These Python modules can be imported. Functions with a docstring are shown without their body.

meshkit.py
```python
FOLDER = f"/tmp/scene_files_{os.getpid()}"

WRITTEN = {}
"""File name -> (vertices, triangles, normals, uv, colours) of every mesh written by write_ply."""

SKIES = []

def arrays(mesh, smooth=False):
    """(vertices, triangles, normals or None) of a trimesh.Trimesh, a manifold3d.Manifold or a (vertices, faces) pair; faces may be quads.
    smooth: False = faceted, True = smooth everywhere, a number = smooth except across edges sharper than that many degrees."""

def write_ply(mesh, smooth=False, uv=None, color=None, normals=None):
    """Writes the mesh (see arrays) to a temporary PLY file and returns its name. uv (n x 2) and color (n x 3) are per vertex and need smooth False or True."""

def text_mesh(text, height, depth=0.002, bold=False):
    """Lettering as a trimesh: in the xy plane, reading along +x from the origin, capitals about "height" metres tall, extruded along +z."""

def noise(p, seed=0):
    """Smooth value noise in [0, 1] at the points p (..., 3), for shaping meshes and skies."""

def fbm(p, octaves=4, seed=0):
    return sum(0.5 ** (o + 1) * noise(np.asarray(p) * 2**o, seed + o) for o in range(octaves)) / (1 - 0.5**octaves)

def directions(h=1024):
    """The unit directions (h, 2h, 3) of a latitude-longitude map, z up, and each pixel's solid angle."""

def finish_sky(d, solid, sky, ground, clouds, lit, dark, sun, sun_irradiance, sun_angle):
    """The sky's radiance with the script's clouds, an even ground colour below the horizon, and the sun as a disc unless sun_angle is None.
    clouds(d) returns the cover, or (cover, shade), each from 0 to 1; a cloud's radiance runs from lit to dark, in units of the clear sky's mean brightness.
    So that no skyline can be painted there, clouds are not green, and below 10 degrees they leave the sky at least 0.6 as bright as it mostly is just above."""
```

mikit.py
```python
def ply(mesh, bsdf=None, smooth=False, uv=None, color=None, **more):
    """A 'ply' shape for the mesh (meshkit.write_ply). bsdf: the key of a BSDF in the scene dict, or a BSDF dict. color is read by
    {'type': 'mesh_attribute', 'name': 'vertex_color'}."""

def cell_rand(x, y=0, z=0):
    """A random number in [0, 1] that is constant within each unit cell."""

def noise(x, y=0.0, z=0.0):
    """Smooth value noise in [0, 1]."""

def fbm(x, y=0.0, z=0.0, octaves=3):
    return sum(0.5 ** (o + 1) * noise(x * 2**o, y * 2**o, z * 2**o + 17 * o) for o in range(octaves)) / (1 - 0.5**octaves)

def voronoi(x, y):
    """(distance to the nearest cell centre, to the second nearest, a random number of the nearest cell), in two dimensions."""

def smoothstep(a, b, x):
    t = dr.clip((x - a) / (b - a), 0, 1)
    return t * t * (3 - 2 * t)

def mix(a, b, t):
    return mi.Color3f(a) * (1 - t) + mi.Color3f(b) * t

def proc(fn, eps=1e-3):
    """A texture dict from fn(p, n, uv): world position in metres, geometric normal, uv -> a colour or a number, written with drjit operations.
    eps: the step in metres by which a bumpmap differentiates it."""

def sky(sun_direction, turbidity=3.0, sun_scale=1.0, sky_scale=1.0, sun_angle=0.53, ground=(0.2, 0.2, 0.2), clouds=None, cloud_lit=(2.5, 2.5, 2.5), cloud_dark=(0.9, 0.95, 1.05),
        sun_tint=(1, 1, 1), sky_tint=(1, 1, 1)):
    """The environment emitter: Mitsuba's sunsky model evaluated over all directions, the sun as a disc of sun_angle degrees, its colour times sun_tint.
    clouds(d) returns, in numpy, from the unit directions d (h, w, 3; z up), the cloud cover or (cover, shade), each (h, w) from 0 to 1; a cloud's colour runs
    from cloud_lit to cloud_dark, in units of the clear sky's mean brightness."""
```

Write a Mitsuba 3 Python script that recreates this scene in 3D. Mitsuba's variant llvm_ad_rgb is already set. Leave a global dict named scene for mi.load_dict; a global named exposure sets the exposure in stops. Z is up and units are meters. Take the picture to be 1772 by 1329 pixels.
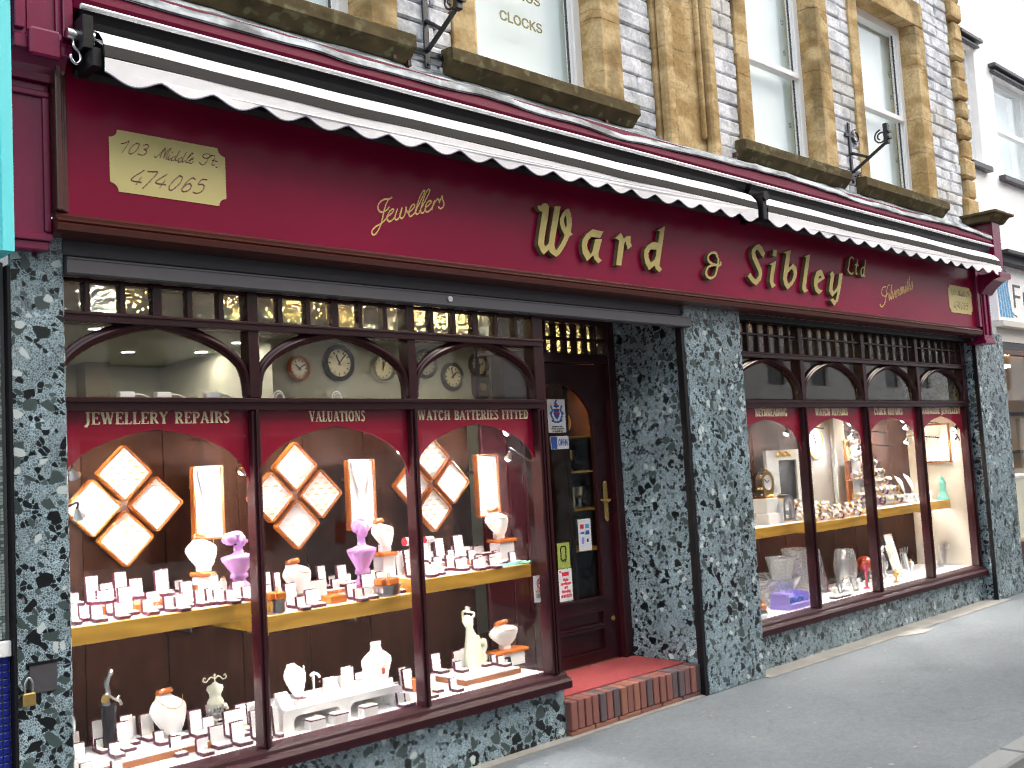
import math, random, numpy as np, trimesh, mitsuba as mi, drjit as dr, mikit, meshkit
from shapely.geometry import Polygon, LineString, Point, MultiPolygon, box as shbox
def sbox(x0, x1, z0, z1): return shbox(x0, z0, x1, z1)
from shapely.ops import unary_union
from shapely import affinity
rng = random.Random(7)
TT = mi.ScalarTransform4f
scene, labels = {}, {}

# ------------------------------------------------------------------ camera, sky, exposure
f_, yaw, pitch, roll = 1793.76, 0.76688, 0.07888, -0.05666
eye = np.array([-0.0295, -4.3427, 1.602])
fw = np.array([math.sin(yaw)*math.cos(pitch), math.cos(yaw)*math.cos(pitch), math.sin(pitch)])
rt = np.cross(fw, [0, 0, 1]); rt /= np.linalg.norm(rt); up = np.cross(rt, fw)
up2 = -math.sin(roll)*rt + math.cos(roll)*up
scene['camera'] = {'type': 'perspective', 'fov_axis': 'x', 'fov': 2*math.degrees(math.atan(886/f_)), 'near_clip': 0.05, 'far_clip': 400.0,
                   'to_world': TT().look_at(origin=eye.tolist(), target=(eye+fw).tolist(), up=up2.tolist())}
scene['sky'] = mikit.sky([0.62, -0.5, 0.75], turbidity=4, sun_scale=0.25, sun_angle=30, clouds=lambda d: 1.0,
                         cloud_lit=(2.0, 2.07, 2.2), sun_tint=(.94, .98, 1.08))
exposure = 3.15
LAMP = 460.0

# ------------------------------------------------------------------ materials
def rgb(c): return {'type': 'rgb', 'value': [float(x) for x in c]} if not isinstance(c, dict) else c
def P(name, c, rough=.5, metal=0., spec=.5, coat=0., bump=None, bscale=1.0, **kw):
    b = {'type': 'principled', 'base_color': rgb(c), 'roughness': rough, 'metallic': metal, 'specular': spec, 'clearcoat': coat, 'clearcoat_gloss': .95, **kw}
    if bump is not None:
        b = {'type': 'bumpmap', 'arbitrary': mikit.proc(bump), 'scale': bscale, 'bsdf': b}
    scene[name] = {'type': 'twosided', 'bsdf': b}
def plane_uv(p, n):
    u = dr.select(dr.abs(n.x) > .7, p.y, p.x)
    v = dr.select(dr.abs(n.z) > .7, p.y, p.z)
    return u, v
ss, mx, nz, fb = mikit.smoothstep, mikit.mix, mikit.noise, mikit.fbm
HAND = {'i': (.30, [[(0, .22), (.13, .5), (.10, .12), (.17, 0), (.30, .2)], [(.16, .72), (.17, .75)]]), 'l': (.30, [[(0, .1), (.18, .6), (.25, 1), (.16, .95), (.09, .25), (.16, 0), (.30, .2)]]), 'v': (.40, [[(0, .2), (.08, .5), (.11, .12), (.18, 0), (.31, .3), (.33, .5), (.40, .42)]]), 'e': (.33, [[(0, .2), (.20, .32), (.21, .47), (.12, .48), (.05, .22), (.1, .03), (.2, 0), (.33, .2)]]), 'r': (.38, [[(0, .2), (.10, .52), (.13, .42), (.25, .46), (.21, .15), (.27, 0), (.38, .2)]]), 's': (.32, [[(0, .2), (.18, .55), (.21, .38), (.25, .18), (.18, .0), (.07, .06)], [(.18, 0), (.32, .2)]]), 'm': (.56, [[(0, .2), (.07, .5), (.05, 0)], [(.06, .25), (.17, .5), (.21, .38), (.19, 0)], [(.20, .25), (.32, .5), (.37, .38), (.35, .1), (.42, 0), (.56, .2)]]), 't': (.28, [[(0, .2), (.17, .88)], [(.15, .8), (.09, .2), (.15, 0), (.28, .2)], [(.02, .6), (.26, .62)]]), 'h': (.40, [[(0, .2), (.19, .75), (.23, 1), (.14, .93), (.05, 0)], [(.07, .25), (.19, .5), (.24, .36), (.22, .1), (.28, 0), (.40, .2)]])}
def handwriting(word, x0, z0, x1, z1, h, slant=.35):
    tot = sum(HAND[c][0] for c in word); a = 0; out = []
    for c in word:
        for s in HAND[c][1]: out.append([(x0+(x1-x0)*(a+u)/tot+slant*v*h*.4, z0+(z1-z0)*(a+u)/tot+v*h) for u, v in s])
        a += HAND[c][0]
    return out
def granite(p, n, uv):
    u, v = plane_uv(p, n)
    wob = .012*(nz(u*30, v*30, 3.)-.5)
    u = u + wob; v = v - wob
    d1, d2, r = mikit.voronoi(u*105, v*105)
    ed = 1-ss(.05, .30, d2-d1)
    base = mx((.035, .05, .056), (.20, .26, .275), r)
    base = mx(base, (.46, .565, .60), ed*.9)
    base = base*(0.75+.5*nz(u*9, v*9, 5.))
    a1, a2, q = mikit.voronoi(u*44+7.3, v*44+3.1)
    m = ss(.09, .13, a2-a1)*ss(.74, .75, q)
    chip = mx((.008, .011, .013), (.085, .115, .115), ss(.6, 1., q)*ss(.75, .8, mikit.cell_rand(q*977.)))
    base = mx(base, chip, m)
    b1, b2, q2 = mikit.voronoi(u*17.5+1.7, v*17.5+9.2)
    m2 = ss(.17, .20, b2-b1+.06*(nz(u*80, v*80)-.5))*ss(.74, .75, q2)
    chip2 = mx((.006, .008, .010), (.06, .085, .08), ss(.85, .87, q2))
    base = mx(base, chip2, m2)
    w1, w2, q3 = mikit.voronoi(u*26+4.4, v*26+5.5)
    base = mx(base, (.62, .66, .63), ss(.1, .2, w2-w1)*ss(.955, .96, q3)*.9)
    return base*mi.Color3f(.80, .86, .915)
P('m_granite', mikit.proc(granite), rough=.22, spec=.5)
def asphalt(p, n, uv):
    g = nz(p.x*160, p.y*160); h = fb(p.x*2.2, p.y*2.2, 0., 4); k = nz(p.x*45, p.y*45, 2.)
    c = mx((.130, .146, .158), (.165, .182, .195), h)
    c = c*(.80+.24*g+.14*k)
    crack = 1-ss(.0, .010, dr.abs(fb(p.x*.9, p.y*1.5, 7., 4)-.5))
    crack = crack*ss(.5, .6, nz(p.x*.7, p.y*.7, 4.))
    return mx(c, (.05, .05, .05), crack*.12)
P('m_asphalt', mikit.proc(asphalt), rough=.95, spec=.06)
P('m_road', (.06, .06, .062), rough=.9)
def concrete(p, n, uv):
    return mx((.19, .185, .17), (.31, .30, .275), fb(p.x*7, p.y*7, p.z*7, 4))
P('m_concrete', mikit.proc(concrete), rough=.9)
def lias(p, n, uv):
    h = fb(p.x*9, p.z*9, p.y*9, 4); g = nz(p.x*70, p.z*70, 1.); b = nz(p.x*2.3+3, p.z*2.7, 8.)
    c = mx((.43, .455, .485), (.74, .765, .80), ss(.2, .65, h))
    c = mx(c, (.48, .46, .40), ss(.6, .8, b)*.5)
    return c*(.8+.35*g)
P('m_lias', mikit.proc(lias), rough=.95, spec=.2, bump=lambda p, n, uv: fb(p.x*20, p.z*20, p.y*20, 3), bscale=.006)
def ham(p, n, uv):
    h = fb(p.x*5, p.z*11, p.y*5, 4); g = nz(p.x*60, p.z*60, p.y*60)
    c = mx((.37, .25, .11), (.60, .46, .25), ss(.3, .7, h))
    c = mx(c, (.13, .10, .05), ss(.60, .78, fb(p.x*4+9, p.z*3, p.y*4, 4))*.6)
    band = ss(.47, .5, nz(p.x*3, p.z*38, 2.))*(1-ss(.5, .53, nz(p.x*3, p.z*38, 2.)))
    return c*(.8+.35*g)*(1-.35*band)
P('m_ham', mikit.proc(ham), rough=.92, spec=.2, bump=lambda p, n, uv: fb(p.x*12, p.z*20, p.y*12, 4), bscale=.005)
def sillc(p, n, uv):
    h = fb(p.x*9, p.z*14, p.y*14, 4); l = ss(.55, .75, fb(p.x*21, p.z*21, p.y*21, 3))
    c = mx((.04, .033, .02), (.16, .125, .065), h)
    c = mx(c, (.22, .21, .12), l*.6)
    return c
P('m_sill', mikit.proc(sillc), rough=.95, spec=.15, bump=lambda p, n, uv: fb(p.x*22, p.z*22, p.y*22, 3), bscale=.01)
def lead(p, n, uv):
    h = fb(p.x*6, p.z*26, p.y*20, 4)
    return mx((.10, .115, .125), (.44, .49, .52), ss(.3, .72, h))*(.8+.4*nz(p.x*50, p.z*50))
P('m_lead', mikit.proc(lead), rough=.6, metal=.0)
def fasc(p, n, uv):
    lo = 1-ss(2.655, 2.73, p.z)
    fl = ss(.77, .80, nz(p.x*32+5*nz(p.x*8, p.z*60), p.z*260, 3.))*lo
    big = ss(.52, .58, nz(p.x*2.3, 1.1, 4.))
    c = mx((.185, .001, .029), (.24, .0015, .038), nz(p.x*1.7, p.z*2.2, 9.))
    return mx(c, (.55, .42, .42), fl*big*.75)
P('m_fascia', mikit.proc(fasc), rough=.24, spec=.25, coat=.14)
P('m_burg', (.165, .002, .042), rough=.2, coat=.5); P('m_burgm', (.14, .002, .03), rough=.5, spec=.15); P('m_sillw', (.024, .0035, .007), rough=.45, spec=.2)
P('m_panel', (.26, .003, .024), rough=.25)
P('m_frame', (.024, .0035, .006), rough=.24, spec=.4, coat=.3)
P('m_mould', (.06, .013, .009), rough=.22, coat=.8)
P('m_shut', (.085, .083, .095), rough=.42, metal=.35)
P('m_black', (.008, .008, .010), rough=.4, spec=.25)
P('m_iron', (.006, .009, .015), rough=.3, coat=.3)
P('m_white', (.80, .80, .79), rough=.5)
P('m_upvc', (.82, .84, .85), rough=.25)
P('m_render', (.88, .885, .89), rough=.8)
P('m_awnw', (.82, .82, .84), rough=.85, spec=.2)
P('m_awnb', (.05, .048, .047), rough=.9, spec=.2)
P('m_trim', (.32, .30, .40), rough=.9)
P('m_goldl', (.42, .335, .11), rough=.42, metal=.15)
P('m_olive', (.17, .16, .03), rough=.5)
P('m_goldp', (.62, .44, .14), rough=.5)
P('m_letter_side', (.13, .12, .06), rough=.5)
P('m_cream', (.54, .47, .19), rough=.45)
P('m_ctext', (.86, .78, .52), rough=.5)
P('m_ink', (.12, .008, .01), rough=.5)
P('m_cyan', (.15, .74, .80), rough=.3, coat=.3)
P('m_tileb', (.006, .02, .28), rough=.12, coat=.5)
P('m_tilew', (.42, .50, .46), rough=.2, coat=.5)
P('m_tileg', (.14, .20, .17), rough=.2, coat=.5)
P('m_grout', (.12, .12, .12), rough=.9)
P('m_brick0', (.19, .075, .062), rough=.8); P('m_brick1', (.13, .065, .07), rough=.8); P('m_brick2', (.23, .10, .07), rough=.8); P('m_brick3', (.09, .065, .072), rough=.8)
P('m_mortar', (.16, .145, .13), rough=.95); P('m_wallmortar', (.46, .46, .45), rough=.95); P('m_wallcream', (.60, .55, .46), rough=.8)
P('m_mat', mikit.proc(lambda p, n, uv: mx((.19, .035, .038), (.30, .065, .066), .6*nz(p.x*130, p.y*130)+.4*fb(p.x*3, p.y*3))), rough=.9, spec=.2)
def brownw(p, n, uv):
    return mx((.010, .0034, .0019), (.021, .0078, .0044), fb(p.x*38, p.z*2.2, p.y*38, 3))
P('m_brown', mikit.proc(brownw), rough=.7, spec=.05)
def oak(p, n, uv):
    h = fb(p.x*2.0, p.z*36, p.y*30, 3); w = .5+.5*dr.sin((p.z*95+14*fb(p.x*2.4, p.z*5, p.y*5, 3)))
    return mx((.42, .21, .025), (.62, .36, .055), .55*h+.45*w)
P('m_oak', mikit.proc(oak), rough=.4, coat=.1)
P('m_orange', (.50, .135, .022), rough=.25, coat=.6)
P('m_tan', (.46, .30, .13), rough=.6); P('m_kerb', (.20, .21, .215), rough=.9)
P('m_orangeo', (.27, .075, .013), rough=.3, coat=.4)
P('m_leath', (.055, .006, .018), rough=.35)
P('m_satin', (.84, .83, .82), rough=.45, sheen=.4)
P('m_velvet', (.86, .845, .81), rough=.7, sheen=.3)
P('m_purple', (.50, .24, .56), rough=.45)
P('m_silver', (.75, .75, .77), rough=.14, metal=1.)
P('m_gold', (.80, .52, .16), rough=.18, metal=1.)
P('m_ivory', (.74, .76, .62), rough=.45)
P('m_dial', (.80, .80, .78), rough=.4)
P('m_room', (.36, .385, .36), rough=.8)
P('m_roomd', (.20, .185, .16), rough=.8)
P('m_roomf', (.06, .03, .02), rough=.5)
P('m_clockf', (.62, .60, .46), rough=.35)
P('m_bluegrey', (.74, .84, .84), rough=.6)
P('m_lilac', (.34, .26, .74), rough=.5)
P('m_pink', (.55, .04, .10), rough=.15, coat=.8)
P('m_redglass', (.34, .04, .015), rough=.1, coat=.9)
P('m_teal', (.20, .62, .50), rough=.2, coat=.5)
P('m_blueprint', (.03, .09, .36), rough=.5); P('m_redprint', (.55, .02, .05), rough=.5); P('m_greenprint', (.28, .34, .07), rough=.5)
P('m_skyblue', (.08, .32, .60), rough=.4)
P('m_brass', (.62, .42, .14), rough=.3, metal=.85)
P('m_tyre', (.015, .015, .015), rough=.8)
P('m_van', (.52, .54, .55), rough=.2, coat=.8)
P('m_carblack', (.018, .02, .025), rough=.12, coat=.9)
P('m_carred', (.16, .012, .02), rough=.15, coat=.9)
P('m_plate', (.75, .52, .03), rough=.4)
P('m_taill', (.42, .01, .01), rough=.1, coat=.8)
P('m_opp', (.50, .46, .40), rough=.85)
P('m_opp2', (.62, .60, .56), rough=.85)
P('m_slate', (.06, .065, .075), rough=.7)
scene['m_glass'] = {'type': 'thindielectric', 'int_ior': 1.4}
def cut_sparkle(p, n, uv):
    a, b = (p.x+p.y)*46+p.z*46, (p.x+p.y)*46-p.z*46
    l = dr.minimum(dr.abs(a-dr.floor(a)-.5), dr.abs(b-dr.floor(b)-.5))
    return .16+.5*(1-ss(.05, .22, l))  # bright lattice laid over the glass stands for sparkle along its cuts
scene['m_crystal'] = {'type': 'blendbsdf', 'weight': mikit.proc(cut_sparkle), 'a': {'type': 'thindielectric', 'int_ior': 1.6}, 'b': {'type': 'twosided', 'bsdf': {'type': 'principled', 'base_color': rgb((.80, .82, .82)), 'roughness': .15, 'metallic': .5, 'specular': .8}}}
scene['m_reeded'] = {'type': 'dielectric', 'int_ior': 1.5}
def emit(c, k): return {'type': 'area', 'radiance': rgb([x*k for x in c])}
WARM = (1., .86, .62)

# ------------------------------------------------------------------ scene helpers
used = {}
def nkey(k):
    if k not in used:
        used[k] = 0; return k
    used[k] += 1
    return f'{k}_{used[k]:03d}'
def thing(name, label=None, cat=None, group=None, kind=None):
    k = nkey(name)
    d = {}
    if label: d['label'] = label
    if cat: d['category'] = cat
    if group: d['group'] = group
    if kind: d['kind'] = kind
    labels[k] = d
    return k
def put(parent, name, mesh, bsdf, smooth=False, kind=None, label=None, emitter=None, **kw):
    if len(mesh.faces) == 0: return parent
    k = nkey(parent+'__'+name if name else parent)
    d = mikit.ply(mesh, bsdf, smooth=smooth, **kw)
    if emitter: d['emitter'] = emitter
    if name == '' : k = parent
    scene[k] = d
    if kind or label:
        labels[k] = {**labels.get(k, {}), **({'kind': kind} if kind else {}), **({'label': label} if label else {})}
    return k
def solo(name, mesh, bsdf, label=None, cat=None, group=None, kind=None, smooth=False, **kw):
    k = thing(name, label, cat, group, kind)
    return put(k, '', mesh, bsdf, smooth, **kw)
def cat(*ms):
    return trimesh.util.concatenate([m for m in ms if m is not None])
BV = np.array([[0,0,0],[1,0,0],[1,1,0],[0,1,0],[0,0,1],[1,0,1],[1,1,1],[0,1,1]], float)
BF = np.array([[0,2,1],[0,3,2],[4,5,6],[4,6,7],[0,1,5],[0,5,4],[1,2,6],[1,6,5],[2,3,7],[2,7,6],[3,0,4],[3,4,7]])
def bx(x0, x1, y0, y1, z0, z1):
    return trimesh.Trimesh(BV*[x1-x0, y1-y0, z1-z0]+[x0, y0, z0], BF, process=False)
def sheet(axis, c, a0, a1, z0, z1):
    """a single upright pane at y = c (axis 'y') or x = c (axis 'x')"""
    q = [(a0, z0), (a1, z0), (a1, z1), (a0, z1)]
    return trimesh.Trimesh([(u, c, v) if axis == 'y' else (c, u, v) for u, v in q], [[0, 1, 2], [0, 2, 3]], process=False)
CH = None
def cb(x0, x1, y0, y1, z0, z1, c=.004):
    """box with chamfered edges"""
    global CH
    if CH is None:
        pts = []
        for sx in (-1, 1):
            for sy in (-1, 1):
                for sz in (-1, 1):
                    for ax in range(3):
                        o = [1, 1, 1]; o[ax] = 0
                        pts.append(([sx, sy, sz], o))
        hv = np.array([[s[i]*(1-.1*o[i]) for i in range(3)] for s, o in pts])
        h = trimesh.convex.convex_hull(hv)
        idx = [int(np.argmin(((hv-v)**2).sum(1))) for v in h.vertices]
        CH = (np.array([pts[i][0] for i in idx], float), np.array([pts[i][1] for i in idx], float), np.array(h.faces))
    s, o, f = CH
    half = np.array([x1-x0, y1-y0, z1-z0])/2; mid = np.array([x0+x1, y0+y1, z0+z1])/2
    return trimesh.Trimesh(s*(half-np.minimum(c, half*.45)*o)+mid, f, process=False)
def hammered(x0, x1, y0, y1, z0, z1, step=.006, amp=.0055):
    """a pane with a flat back and a hammered front"""
    nx, nzz = max(3, int((x1-x0)/step)), max(3, int((z1-z0)/step))
    X, Z = np.meshgrid(np.linspace(x0, x1, nx), np.linspace(z0, z1, nzz))
    q = np.stack([X*75, Z*75, X*0+3.], -1)
    h = meshkit.noise(q)+.35*meshkit.noise(q*2.1+5)
    Y = y0-amp*h
    V = np.vstack([np.stack([X, Y, Z], -1).reshape(-1, 3), np.stack([X, X*0+y1, Z], -1).reshape(-1, 3)]); n = nx*nzz; F = []
    i, j = np.meshgrid(np.arange(nzz-1), np.arange(nx-1), indexing='ij'); A = (i*nx+j).ravel(); B = A+1; C = A+nx+1; D = A+nx
    F = np.vstack([np.stack([A, B, C], 1), np.stack([A, C, D], 1), np.stack([A+n, C+n, B+n], 1), np.stack([A+n, D+n, C+n], 1)])
    return trimesh.Trimesh(V, F, process=False)
def polys(g):
    return [p for p in getattr(g, 'geoms', [g]) if isinstance(p, Polygon) and p.area > 1e-9]
def ext(g, y0, y1):
    """polygon(s) given in (x, z), extruded from y0 to y1"""
    out = []
    for p in polys(g):
        m = trimesh.creation.extrude_polygon(p, abs(y1-y0), engine='earcut')
        v = m.vertices
        m = trimesh.Trimesh(np.stack([v[:, 0], max(y0, y1)-v[:, 2], v[:, 1]], 1), m.faces, process=False)
        out.append(m)
    return cat(*out)
def extx(prof, x0, x1):
    """profile polygon in (y, z), extruded along x"""
    m = trimesh.creation.extrude_polygon(Polygon(prof), x1-x0, engine='earcut')
    v = m.vertices
    return trimesh.Trimesh(np.stack([x0+v[:, 2], v[:, 0], v[:, 1]], 1), m.faces, process=False)
def ext_flat(g, y):
    v, f = trimesh.creation.triangulate_polygon(polys(g)[0], engine='earcut')
    return trimesh.Trimesh(np.stack([v[:, 0], np.full(len(v), y), v[:, 1]], 1), f, process=False)
def exty(prof, y0, y1): return ext(Polygon(prof), y0, y1)
def extz(g, z0, z1):
    out = []
    for p in polys(g):
        m = trimesh.creation.extrude_polygon(p, z1-z0, engine='earcut'); m.apply_translation([0, 0, z0]); out.append(m)
    return cat(*out)
def lathe(prof, c=(0, 0, 0), n=24):
    p = np.array(prof, float); a = np.linspace(0, 2*np.pi, n, endpoint=False)
    v = np.stack([p[:, :1]*np.cos(a), p[:, :1]*np.sin(a), np.repeat(p[:, 1:], n, 1)], -1)+np.array(c)
    i, j = np.meshgrid(np.arange(len(p)-1), np.arange(n), indexing='ij')
    A, B, C, D = i*n+j, i*n+(j+1) % n, (i+1)*n+(j+1) % n, (i+1)*n+j
    f = np.vstack([np.stack([A, B, C], -1).reshape(-1, 3), np.stack([A, C, D], -1).reshape(-1, 3)])
    return trimesh.Trimesh(v.reshape(-1, 3), f, process=False)
def crom(pts, k=6):
    p = np.array(pts, float)
    if len(p) < 3: return p
    q = np.vstack([2*p[0]-p[1], p, 2*p[-1]-p[-2]]); out = []
    for i in range(1, len(q)-2):
        for t in np.linspace(0, 1, k, endpoint=False):
            a, b, c, d = q[i-1], q[i], q[i+1], q[i+2]
            out.append(.5*((2*b)+(-a+c)*t+(2*a-5*b+4*c-d)*t*t+(-a+3*b-3*c+d)*t**3))
    return np.vstack(out+[p[-1:]])
def tube(pts, r, n=8, closed=False):
    p = np.array(pts, float); r = np.broadcast_to(r, (len(p),))
    t = np.gradient(p, axis=0) if not closed else np.roll(p, -1, 0)-np.roll(p, 1, 0)
    t /= np.linalg.norm(t, axis=1, keepdims=True)+1e-12
    u = np.cross(t[0], [0.31, .2, .93]); u /= np.linalg.norm(u); us = []
    for k in t:
        u = u-k*(u@k); u /= np.linalg.norm(u)+1e-12; us.append(u)
    us = np.array(us); w = np.cross(t, us); a = np.arange(n)*2*np.pi/n
    v = p[:, None]+r[:, None, None]*(np.cos(a)[None, :, None]*us[:, None]+np.sin(a)[None, :, None]*w[:, None])
    m = len(p) if closed else len(p)-1
    i, j = np.meshgrid(np.arange(m), np.arange(n), indexing='ij'); i2 = (i+1) % len(p)
    A, B, C, D = i*n+j, i*n+(j+1) % n, i2*n+(j+1) % n, i2*n+j
    f = [np.stack([A, B, C], -1).reshape(-1, 3), np.stack([A, C, D], -1).reshape(-1, 3)]
    v = v.reshape(-1, 3)
    if not closed:
        v = np.vstack([v, p[:1], p[-1:]]); e0, e1 = len(v)-2, len(v)-1; k = np.arange(n); L = (len(p)-1)*n
        f += [np.stack([np.full(n, e0), (k+1) % n, k], -1), np.stack([np.full(n, e1), L+k, L+(k+1) % n], -1)]
    return trimesh.Trimesh(v, np.vstack(f), process=False)
def ring(c, R, r, axis='y', n=24, m=8, sx=1., sz=1.):
    a = np.linspace(0, 2*np.pi, n, endpoint=False); o = np.zeros(n)
    p = {'y': np.stack([R*sx*np.cos(a), o, R*sz*np.sin(a)], 1), 'x': np.stack([o, R*np.cos(a), R*np.sin(a)], 1), 'z': np.stack([R*np.cos(a), R*np.sin(a), o], 1)}[axis]
    return tube(p+np.array(c), r, m, True)
def disc(c, R, y0, y1, n=32, sx=1., sz=1.):
    a = np.linspace(0, 2*np.pi, n, endpoint=False)
    return ext(Polygon(np.stack([c[0]+R*sx*np.cos(a), c[1]+R*sz*np.sin(a)], 1)), y0, y1)
def ball(c, r, s=(1, 1, 1), sub=2):
    m = trimesh.creation.icosphere(sub, 1.0); return trimesh.Trimesh(m.vertices*np.array(s)*r+np.array(c), m.faces, process=False)
def rotz(m, deg, c):
    m = m.copy(); m.apply_transform(trimesh.transformations.rotation_matrix(math.radians(deg), [0, 0, 1], c)); return m
def rotx(m, deg, c):
    m = m.copy(); m.apply_transform(trimesh.transformations.rotation_matrix(math.radians(deg), [1, 0, 0], c)); return m
def move(m, d):
    m = m.copy(); m.apply_translation(d); return m
def strokes(sts, w, nib=None, smooth=True):
    """pen strokes in (x, z); a nib = (thick, thin, angle) widens the down strokes"""
    gs = []
    for s in sts:
        p = crom(s, 6) if smooth and len(s) > 2 else np.array(s, float)
        if nib:
            th, tn, an = nib; d = np.array([math.cos(an), math.sin(an)])
            for a, b in zip(p[:-1], p[1:]):
                v = b-a; L = np.linalg.norm(v)+1e-12
                ww = tn+(th-tn)*abs(v[0]*d[1]-v[1]*d[0])/L
                gs.append(LineString([a, b]).buffer(ww/2, quad_segs=3))
        else: gs.append(LineString(p).buffer(w/2, quad_segs=3))
    return unary_union(gs).simplify(w*.02)
NUM = ['first', 'second', 'third', 'fourth', 'fifth', 'sixth', 'seventh', 'eighth', 'ninth', 'tenth', 'eleventh', 'twelfth', 'thirteenth', 'fourteenth', 'fifteenth', 'sixteenth', 'seventeenth', 'eighteenth', 'nineteenth', 'twentieth'] + ['twenty-'+x for x in ('first', 'second', 'third', 'fourth', 'fifth', 'sixth', 'seventh', 'eighth', 'ninth')] + ['thirtieth']+['thirty-'+x for x in ('first', 'second', 'third', 'fourth', 'fifth', 'sixth', 'seventh', 'eighth', 'ninth')]
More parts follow.
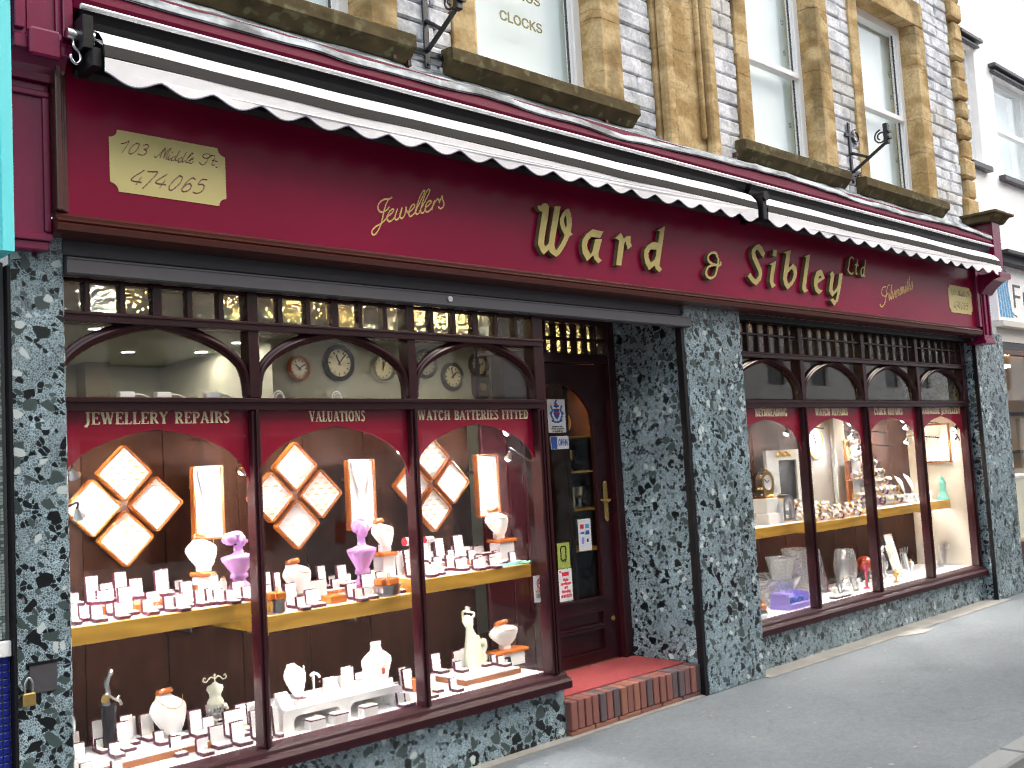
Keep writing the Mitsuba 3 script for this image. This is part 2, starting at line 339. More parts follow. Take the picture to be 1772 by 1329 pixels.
# serif capitals drawn as strokes: (thick or thin, polyline) in a box of unit height
K, t_ = .18, .075
SERIF = {
 'J': (.42, [(K, [(.26, .93), (.26, .1), (.16, -.12), (.02, -.12)]), (t_, [(.1, .97), (.42, .97)])]),
 'E': (.58, [(K, [(.16, 0), (.16, 1)]), (t_, [(.02, .97), (.54, .97), (.55, .8)]), (t_, [(.02, .03), (.55, .03), (.57, .22)]), (t_, [(.16, .52), (.42, .52)]), (t_, [(.42, .4), (.42, .64)])]),
 'W': (.98, [(K, [(.12, 1), (.32, .02)]), (t_, [(.32, .02), (.5, .9)]), (K, [(.48, 1), (.68, .02)]), (t_, [(.68, .02), (.88, .97)]), (t_, [(0, .97), (.26, .97)]), (t_, [(.38, .97), (.6, .97)]), (t_, [(.76, .97), (.98, .97)])]),
 'L': (.54, [(K, [(.16, 0), (.16, 1)]), (t_, [(.02, .97), (.32, .97)]), (t_, [(.02, .03), (.5, .03), (.53, .26)])]),
 'R': (.68, [(K, [(.16, 0), (.16, 1)]), (t_, [(.02, .97), (.36, .97)]), (K*.8, [(.34, .93), (.5, .86), (.53, .74), (.48, .58), (.34, .5)]), (t_, [(.16, .5), (.36, .5)]), (K*.9, [(.34, .5), (.58, .04)]), (t_, [(.5, .03), (.68, .03)]), (t_, [(.02, .03), (.3, .03)])]),
 'Y': (.66, [(K, [(.1, 1), (.34, .5)]), (t_, [(.58, .97), (.34, .5)]), (K, [(.34, .5), (.34, 0)]), (t_, [(0, .97), (.24, .97)]), (t_, [(.46, .97), (.68, .97)]), (t_, [(.2, .03), (.48, .03)])]),
 'P': (.58, [(K, [(.16, 0), (.16, 1)]), (t_, [(.02, .97), (.34, .97)]), (K*.85, [(.34, .94), (.49, .86), (.53, .72), (.48, .56), (.34, .47)]), (t_, [(.16, .46), (.36, .46)]), (t_, [(.02, .03), (.32, .03)])]),
 'A': (.7, [(t_, [(.1, .03), (.33, 1)]), (K, [(.35, 1), (.58, .03)]), (t_, [(.18, .34), (.48, .34)]), (t_, [(0, .03), (.22, .03)]), (t_, [(.46, .03), (.7, .03)])]),
 'I': (.32, [(K, [(.16, 0), (.16, 1)]), (t_, [(.02, .97), (.3, .97)]), (t_, [(.02, .03), (.3, .03)])]),
 'S': (.48, [(K*.75, [(.4, .8), (.36, .93), (.22, .97), (.1, .88), (.09, .72), (.2, .58), (.34, .45), (.42, .3), (.39, .12), (.25, .03), (.1, .06), (.05, .22)])]),
 'V': (.68, [(K, [(.12, 1), (.36, .02)]), (t_, [(.36, .02), (.58, .97)]), (t_, [(0, .97), (.26, .97)]), (t_, [(.46, .97), (.68, .97)])]),
 'U': (.66, [(K, [(.14, 1), (.14, .3), (.22, .08), (.36, .03)]), (t_, [(.36, .03), (.48, .1), (.54, .3), (.54, 1)]), (t_, [(0, .97), (.28, .97)]), (t_, [(.42, .97), (.66, .97)])]),
 'T': (.6, [(K, [(.3, 0), (.3, 1)]), (t_, [(.03, .78), (.04, .97), (.56, .97), (.57, .78)]), (t_, [(.16, .03), (.44, .03)])]),
 'O': (.72, [(K, [(.36, .97), (.18, .88), (.1, .5), (.18, .12), (.36, .03)]), (K, [(.36, .03), (.54, .12), (.62, .5), (.54, .88), (.36, .97)])]),
 'N': (.72, [(t_, [(.14, .03), (.14, .97)]), (K, [(.12, .97), (.58, .03)]), (t_, [(.58, .03), (.58, .97)]), (t_, [(0, .97), (.16, .97)]), (t_, [(.46, .97), (.7, .97)]), (t_, [(.02, .03), (.26, .03)])]),
 'C': (.64, [(K, [(.56, .76), (.48, .93), (.33, .97), (.17, .88), (.1, .5), (.17, .12), (.34, .03)]), (t_, [(.34, .03), (.5, .08), (.58, .24)])]),
 'H': (.72, [(K, [(.16, 0), (.16, 1)]), (K, [(.56, 0), (.56, 1)]), (t_, [(.16, .5), (.56, .5)]), (t_, [(.02, .97), (.3, .97)]), (t_, [(.42, .97), (.7, .97)]), (t_, [(.02, .03), (.3, .03)]), (t_, [(.42, .03), (.7, .03)])]),
 'B': (.6, [(K, [(.16, 0), (.16, 1)]), (t_, [(.02, .97), (.32, .97)]), (K*.85, [(.32, .94), (.46, .86), (.47, .7), (.42, .56), (.3, .52)]), (K*.85, [(.32, .5), (.5, .42), (.54, .26), (.47, .1), (.32, .05)]), (t_, [(.02, .03), (.32, .03)])]),
 'F': (.54, [(K, [(.16, 0), (.16, 1)]), (t_, [(.02, .97), (.5, .97), (.51, .78)]), (t_, [(.16, .5), (.4, .5)]), (t_, [(.02, .03), (.32, .03)])]),
 'D': (.68, [(K, [(.16, 0), (.16, 1)]), (t_, [(.02, .97), (.32, .97)]), (K, [(.3, .94), (.5, .84), (.57, .5), (.5, .16), (.3, .06)]), (t_, [(.02, .03), (.32, .03)])]),
 'G': (.7, [(K, [(.56, .78), (.48, .93), (.33, .97), (.17, .88), (.1, .5), (.17, .12), (.36, .03), (.54, .1)]), (K*.9, [(.56, .06), (.56, .42)]), (t_, [(.42, .42), (.68, .42)])]),
 'K': (.68, [(K, [(.16, 0), (.16, 1)]), (t_, [(.56, .97), (.18, .44)]), (K, [(.3, .58), (.58, .03)]), (t_, [(.02, .97), (.3, .97)]), (t_, [(.02, .03), (.3, .03)]), (t_, [(.48, .03), (.68, .03)])]),
 'M': (.88, [(t_, [(.14, .03), (.16, .97)]), (K, [(.16, .97), (.42, .1)]), (t_, [(.42, .1), (.68, .97)]), (K, [(.7, .97), (.72, .03)]), (t_, [(.02, .97), (.2, .97)]), (t_, [(.66, .97), (.86, .97)]), (t_, [(.02, .03), (.26, .03)]), (t_, [(.6, .03), (.86, .03)])]),
 ' ': (.38, [])}
def serif(text, x0, x1, z, h, thin=1.):
    """text fitted from x0 to x1 at baseline z"""
    adv, gs = 0, []
    for ch in text:
        w, st = SERIF[ch]
        for wd, pl in st:
            q = [(a+adv, b) for a, b in pl]
            gs.append(LineString(q).buffer(wd/2*thin, cap_style=2, join_style=2, mitre_limit=2))
        adv += w+.07
    g = unary_union(gs)
    return affinity.translate(affinity.scale(g, (x1-x0)/(adv-.07), h, origin=(0, 0)), x0, z)
LETTERS = {"W":[[[4.26,2.904],[4.26,2.878],[4.277,2.847],[4.298,2.828],[4.343,2.863],[4.355,2.846],[4.402,2.825],[4.436,2.846],[4.49,2.906],[4.53,2.964],[4.559,2.977],[4.541,2.986],[4.555,3.03],[4.559,3.077],[4.55,3.108],[4.537,3.131],[4.516,3.123],[4.482,3.093],[4.46,3.059],[4.457,3.029],[4.466,3.002],[4.48,2.98],[4.493,2.966],[4.476,2.934],[4.449,2.899],[4.411,2.859],[4.394,2.873],[4.392,2.896],[4.404,2.943],[4.42,2.99],[4.443,3.062],[4.464,3.134],[4.419,3.128],[4.41,3.098],[4.387,3.027],[4.364,2.95],[4.353,2.908],[4.346,2.893],[4.317,2.872],[4.304,2.886],[4.306,2.909],[4.328,2.985],[4.349,3.05],[4.365,3.118],[4.358,3.132],[4.339,3.136],[4.316,3.129],[4.299,3.114],[4.274,3.112],[4.278,3.097],[4.291,3.087],[4.313,3.086]],[[4.508,3.094],[4.492,3.069],[4.488,3.045],[4.494,3.02],[4.508,3.004],[4.514,3.025],[4.518,3.054],[4.516,3.077]]],"a":[[[4.677,2.827],[4.737,2.87],[4.748,2.844],[4.777,2.822],[4.81,2.841],[4.784,2.856],[4.783,2.883],[4.805,2.931],[4.824,2.974],[4.766,2.968],[4.747,2.917],[4.735,2.889],[4.714,2.866],[4.687,2.895],[4.681,2.925],[4.701,2.962],[4.731,2.984],[4.81,2.984],[4.841,3.024],[4.746,3.027],[4.687,2.991],[4.65,2.952],[4.639,2.913],[4.645,2.868]]],"r":[[[4.953,2.827],[4.998,2.829],[5.041,2.976],[5.057,2.994],[5.076,2.943],[5.115,2.965],[5.105,2.983],[5.107,3.027],[5.07,3.02],[5.041,2.999],[5.031,3.016],[5.015,3.035],[4.964,2.999],[4.991,2.993],[4.997,2.984],[4.982,2.937],[4.966,2.876]]],"d":[[[5.473,3.133],[5.402,3.1],[5.424,3.098],[5.395,3.013],[5.343,3.014],[5.281,2.984],[5.248,2.952],[5.238,2.913],[5.246,2.867],[5.278,2.826],[5.341,2.862],[5.353,2.838],[5.384,2.821],[5.411,2.841],[5.388,2.855],[5.39,2.872],[5.425,2.98],[5.454,3.065]],[[5.312,2.968],[5.375,2.97],[5.364,2.926],[5.341,2.893],[5.301,2.87],[5.279,2.903],[5.277,2.931],[5.296,2.957]]],"S":[[[6.649,3.043],[6.674,3.08],[6.64,3.122],[6.604,3.136],[6.553,3.119],[6.511,3.085],[6.5,3.058],[6.505,3.027],[6.533,2.984],[6.562,2.945],[6.576,2.921],[6.571,2.894],[6.533,2.862],[6.505,2.869],[6.46,2.907],[6.428,2.88],[6.468,2.847],[6.525,2.824],[6.591,2.87],[6.615,2.915],[6.614,2.944],[6.591,2.984],[6.558,3.035],[6.542,3.066],[6.551,3.086],[6.579,3.099],[6.61,3.077]]],"i":[[[6.819,3.029],[6.739,3.0],[6.763,2.997],[6.725,2.902],[6.716,2.862],[6.736,2.821],[6.788,2.845],[6.763,2.859],[6.76,2.882],[6.781,2.94],[6.813,3.009]]],"i_dot":[[[6.8,3.115],[6.844,3.115],[6.828,3.07],[6.783,3.07]]],"b":[[[7.045,3.137],[6.95,3.111],[6.984,3.11],[6.954,3.036],[6.92,2.952],[6.906,2.901],[6.917,2.859],[6.953,2.827],[7.031,2.872],[7.086,2.921],[7.11,2.97],[7.106,3.007],[7.066,3.034],[6.999,2.993],[6.997,3.014],[7.026,3.097]],[[7.035,2.995],[6.976,2.958],[6.954,2.916],[6.961,2.879],[6.984,2.868],[7.033,2.902],[7.062,2.945],[7.061,2.979]]],"l":[[[7.326,3.13],[7.25,3.11],[7.271,3.105],[7.218,2.975],[7.175,2.866],[7.178,2.84],[7.201,2.821],[7.253,2.842],[7.226,2.851],[7.226,2.87],[7.257,2.956],[7.306,3.078]]],"e":[[[7.486,3.027],[7.411,3.004],[7.368,2.943],[7.354,2.888],[7.371,2.848],[7.415,2.824],[7.472,2.856],[7.45,2.858],[7.418,2.867],[7.4,2.892],[7.407,2.91],[7.53,2.965]],[[7.463,2.982],[7.487,2.965],[7.423,2.94],[7.434,2.964]]],"y":[[[7.661,3.028],[7.618,3.0],[7.635,2.99],[7.604,2.917],[7.587,2.865],[7.598,2.843],[7.626,2.821],[7.716,2.875],[7.71,2.84],[7.683,2.798],[7.662,2.785],[7.634,2.803],[7.597,2.788],[7.644,2.749],[7.71,2.793],[7.754,2.867],[7.792,2.949],[7.825,3.025],[7.773,3.02],[7.737,2.928],[7.712,2.895],[7.654,2.855],[7.635,2.877],[7.652,2.929],[7.688,3.003]]]}
STROKES = {"amp":[[[6.058,2.991],[6.044,3.012],[6.006,3.013],[5.961,2.993],[5.945,2.967],[5.959,2.943],[6.007,2.927]],[[6.007,2.927],[5.945,2.906],[5.911,2.868],[5.92,2.839],[5.965,2.828],[6.015,2.852],[6.042,2.895],[6.059,2.932],[6.069,2.974]],[[6.016,2.928],[6.067,2.928],[6.09,2.935],[6.092,2.948]]],"L2":[[[8.03,3.17],[8.003,3.181],[7.967,3.161],[7.944,3.107],[7.927,3.057],[7.976,3.035],[8.007,3.048]]],"t2":[[[8.098,3.161],[8.079,3.124],[8.058,3.077],[8.056,3.044],[8.073,3.048]],[[8.054,3.121],[8.103,3.12]]],"d2":[[[8.241,3.177],[8.21,3.108],[8.185,3.04],[8.206,3.038]],[[8.208,3.116],[8.162,3.099],[8.142,3.061],[8.154,3.033],[8.188,3.057]]],"jewellers":[[[3.222,3.023],[3.205,3.012],[3.171,3.004],[3.141,2.983],[3.13,2.96],[3.135,2.942],[3.151,2.936],[3.171,2.943],[3.189,2.954],[3.203,2.97]],[[3.201,3.011],[3.183,2.981],[3.168,2.946],[3.157,2.907],[3.141,2.865],[3.117,2.827],[3.096,2.811],[3.084,2.818],[3.088,2.834],[3.112,2.856],[3.142,2.873],[3.162,2.889],[3.186,2.911]],[[3.183,2.913],[3.214,2.936],[3.23,2.954],[3.222,2.961],[3.201,2.942],[3.185,2.913],[3.189,2.897],[3.202,2.893],[3.226,2.91],[3.24,2.931]],[[3.256,2.966],[3.241,2.934],[3.236,2.914],[3.246,2.907],[3.267,2.926],[3.287,2.978]],[[3.287,2.978],[3.271,2.943],[3.272,2.924],[3.283,2.92],[3.302,2.941],[3.314,2.984],[3.315,2.965],[3.323,2.955],[3.333,2.962]],[[3.33,2.959],[3.355,2.976],[3.371,2.997],[3.363,3.005],[3.342,2.985],[3.33,2.959],[3.331,2.942],[3.342,2.938],[3.364,2.955],[3.379,2.973]],[[3.379,2.976],[3.405,3.016],[3.436,3.068],[3.445,3.089],[3.434,3.087],[3.411,3.053],[3.387,3.002],[3.375,2.97],[3.378,2.956],[3.392,2.958],[3.411,2.983]],[[3.411,2.986],[3.441,3.029],[3.472,3.079],[3.479,3.101],[3.466,3.098],[3.443,3.063],[3.423,3.015],[3.411,2.983],[3.413,2.967],[3.427,2.968],[3.442,2.987]],[[3.443,2.996],[3.469,3.016],[3.486,3.035],[3.477,3.041],[3.455,3.023],[3.443,2.998],[3.444,2.982],[3.456,2.976],[3.478,2.992],[3.497,3.017]],[[3.51,3.047],[3.497,3.017],[3.487,2.991]],[[3.493,3.011],[3.516,3.042],[3.535,3.059],[3.542,3.049],[3.543,3.04]],[[3.545,3.043],[3.566,3.08],[3.566,3.063],[3.574,3.041],[3.569,3.021],[3.55,3.007],[3.536,3.014]]],"silversmiths":[[[8.632,2.986],[8.58,2.975],[8.545,2.937],[8.554,2.904],[8.596,2.898],[8.643,2.916],[8.666,2.935]],[[8.711,3.009],[8.678,3.0],[8.645,2.957],[8.621,2.897],[8.584,2.834],[8.528,2.8],[8.494,2.81],[8.512,2.824]],[[8.679,2.91],[8.656,2.871],[8.663,2.86],[8.692,2.876]],[[8.698,2.877],[8.741,2.938],[8.776,3.0],[8.759,2.992],[8.712,2.916],[8.707,2.877],[8.731,2.885]],[[8.739,2.924],[8.73,2.882],[8.76,2.902],[8.78,2.938]],[[8.767,2.908],[8.813,2.947],[8.822,2.959],[8.794,2.945],[8.772,2.914],[8.792,2.904],[8.829,2.931]],[[8.862,2.966],[8.833,2.919]],[[8.844,2.944],[8.875,2.967],[8.895,2.971]],[[8.875,2.937],[8.902,2.939],[8.912,2.961],[8.902,2.972],[8.925,2.991]],[[8.943,2.981],[8.922,2.944]],[[8.933,2.965],[8.968,2.995],[8.954,2.958]],[[8.961,2.973],[9.001,3.01],[8.979,2.966],[9.007,2.974]],[[9.032,3.015],[9.007,2.974],[9.028,2.982]],[[9.091,3.062],[9.051,2.996],[9.071,2.997]],[[9.044,3.028],[9.1,3.042]],[[9.151,3.092],[9.094,3.011]],[[9.108,3.03],[9.143,3.055],[9.148,3.046],[9.126,3.02],[9.144,3.024]],[[9.166,3.032],[9.194,3.038],[9.205,3.06],[9.193,3.068],[9.217,3.085]]],"plate":[[[1.796,3.053],[1.811,3.057],[1.83,3.068],[1.814,3.038],[1.799,3.015]],[[1.866,3.067],[1.846,3.053],[1.83,3.028],[1.83,3.015],[1.842,3.017],[1.862,3.036],[1.875,3.061],[1.866,3.067]],[[1.893,3.062],[1.908,3.069],[1.915,3.062],[1.908,3.05],[1.895,3.045],[1.905,3.04],[1.903,3.028],[1.885,3.018],[1.867,3.02]],[[1.942,3.023],[1.947,3.019],[1.961,3.032],[1.992,3.068],[1.974,3.041],[1.967,3.021]],[[1.992,3.068],[1.988,3.04],[1.982,3.02]],[[1.983,3.023],[1.998,3.051],[2.017,3.07],[2.001,3.042],[1.993,3.018],[2.003,3.023]],[[2.011,3.042],[2.003,3.023],[2.008,3.017],[2.016,3.028]],[[2.022,3.055],[2.023,3.053]],[[2.037,3.038],[2.021,3.029],[2.02,3.017],[2.031,3.022],[2.045,3.042],[2.059,3.066],[2.04,3.032],[2.038,3.018],[2.049,3.025]],[[2.068,3.038],[2.052,3.029],[2.05,3.015],[2.062,3.02],[2.076,3.04],[2.09,3.067],[2.071,3.03],[2.069,3.018],[2.079,3.025]],[[2.083,3.025],[2.107,3.052],[2.122,3.067],[2.111,3.062],[2.09,3.033],[2.086,3.019],[2.097,3.021]],[[2.1,3.028],[2.121,3.041],[2.118,3.045],[2.104,3.033],[2.1,3.021],[2.11,3.019],[2.123,3.03]],[[2.226,3.072],[2.206,3.072],[2.195,3.056],[2.184,3.037],[2.166,3.021],[2.149,3.029]],[[2.199,3.076],[2.174,3.072],[2.169,3.058],[2.185,3.054],[2.21,3.068]],[[2.227,3.064],[2.213,3.038],[2.212,3.027],[2.223,3.031]],[[2.213,3.05],[2.238,3.049]],[[2.232,3.022],[2.234,3.021]],[[1.892,2.952],[1.835,2.904],[1.877,2.897]],[[1.88,2.92],[1.854,2.883]],[[1.91,2.95],[1.93,2.952],[1.953,2.953],[1.923,2.915],[1.883,2.871]],[[1.997,2.952],[1.943,2.908],[1.986,2.903]],[[1.986,2.924],[1.96,2.885]],[[2.054,2.954],[2.027,2.929],[2.004,2.897],[2.009,2.882],[2.029,2.894],[2.057,2.924],[2.066,2.948],[2.054,2.954]],[[2.126,2.95],[2.113,2.953],[2.084,2.927],[2.063,2.895],[2.07,2.885],[2.091,2.893],[2.107,2.911],[2.103,2.924],[2.088,2.921],[2.069,2.903]],[[2.184,2.956],[2.158,2.952],[2.142,2.929],[2.161,2.931],[2.169,2.923],[2.16,2.902],[2.135,2.887],[2.116,2.889]]],"plate_corners":[[[1.776,3.109],[1.749,3.074],[1.739,2.876],[1.764,2.841],[2.242,2.847],[2.27,2.88],[2.284,3.079],[2.261,3.113]]]}
BOXES = {"s1":[[1.684,0.223,0.03,0.077],[1.754,0.315,0.041,0.057],[1.769,0.221,0.047,0.061],[1.897,0.372,0.034,0.046],[1.864,0.205,0.046,0.06],[1.932,0.313,0.057,0.105],[1.993,0.209,0.048,0.059],[2.063,0.321,0.059,0.074],[2.099,0.219,0.047,0.058],[2.157,0.236,0.039,0.058],[2.212,0.262,0.033,0.061],[2.266,0.248,0.043,0.061],[2.318,0.24,0.034,0.065],[2.348,0.227,0.047,0.059],[2.413,0.383,0.068,0.075],[2.47,0.271,0.059,0.075],[2.483,0.199,0.045,0.057],[2.544,0.222,0.029,0.046],[1.869,0.52,0.055,0.154],[1.903,0.52,0.05,0.097],[1.945,0.52,0.058,0.118],[1.994,0.52,0.027,0.093],[1.99,0.52,0.054,0.159],[2.073,0.52,0.06,0.125],[2.09,0.52,0.049,0.1],[1.798,0.52,0.048,0.095],[2.186,0.52,0.058,0.148],[2.245,0.52,0.041,0.148],[2.314,0.52,0.041,0.091]],"s2":[[2.811,0.52,0.04,0.149],[2.854,0.52,0.034,0.144],[2.787,0.312,0.059,0.102],[2.97,0.52,0.059,0.139],[2.958,0.367,0.062,0.094],[2.851,0.228,0.063,0.072],[3.121,0.52,0.048,0.149],[3.224,0.52,0.056,0.144],[3.208,0.52,0.042,0.085],[3.307,0.52,0.047,0.08],[3.137,0.28,0.057,0.067],[3.26,0.314,0.06,0.096],[3.179,0.19,0.048,0.05],[3.359,0.363,0.029,0.107],[3.627,0.52,0.046,0.17],[3.635,0.52,0.05,0.13],[3.688,0.52,0.058,0.176]],"s3":[[3.868,0.52,0.067,0.157],[3.953,0.52,0.062,0.159],[4.099,0.52,0.07,0.162],[4.101,0.52,0.064,0.11],[4.201,0.52,0.054,0.099],[4.333,0.52,0.067,0.075],[4.015,0.52,0.043,0.094],[3.91,0.52,0.047,0.097],[3.846,0.421,0.06,0.068],[3.759,0.331,0.045,0.055],[3.902,0.369,0.059,0.074],[3.892,0.278,0.05,0.057],[3.992,0.336,0.034,0.057],[4.08,0.312,0.052,0.06],[4.168,0.287,0.049,0.058],[4.243,0.317,0.042,0.061],[4.353,0.383,0.043,0.064],[4.49,0.52,0.073,0.069],[4.549,0.478,0.055,0.057],[4.532,0.364,0.054,0.054],[3.674,0.464,0.027,0.117],[3.666,0.379,0.032,0.054]],"f1":[[1.725,0.331,0.045,0.097],[1.873,0.5,0.058,0.133],[1.872,0.466,0.047,0.061],[1.878,0.334,0.046,0.064],[1.947,0.41,0.055,0.123],[2.003,0.5,0.056,0.129],[2.099,0.5,0.059,0.118],[2.099,0.36,0.044,0.064],[2.197,0.412,0.058,0.116],[2.272,0.355,0.058,0.119],[2.402,0.487,0.056,0.067],[2.3,0.216,0.065,0.078],[2.436,0.33,0.084,0.102],[2.388,0.175,0.061,0.084],[2.534,0.395,0.053,0.106],[2.62,0.443,0.048,0.096],[2.49,0.17,0.061,0.111]],"f2":[[2.584,0.129,0.027,0.12],[3.429,0.395,0.063,0.077],[3.432,0.306,0.033,0.06],[3.573,0.402,0.058,0.097],[3.751,0.5,0.039,0.104],[3.472,0.119,0.027,0.123],[3.298,0.1,0.041,0.062],[3.348,0.102,0.035,0.056]],"f3":[[3.86,0.5,0.061,0.112],[4.03,0.5,0.058,0.102],[4.088,0.5,0.055,0.108],[4.144,0.5,0.07,0.127],[4.138,0.411,0.053,0.056],[4.213,0.369,0.047,0.058],[4.01,0.497,0.062,0.062],[3.75,0.5,0.04,0.103]]}
ITEMS = {"bust1":[2.401,0.42,1.176,0.18,0.163],"ped1":[2.396,0.42,1.074,0.076,0.099],"purple1":[2.54,0.33,1.098,0.195,0.267],"bust2":[2.913,0.38,1.041,0.219,0.167],"purple2":[3.296,0.36,1.079,0.193,0.285],"bust3":[3.521,0.45,1.172,0.216,0.155],"ped3":[3.513,0.45,1.047,0.096,0.113],"bust4":[4.377,0.42,1.167,0.227,0.163],"ped4":[4.397,0.42,1.075,0.138,0.082],"tin1":[2.651,0.135,0.953,0.121,0.072],"tin2":[3.338,0.142,0.953,0.182,0.061],"roll2":[3.661,0.4,1.184,0.091,0.048],"roll3":[3.8,0.4,1.187,0.067,0.037],"riser2":[3.019,0.197,0.953,0.1,0.043],"riser1":[2.066,0.317,1.033,0.144,0.044],"ring1":[2.376,0.55,1.063,0.058,0.047],"tag1":[2.392,0.3,1.104,0.047,0.065],"tag2":[2.447,0.317,1.033,0.045,0.107],"teal":[4.318,0.132,1.017,0.235,0.032],"sculpt":[1.94,0.38,0.606,0.1,0.161],"pillar":[1.999,0.55,0.396,0.059,0.18],"bust5":[2.224,0.44,0.427,0.212,0.202],"manneq":[2.498,0.52,0.385,0.132,0.265],"bustedge":[1.796,0.55,0.502,0.056,0.094],"bust6":[2.854,0.36,0.489,0.155,0.172],"tallbust":[3.403,0.42,0.392,0.193,0.299],"tstand":[2.957,0.36,0.491,0.047,0.104],"wedge1":[2.687,0.22,0.503,0.088,0.076],"wedge2":[3.037,0.33,0.465,0.083,0.075],"wedge3":[3.296,0.33,0.423,0.101,0.072],"card":[3.17,0.36,0.442,0.092,0.102],"cube1":[2.789,0.24,0.509,0.056,0.031],"lowcube1":[2.771,0.035,0.385,0.115,0.058],"lowcube2":[2.901,0.052,0.385,0.119,0.057],"lowcube3":[3.076,0.048,0.385,0.121,0.053],"watchcyl":[3.612,0.342,0.385,0.048,0.07],"lady":[4.111,0.42,0.498,0.179,0.291],"bust7":[4.375,0.42,0.5,0.262,0.134],"ped7":[4.387,0.42,0.377,0.245,0.106],"sign7":[4.266,0.3,0.387,0.137,0.078],"cardw":[3.823,0.042,0.385,0.091,0.036],"gclock":[7.301,0.36,1.226,0.357,0.23],"mclock":[7.791,0.477,1.015,0.339,0.265],"bigframe":[7.979,0.62,1.25,0.544,0.36],"wclock":[8.745,0.74,1.507,0.247,0.307],"wstand":[8.942,0.5,1.041,0.502,0.638],"tier":[9.649,0.45,0.989,0.773,0.528],"neck1":[9.843,0.45,1.131,0.171,0.21],"neck2":[10.178,0.5,1.111,0.241,0.224],"picture":[10.749,0.5,1.386,0.512,0.409],"turq":[11.32,0.542,1.01,0.266,0.328],"tree":[11.056,0.55,1.012,0.439,0.23],"lampR0":[7.73,0.4,1.749,0.045,0.012],"lampR1":[8.829,0.4,1.821,0.054,0.013],"lampR2":[8.823,0.4,1.693,0.054,0.014],"lampR3":[8.938,0.4,1.562,0.055,0.013],"lampR4":[9.902,0.4,1.833,0.063,0.015],"lampR5":[9.931,0.4,1.764,0.063,0.015],"lampR6":[9.918,0.4,1.622,0.064,0.014],"lampR7":[11.074,0.4,1.738,0.075,0.015],"lampR8":[11.032,0.4,1.623,0.074,0.015],"vase1":[7.723,0.55,0.45,0.26,0.256],"vase2":[7.998,0.55,0.487,0.34,0.263],"frame1":[8.425,0.55,0.373,0.268,0.333],"frame2":[8.243,0.55,0.384,0.236,0.206],"vase3":[8.806,0.55,0.415,0.297,0.253],"redball":[9.168,0.55,0.45,0.246,0.228],"bud":[8.461,0.17,0.35,0.139,0.228],"purplebox":[7.547,0.166,0.35,0.648,0.211],"sf1":[8.364,0.365,0.35,0.147,0.078],"sf2":[8.397,0.237,0.35,0.21,0.126],"cutbox":[6.937,0.146,0.35,0.397,0.126],"pf1":[9.858,0.55,0.426,0.378,0.301],"pf2":[9.812,0.55,0.431,0.255,0.191],"pf3":[10.08,0.55,0.401,0.156,0.125],"figur":[9.517,0.55,0.451,0.13,0.267],"bowlglass":[7.507,0.55,0.454,0.251,0.114],"cut1":[10.435,0.355,0.35,0.166,0.246],"cut2":[10.574,0.251,0.35,0.378,0.247],"lampL0":[1.719,0.25,1.662,0.051,0.025],"lampL1":[2.535,0.25,1.637,0.063,0.033],"lampL2":[2.548,0.3,1.74,0.057,0.022],"lampL3":[3.509,0.25,1.712,0.079,0.031],"lampL4":[4.426,0.25,1.799,0.072,0.024],"lampL5":[1.718,0.2,1.481,0.064,0.03],"lampL6":[4.433,0.25,1.644,0.063,0.021],"neck_a":[2.464,0.5,1.323,0.189,0.367],"neck_b":[3.394,0.5,1.294,0.214,0.394],"neck_c":[4.354,0.5,1.295,0.215,0.391],"clk0":[4.24,2.4,2.332,0.192,0.197],"clk1":[4.605,2.4,2.338,0.311,0.288],"clk2":[5.028,2.4,2.335,0.258,0.233],"clk3":[5.477,2.4,2.376,0.245,0.246],"clk4":[5.766,2.4,2.277,0.282,0.242],"clk5":[6.076,2.4,2.396,0.256,0.217],"t1":[2.042,0.5,1.52],"t2":[2.972,0.5,1.51],"t3":[3.91,0.5,1.524]}
def txt(s, h, x, y, z, w=None, bold=True, depth=.002, mirror=False):
    m = meshkit.text_mesh(s, h, depth, bold=bold); v = np.array(m.vertices)
    v[:, 0] -= v[:, 0].min()
    if w: v[:, 0] *= w/v[:, 0].max()
    return trimesh.Trimesh(np.stack([v[:, 0]+x, y-v[:, 2], v[:, 1]+z], 1), m.faces, process=False)

# ================================================================== GROUND AND STREET
solo('pavement', bx(-14, 40, -2.05, .6, -.3, 0), 'm_asphalt', kind='structure')
solo('road', bx(-40, 70, -40, -2.05, -.4, -.11), 'm_road', kind='structure')
ground = solo('ground', bx(-60, 90, -60, 60, -.9, -.41), 'm_road', kind='structure')
kb = thing('kerb', 'row of pale stone kerb edging along the pavement', 'kerb')
x = -6.
while x < 30:
    L = .9+rng.uniform(-.03, .03)
    put(kb, 'kerb_stone', cb(x, x+L-.012, -2.19, -2.045, -.25, .006, .012), 'm_kerb'); x += L
strip = extz(Polygon([(1.0, -.10), (4.44, -.075), (5.757, -.065), (5.757, .0), (4.44, .0), (1.0, .0)]), -.02, .006)
solo('threshold_strip', cat(strip, extz(Polygon([(6.41, -.13), (8.3, -.15), (8.55, -.26), (8.78, -.24), (8.72, -.15), (10.7, -.17), (10.7, .05), (6.41, .05)]), -.02, .006)), 'm_concrete', kind='structure')
gum = []
for i in range(60):
    gx, gy = rng.uniform(3.5, 11), rng.uniform(-1.95, -.25); r = rng.uniform(.006, .014)
    a = np.linspace(0, 2*np.pi, 9)[:-1]
    gum.append(extz(Polygon([(gx+r*rng.uniform(.8, 1.5)*math.cos(t), gy+r*rng.uniform(.7, 1.1)*math.sin(t)) for t in a]), -.004, .002))
solo('trodden_gum', cat(*gum), 'm_concrete', 'pale trodden gum spots scattered over the grey pavement', 'gum', kind='stuff')

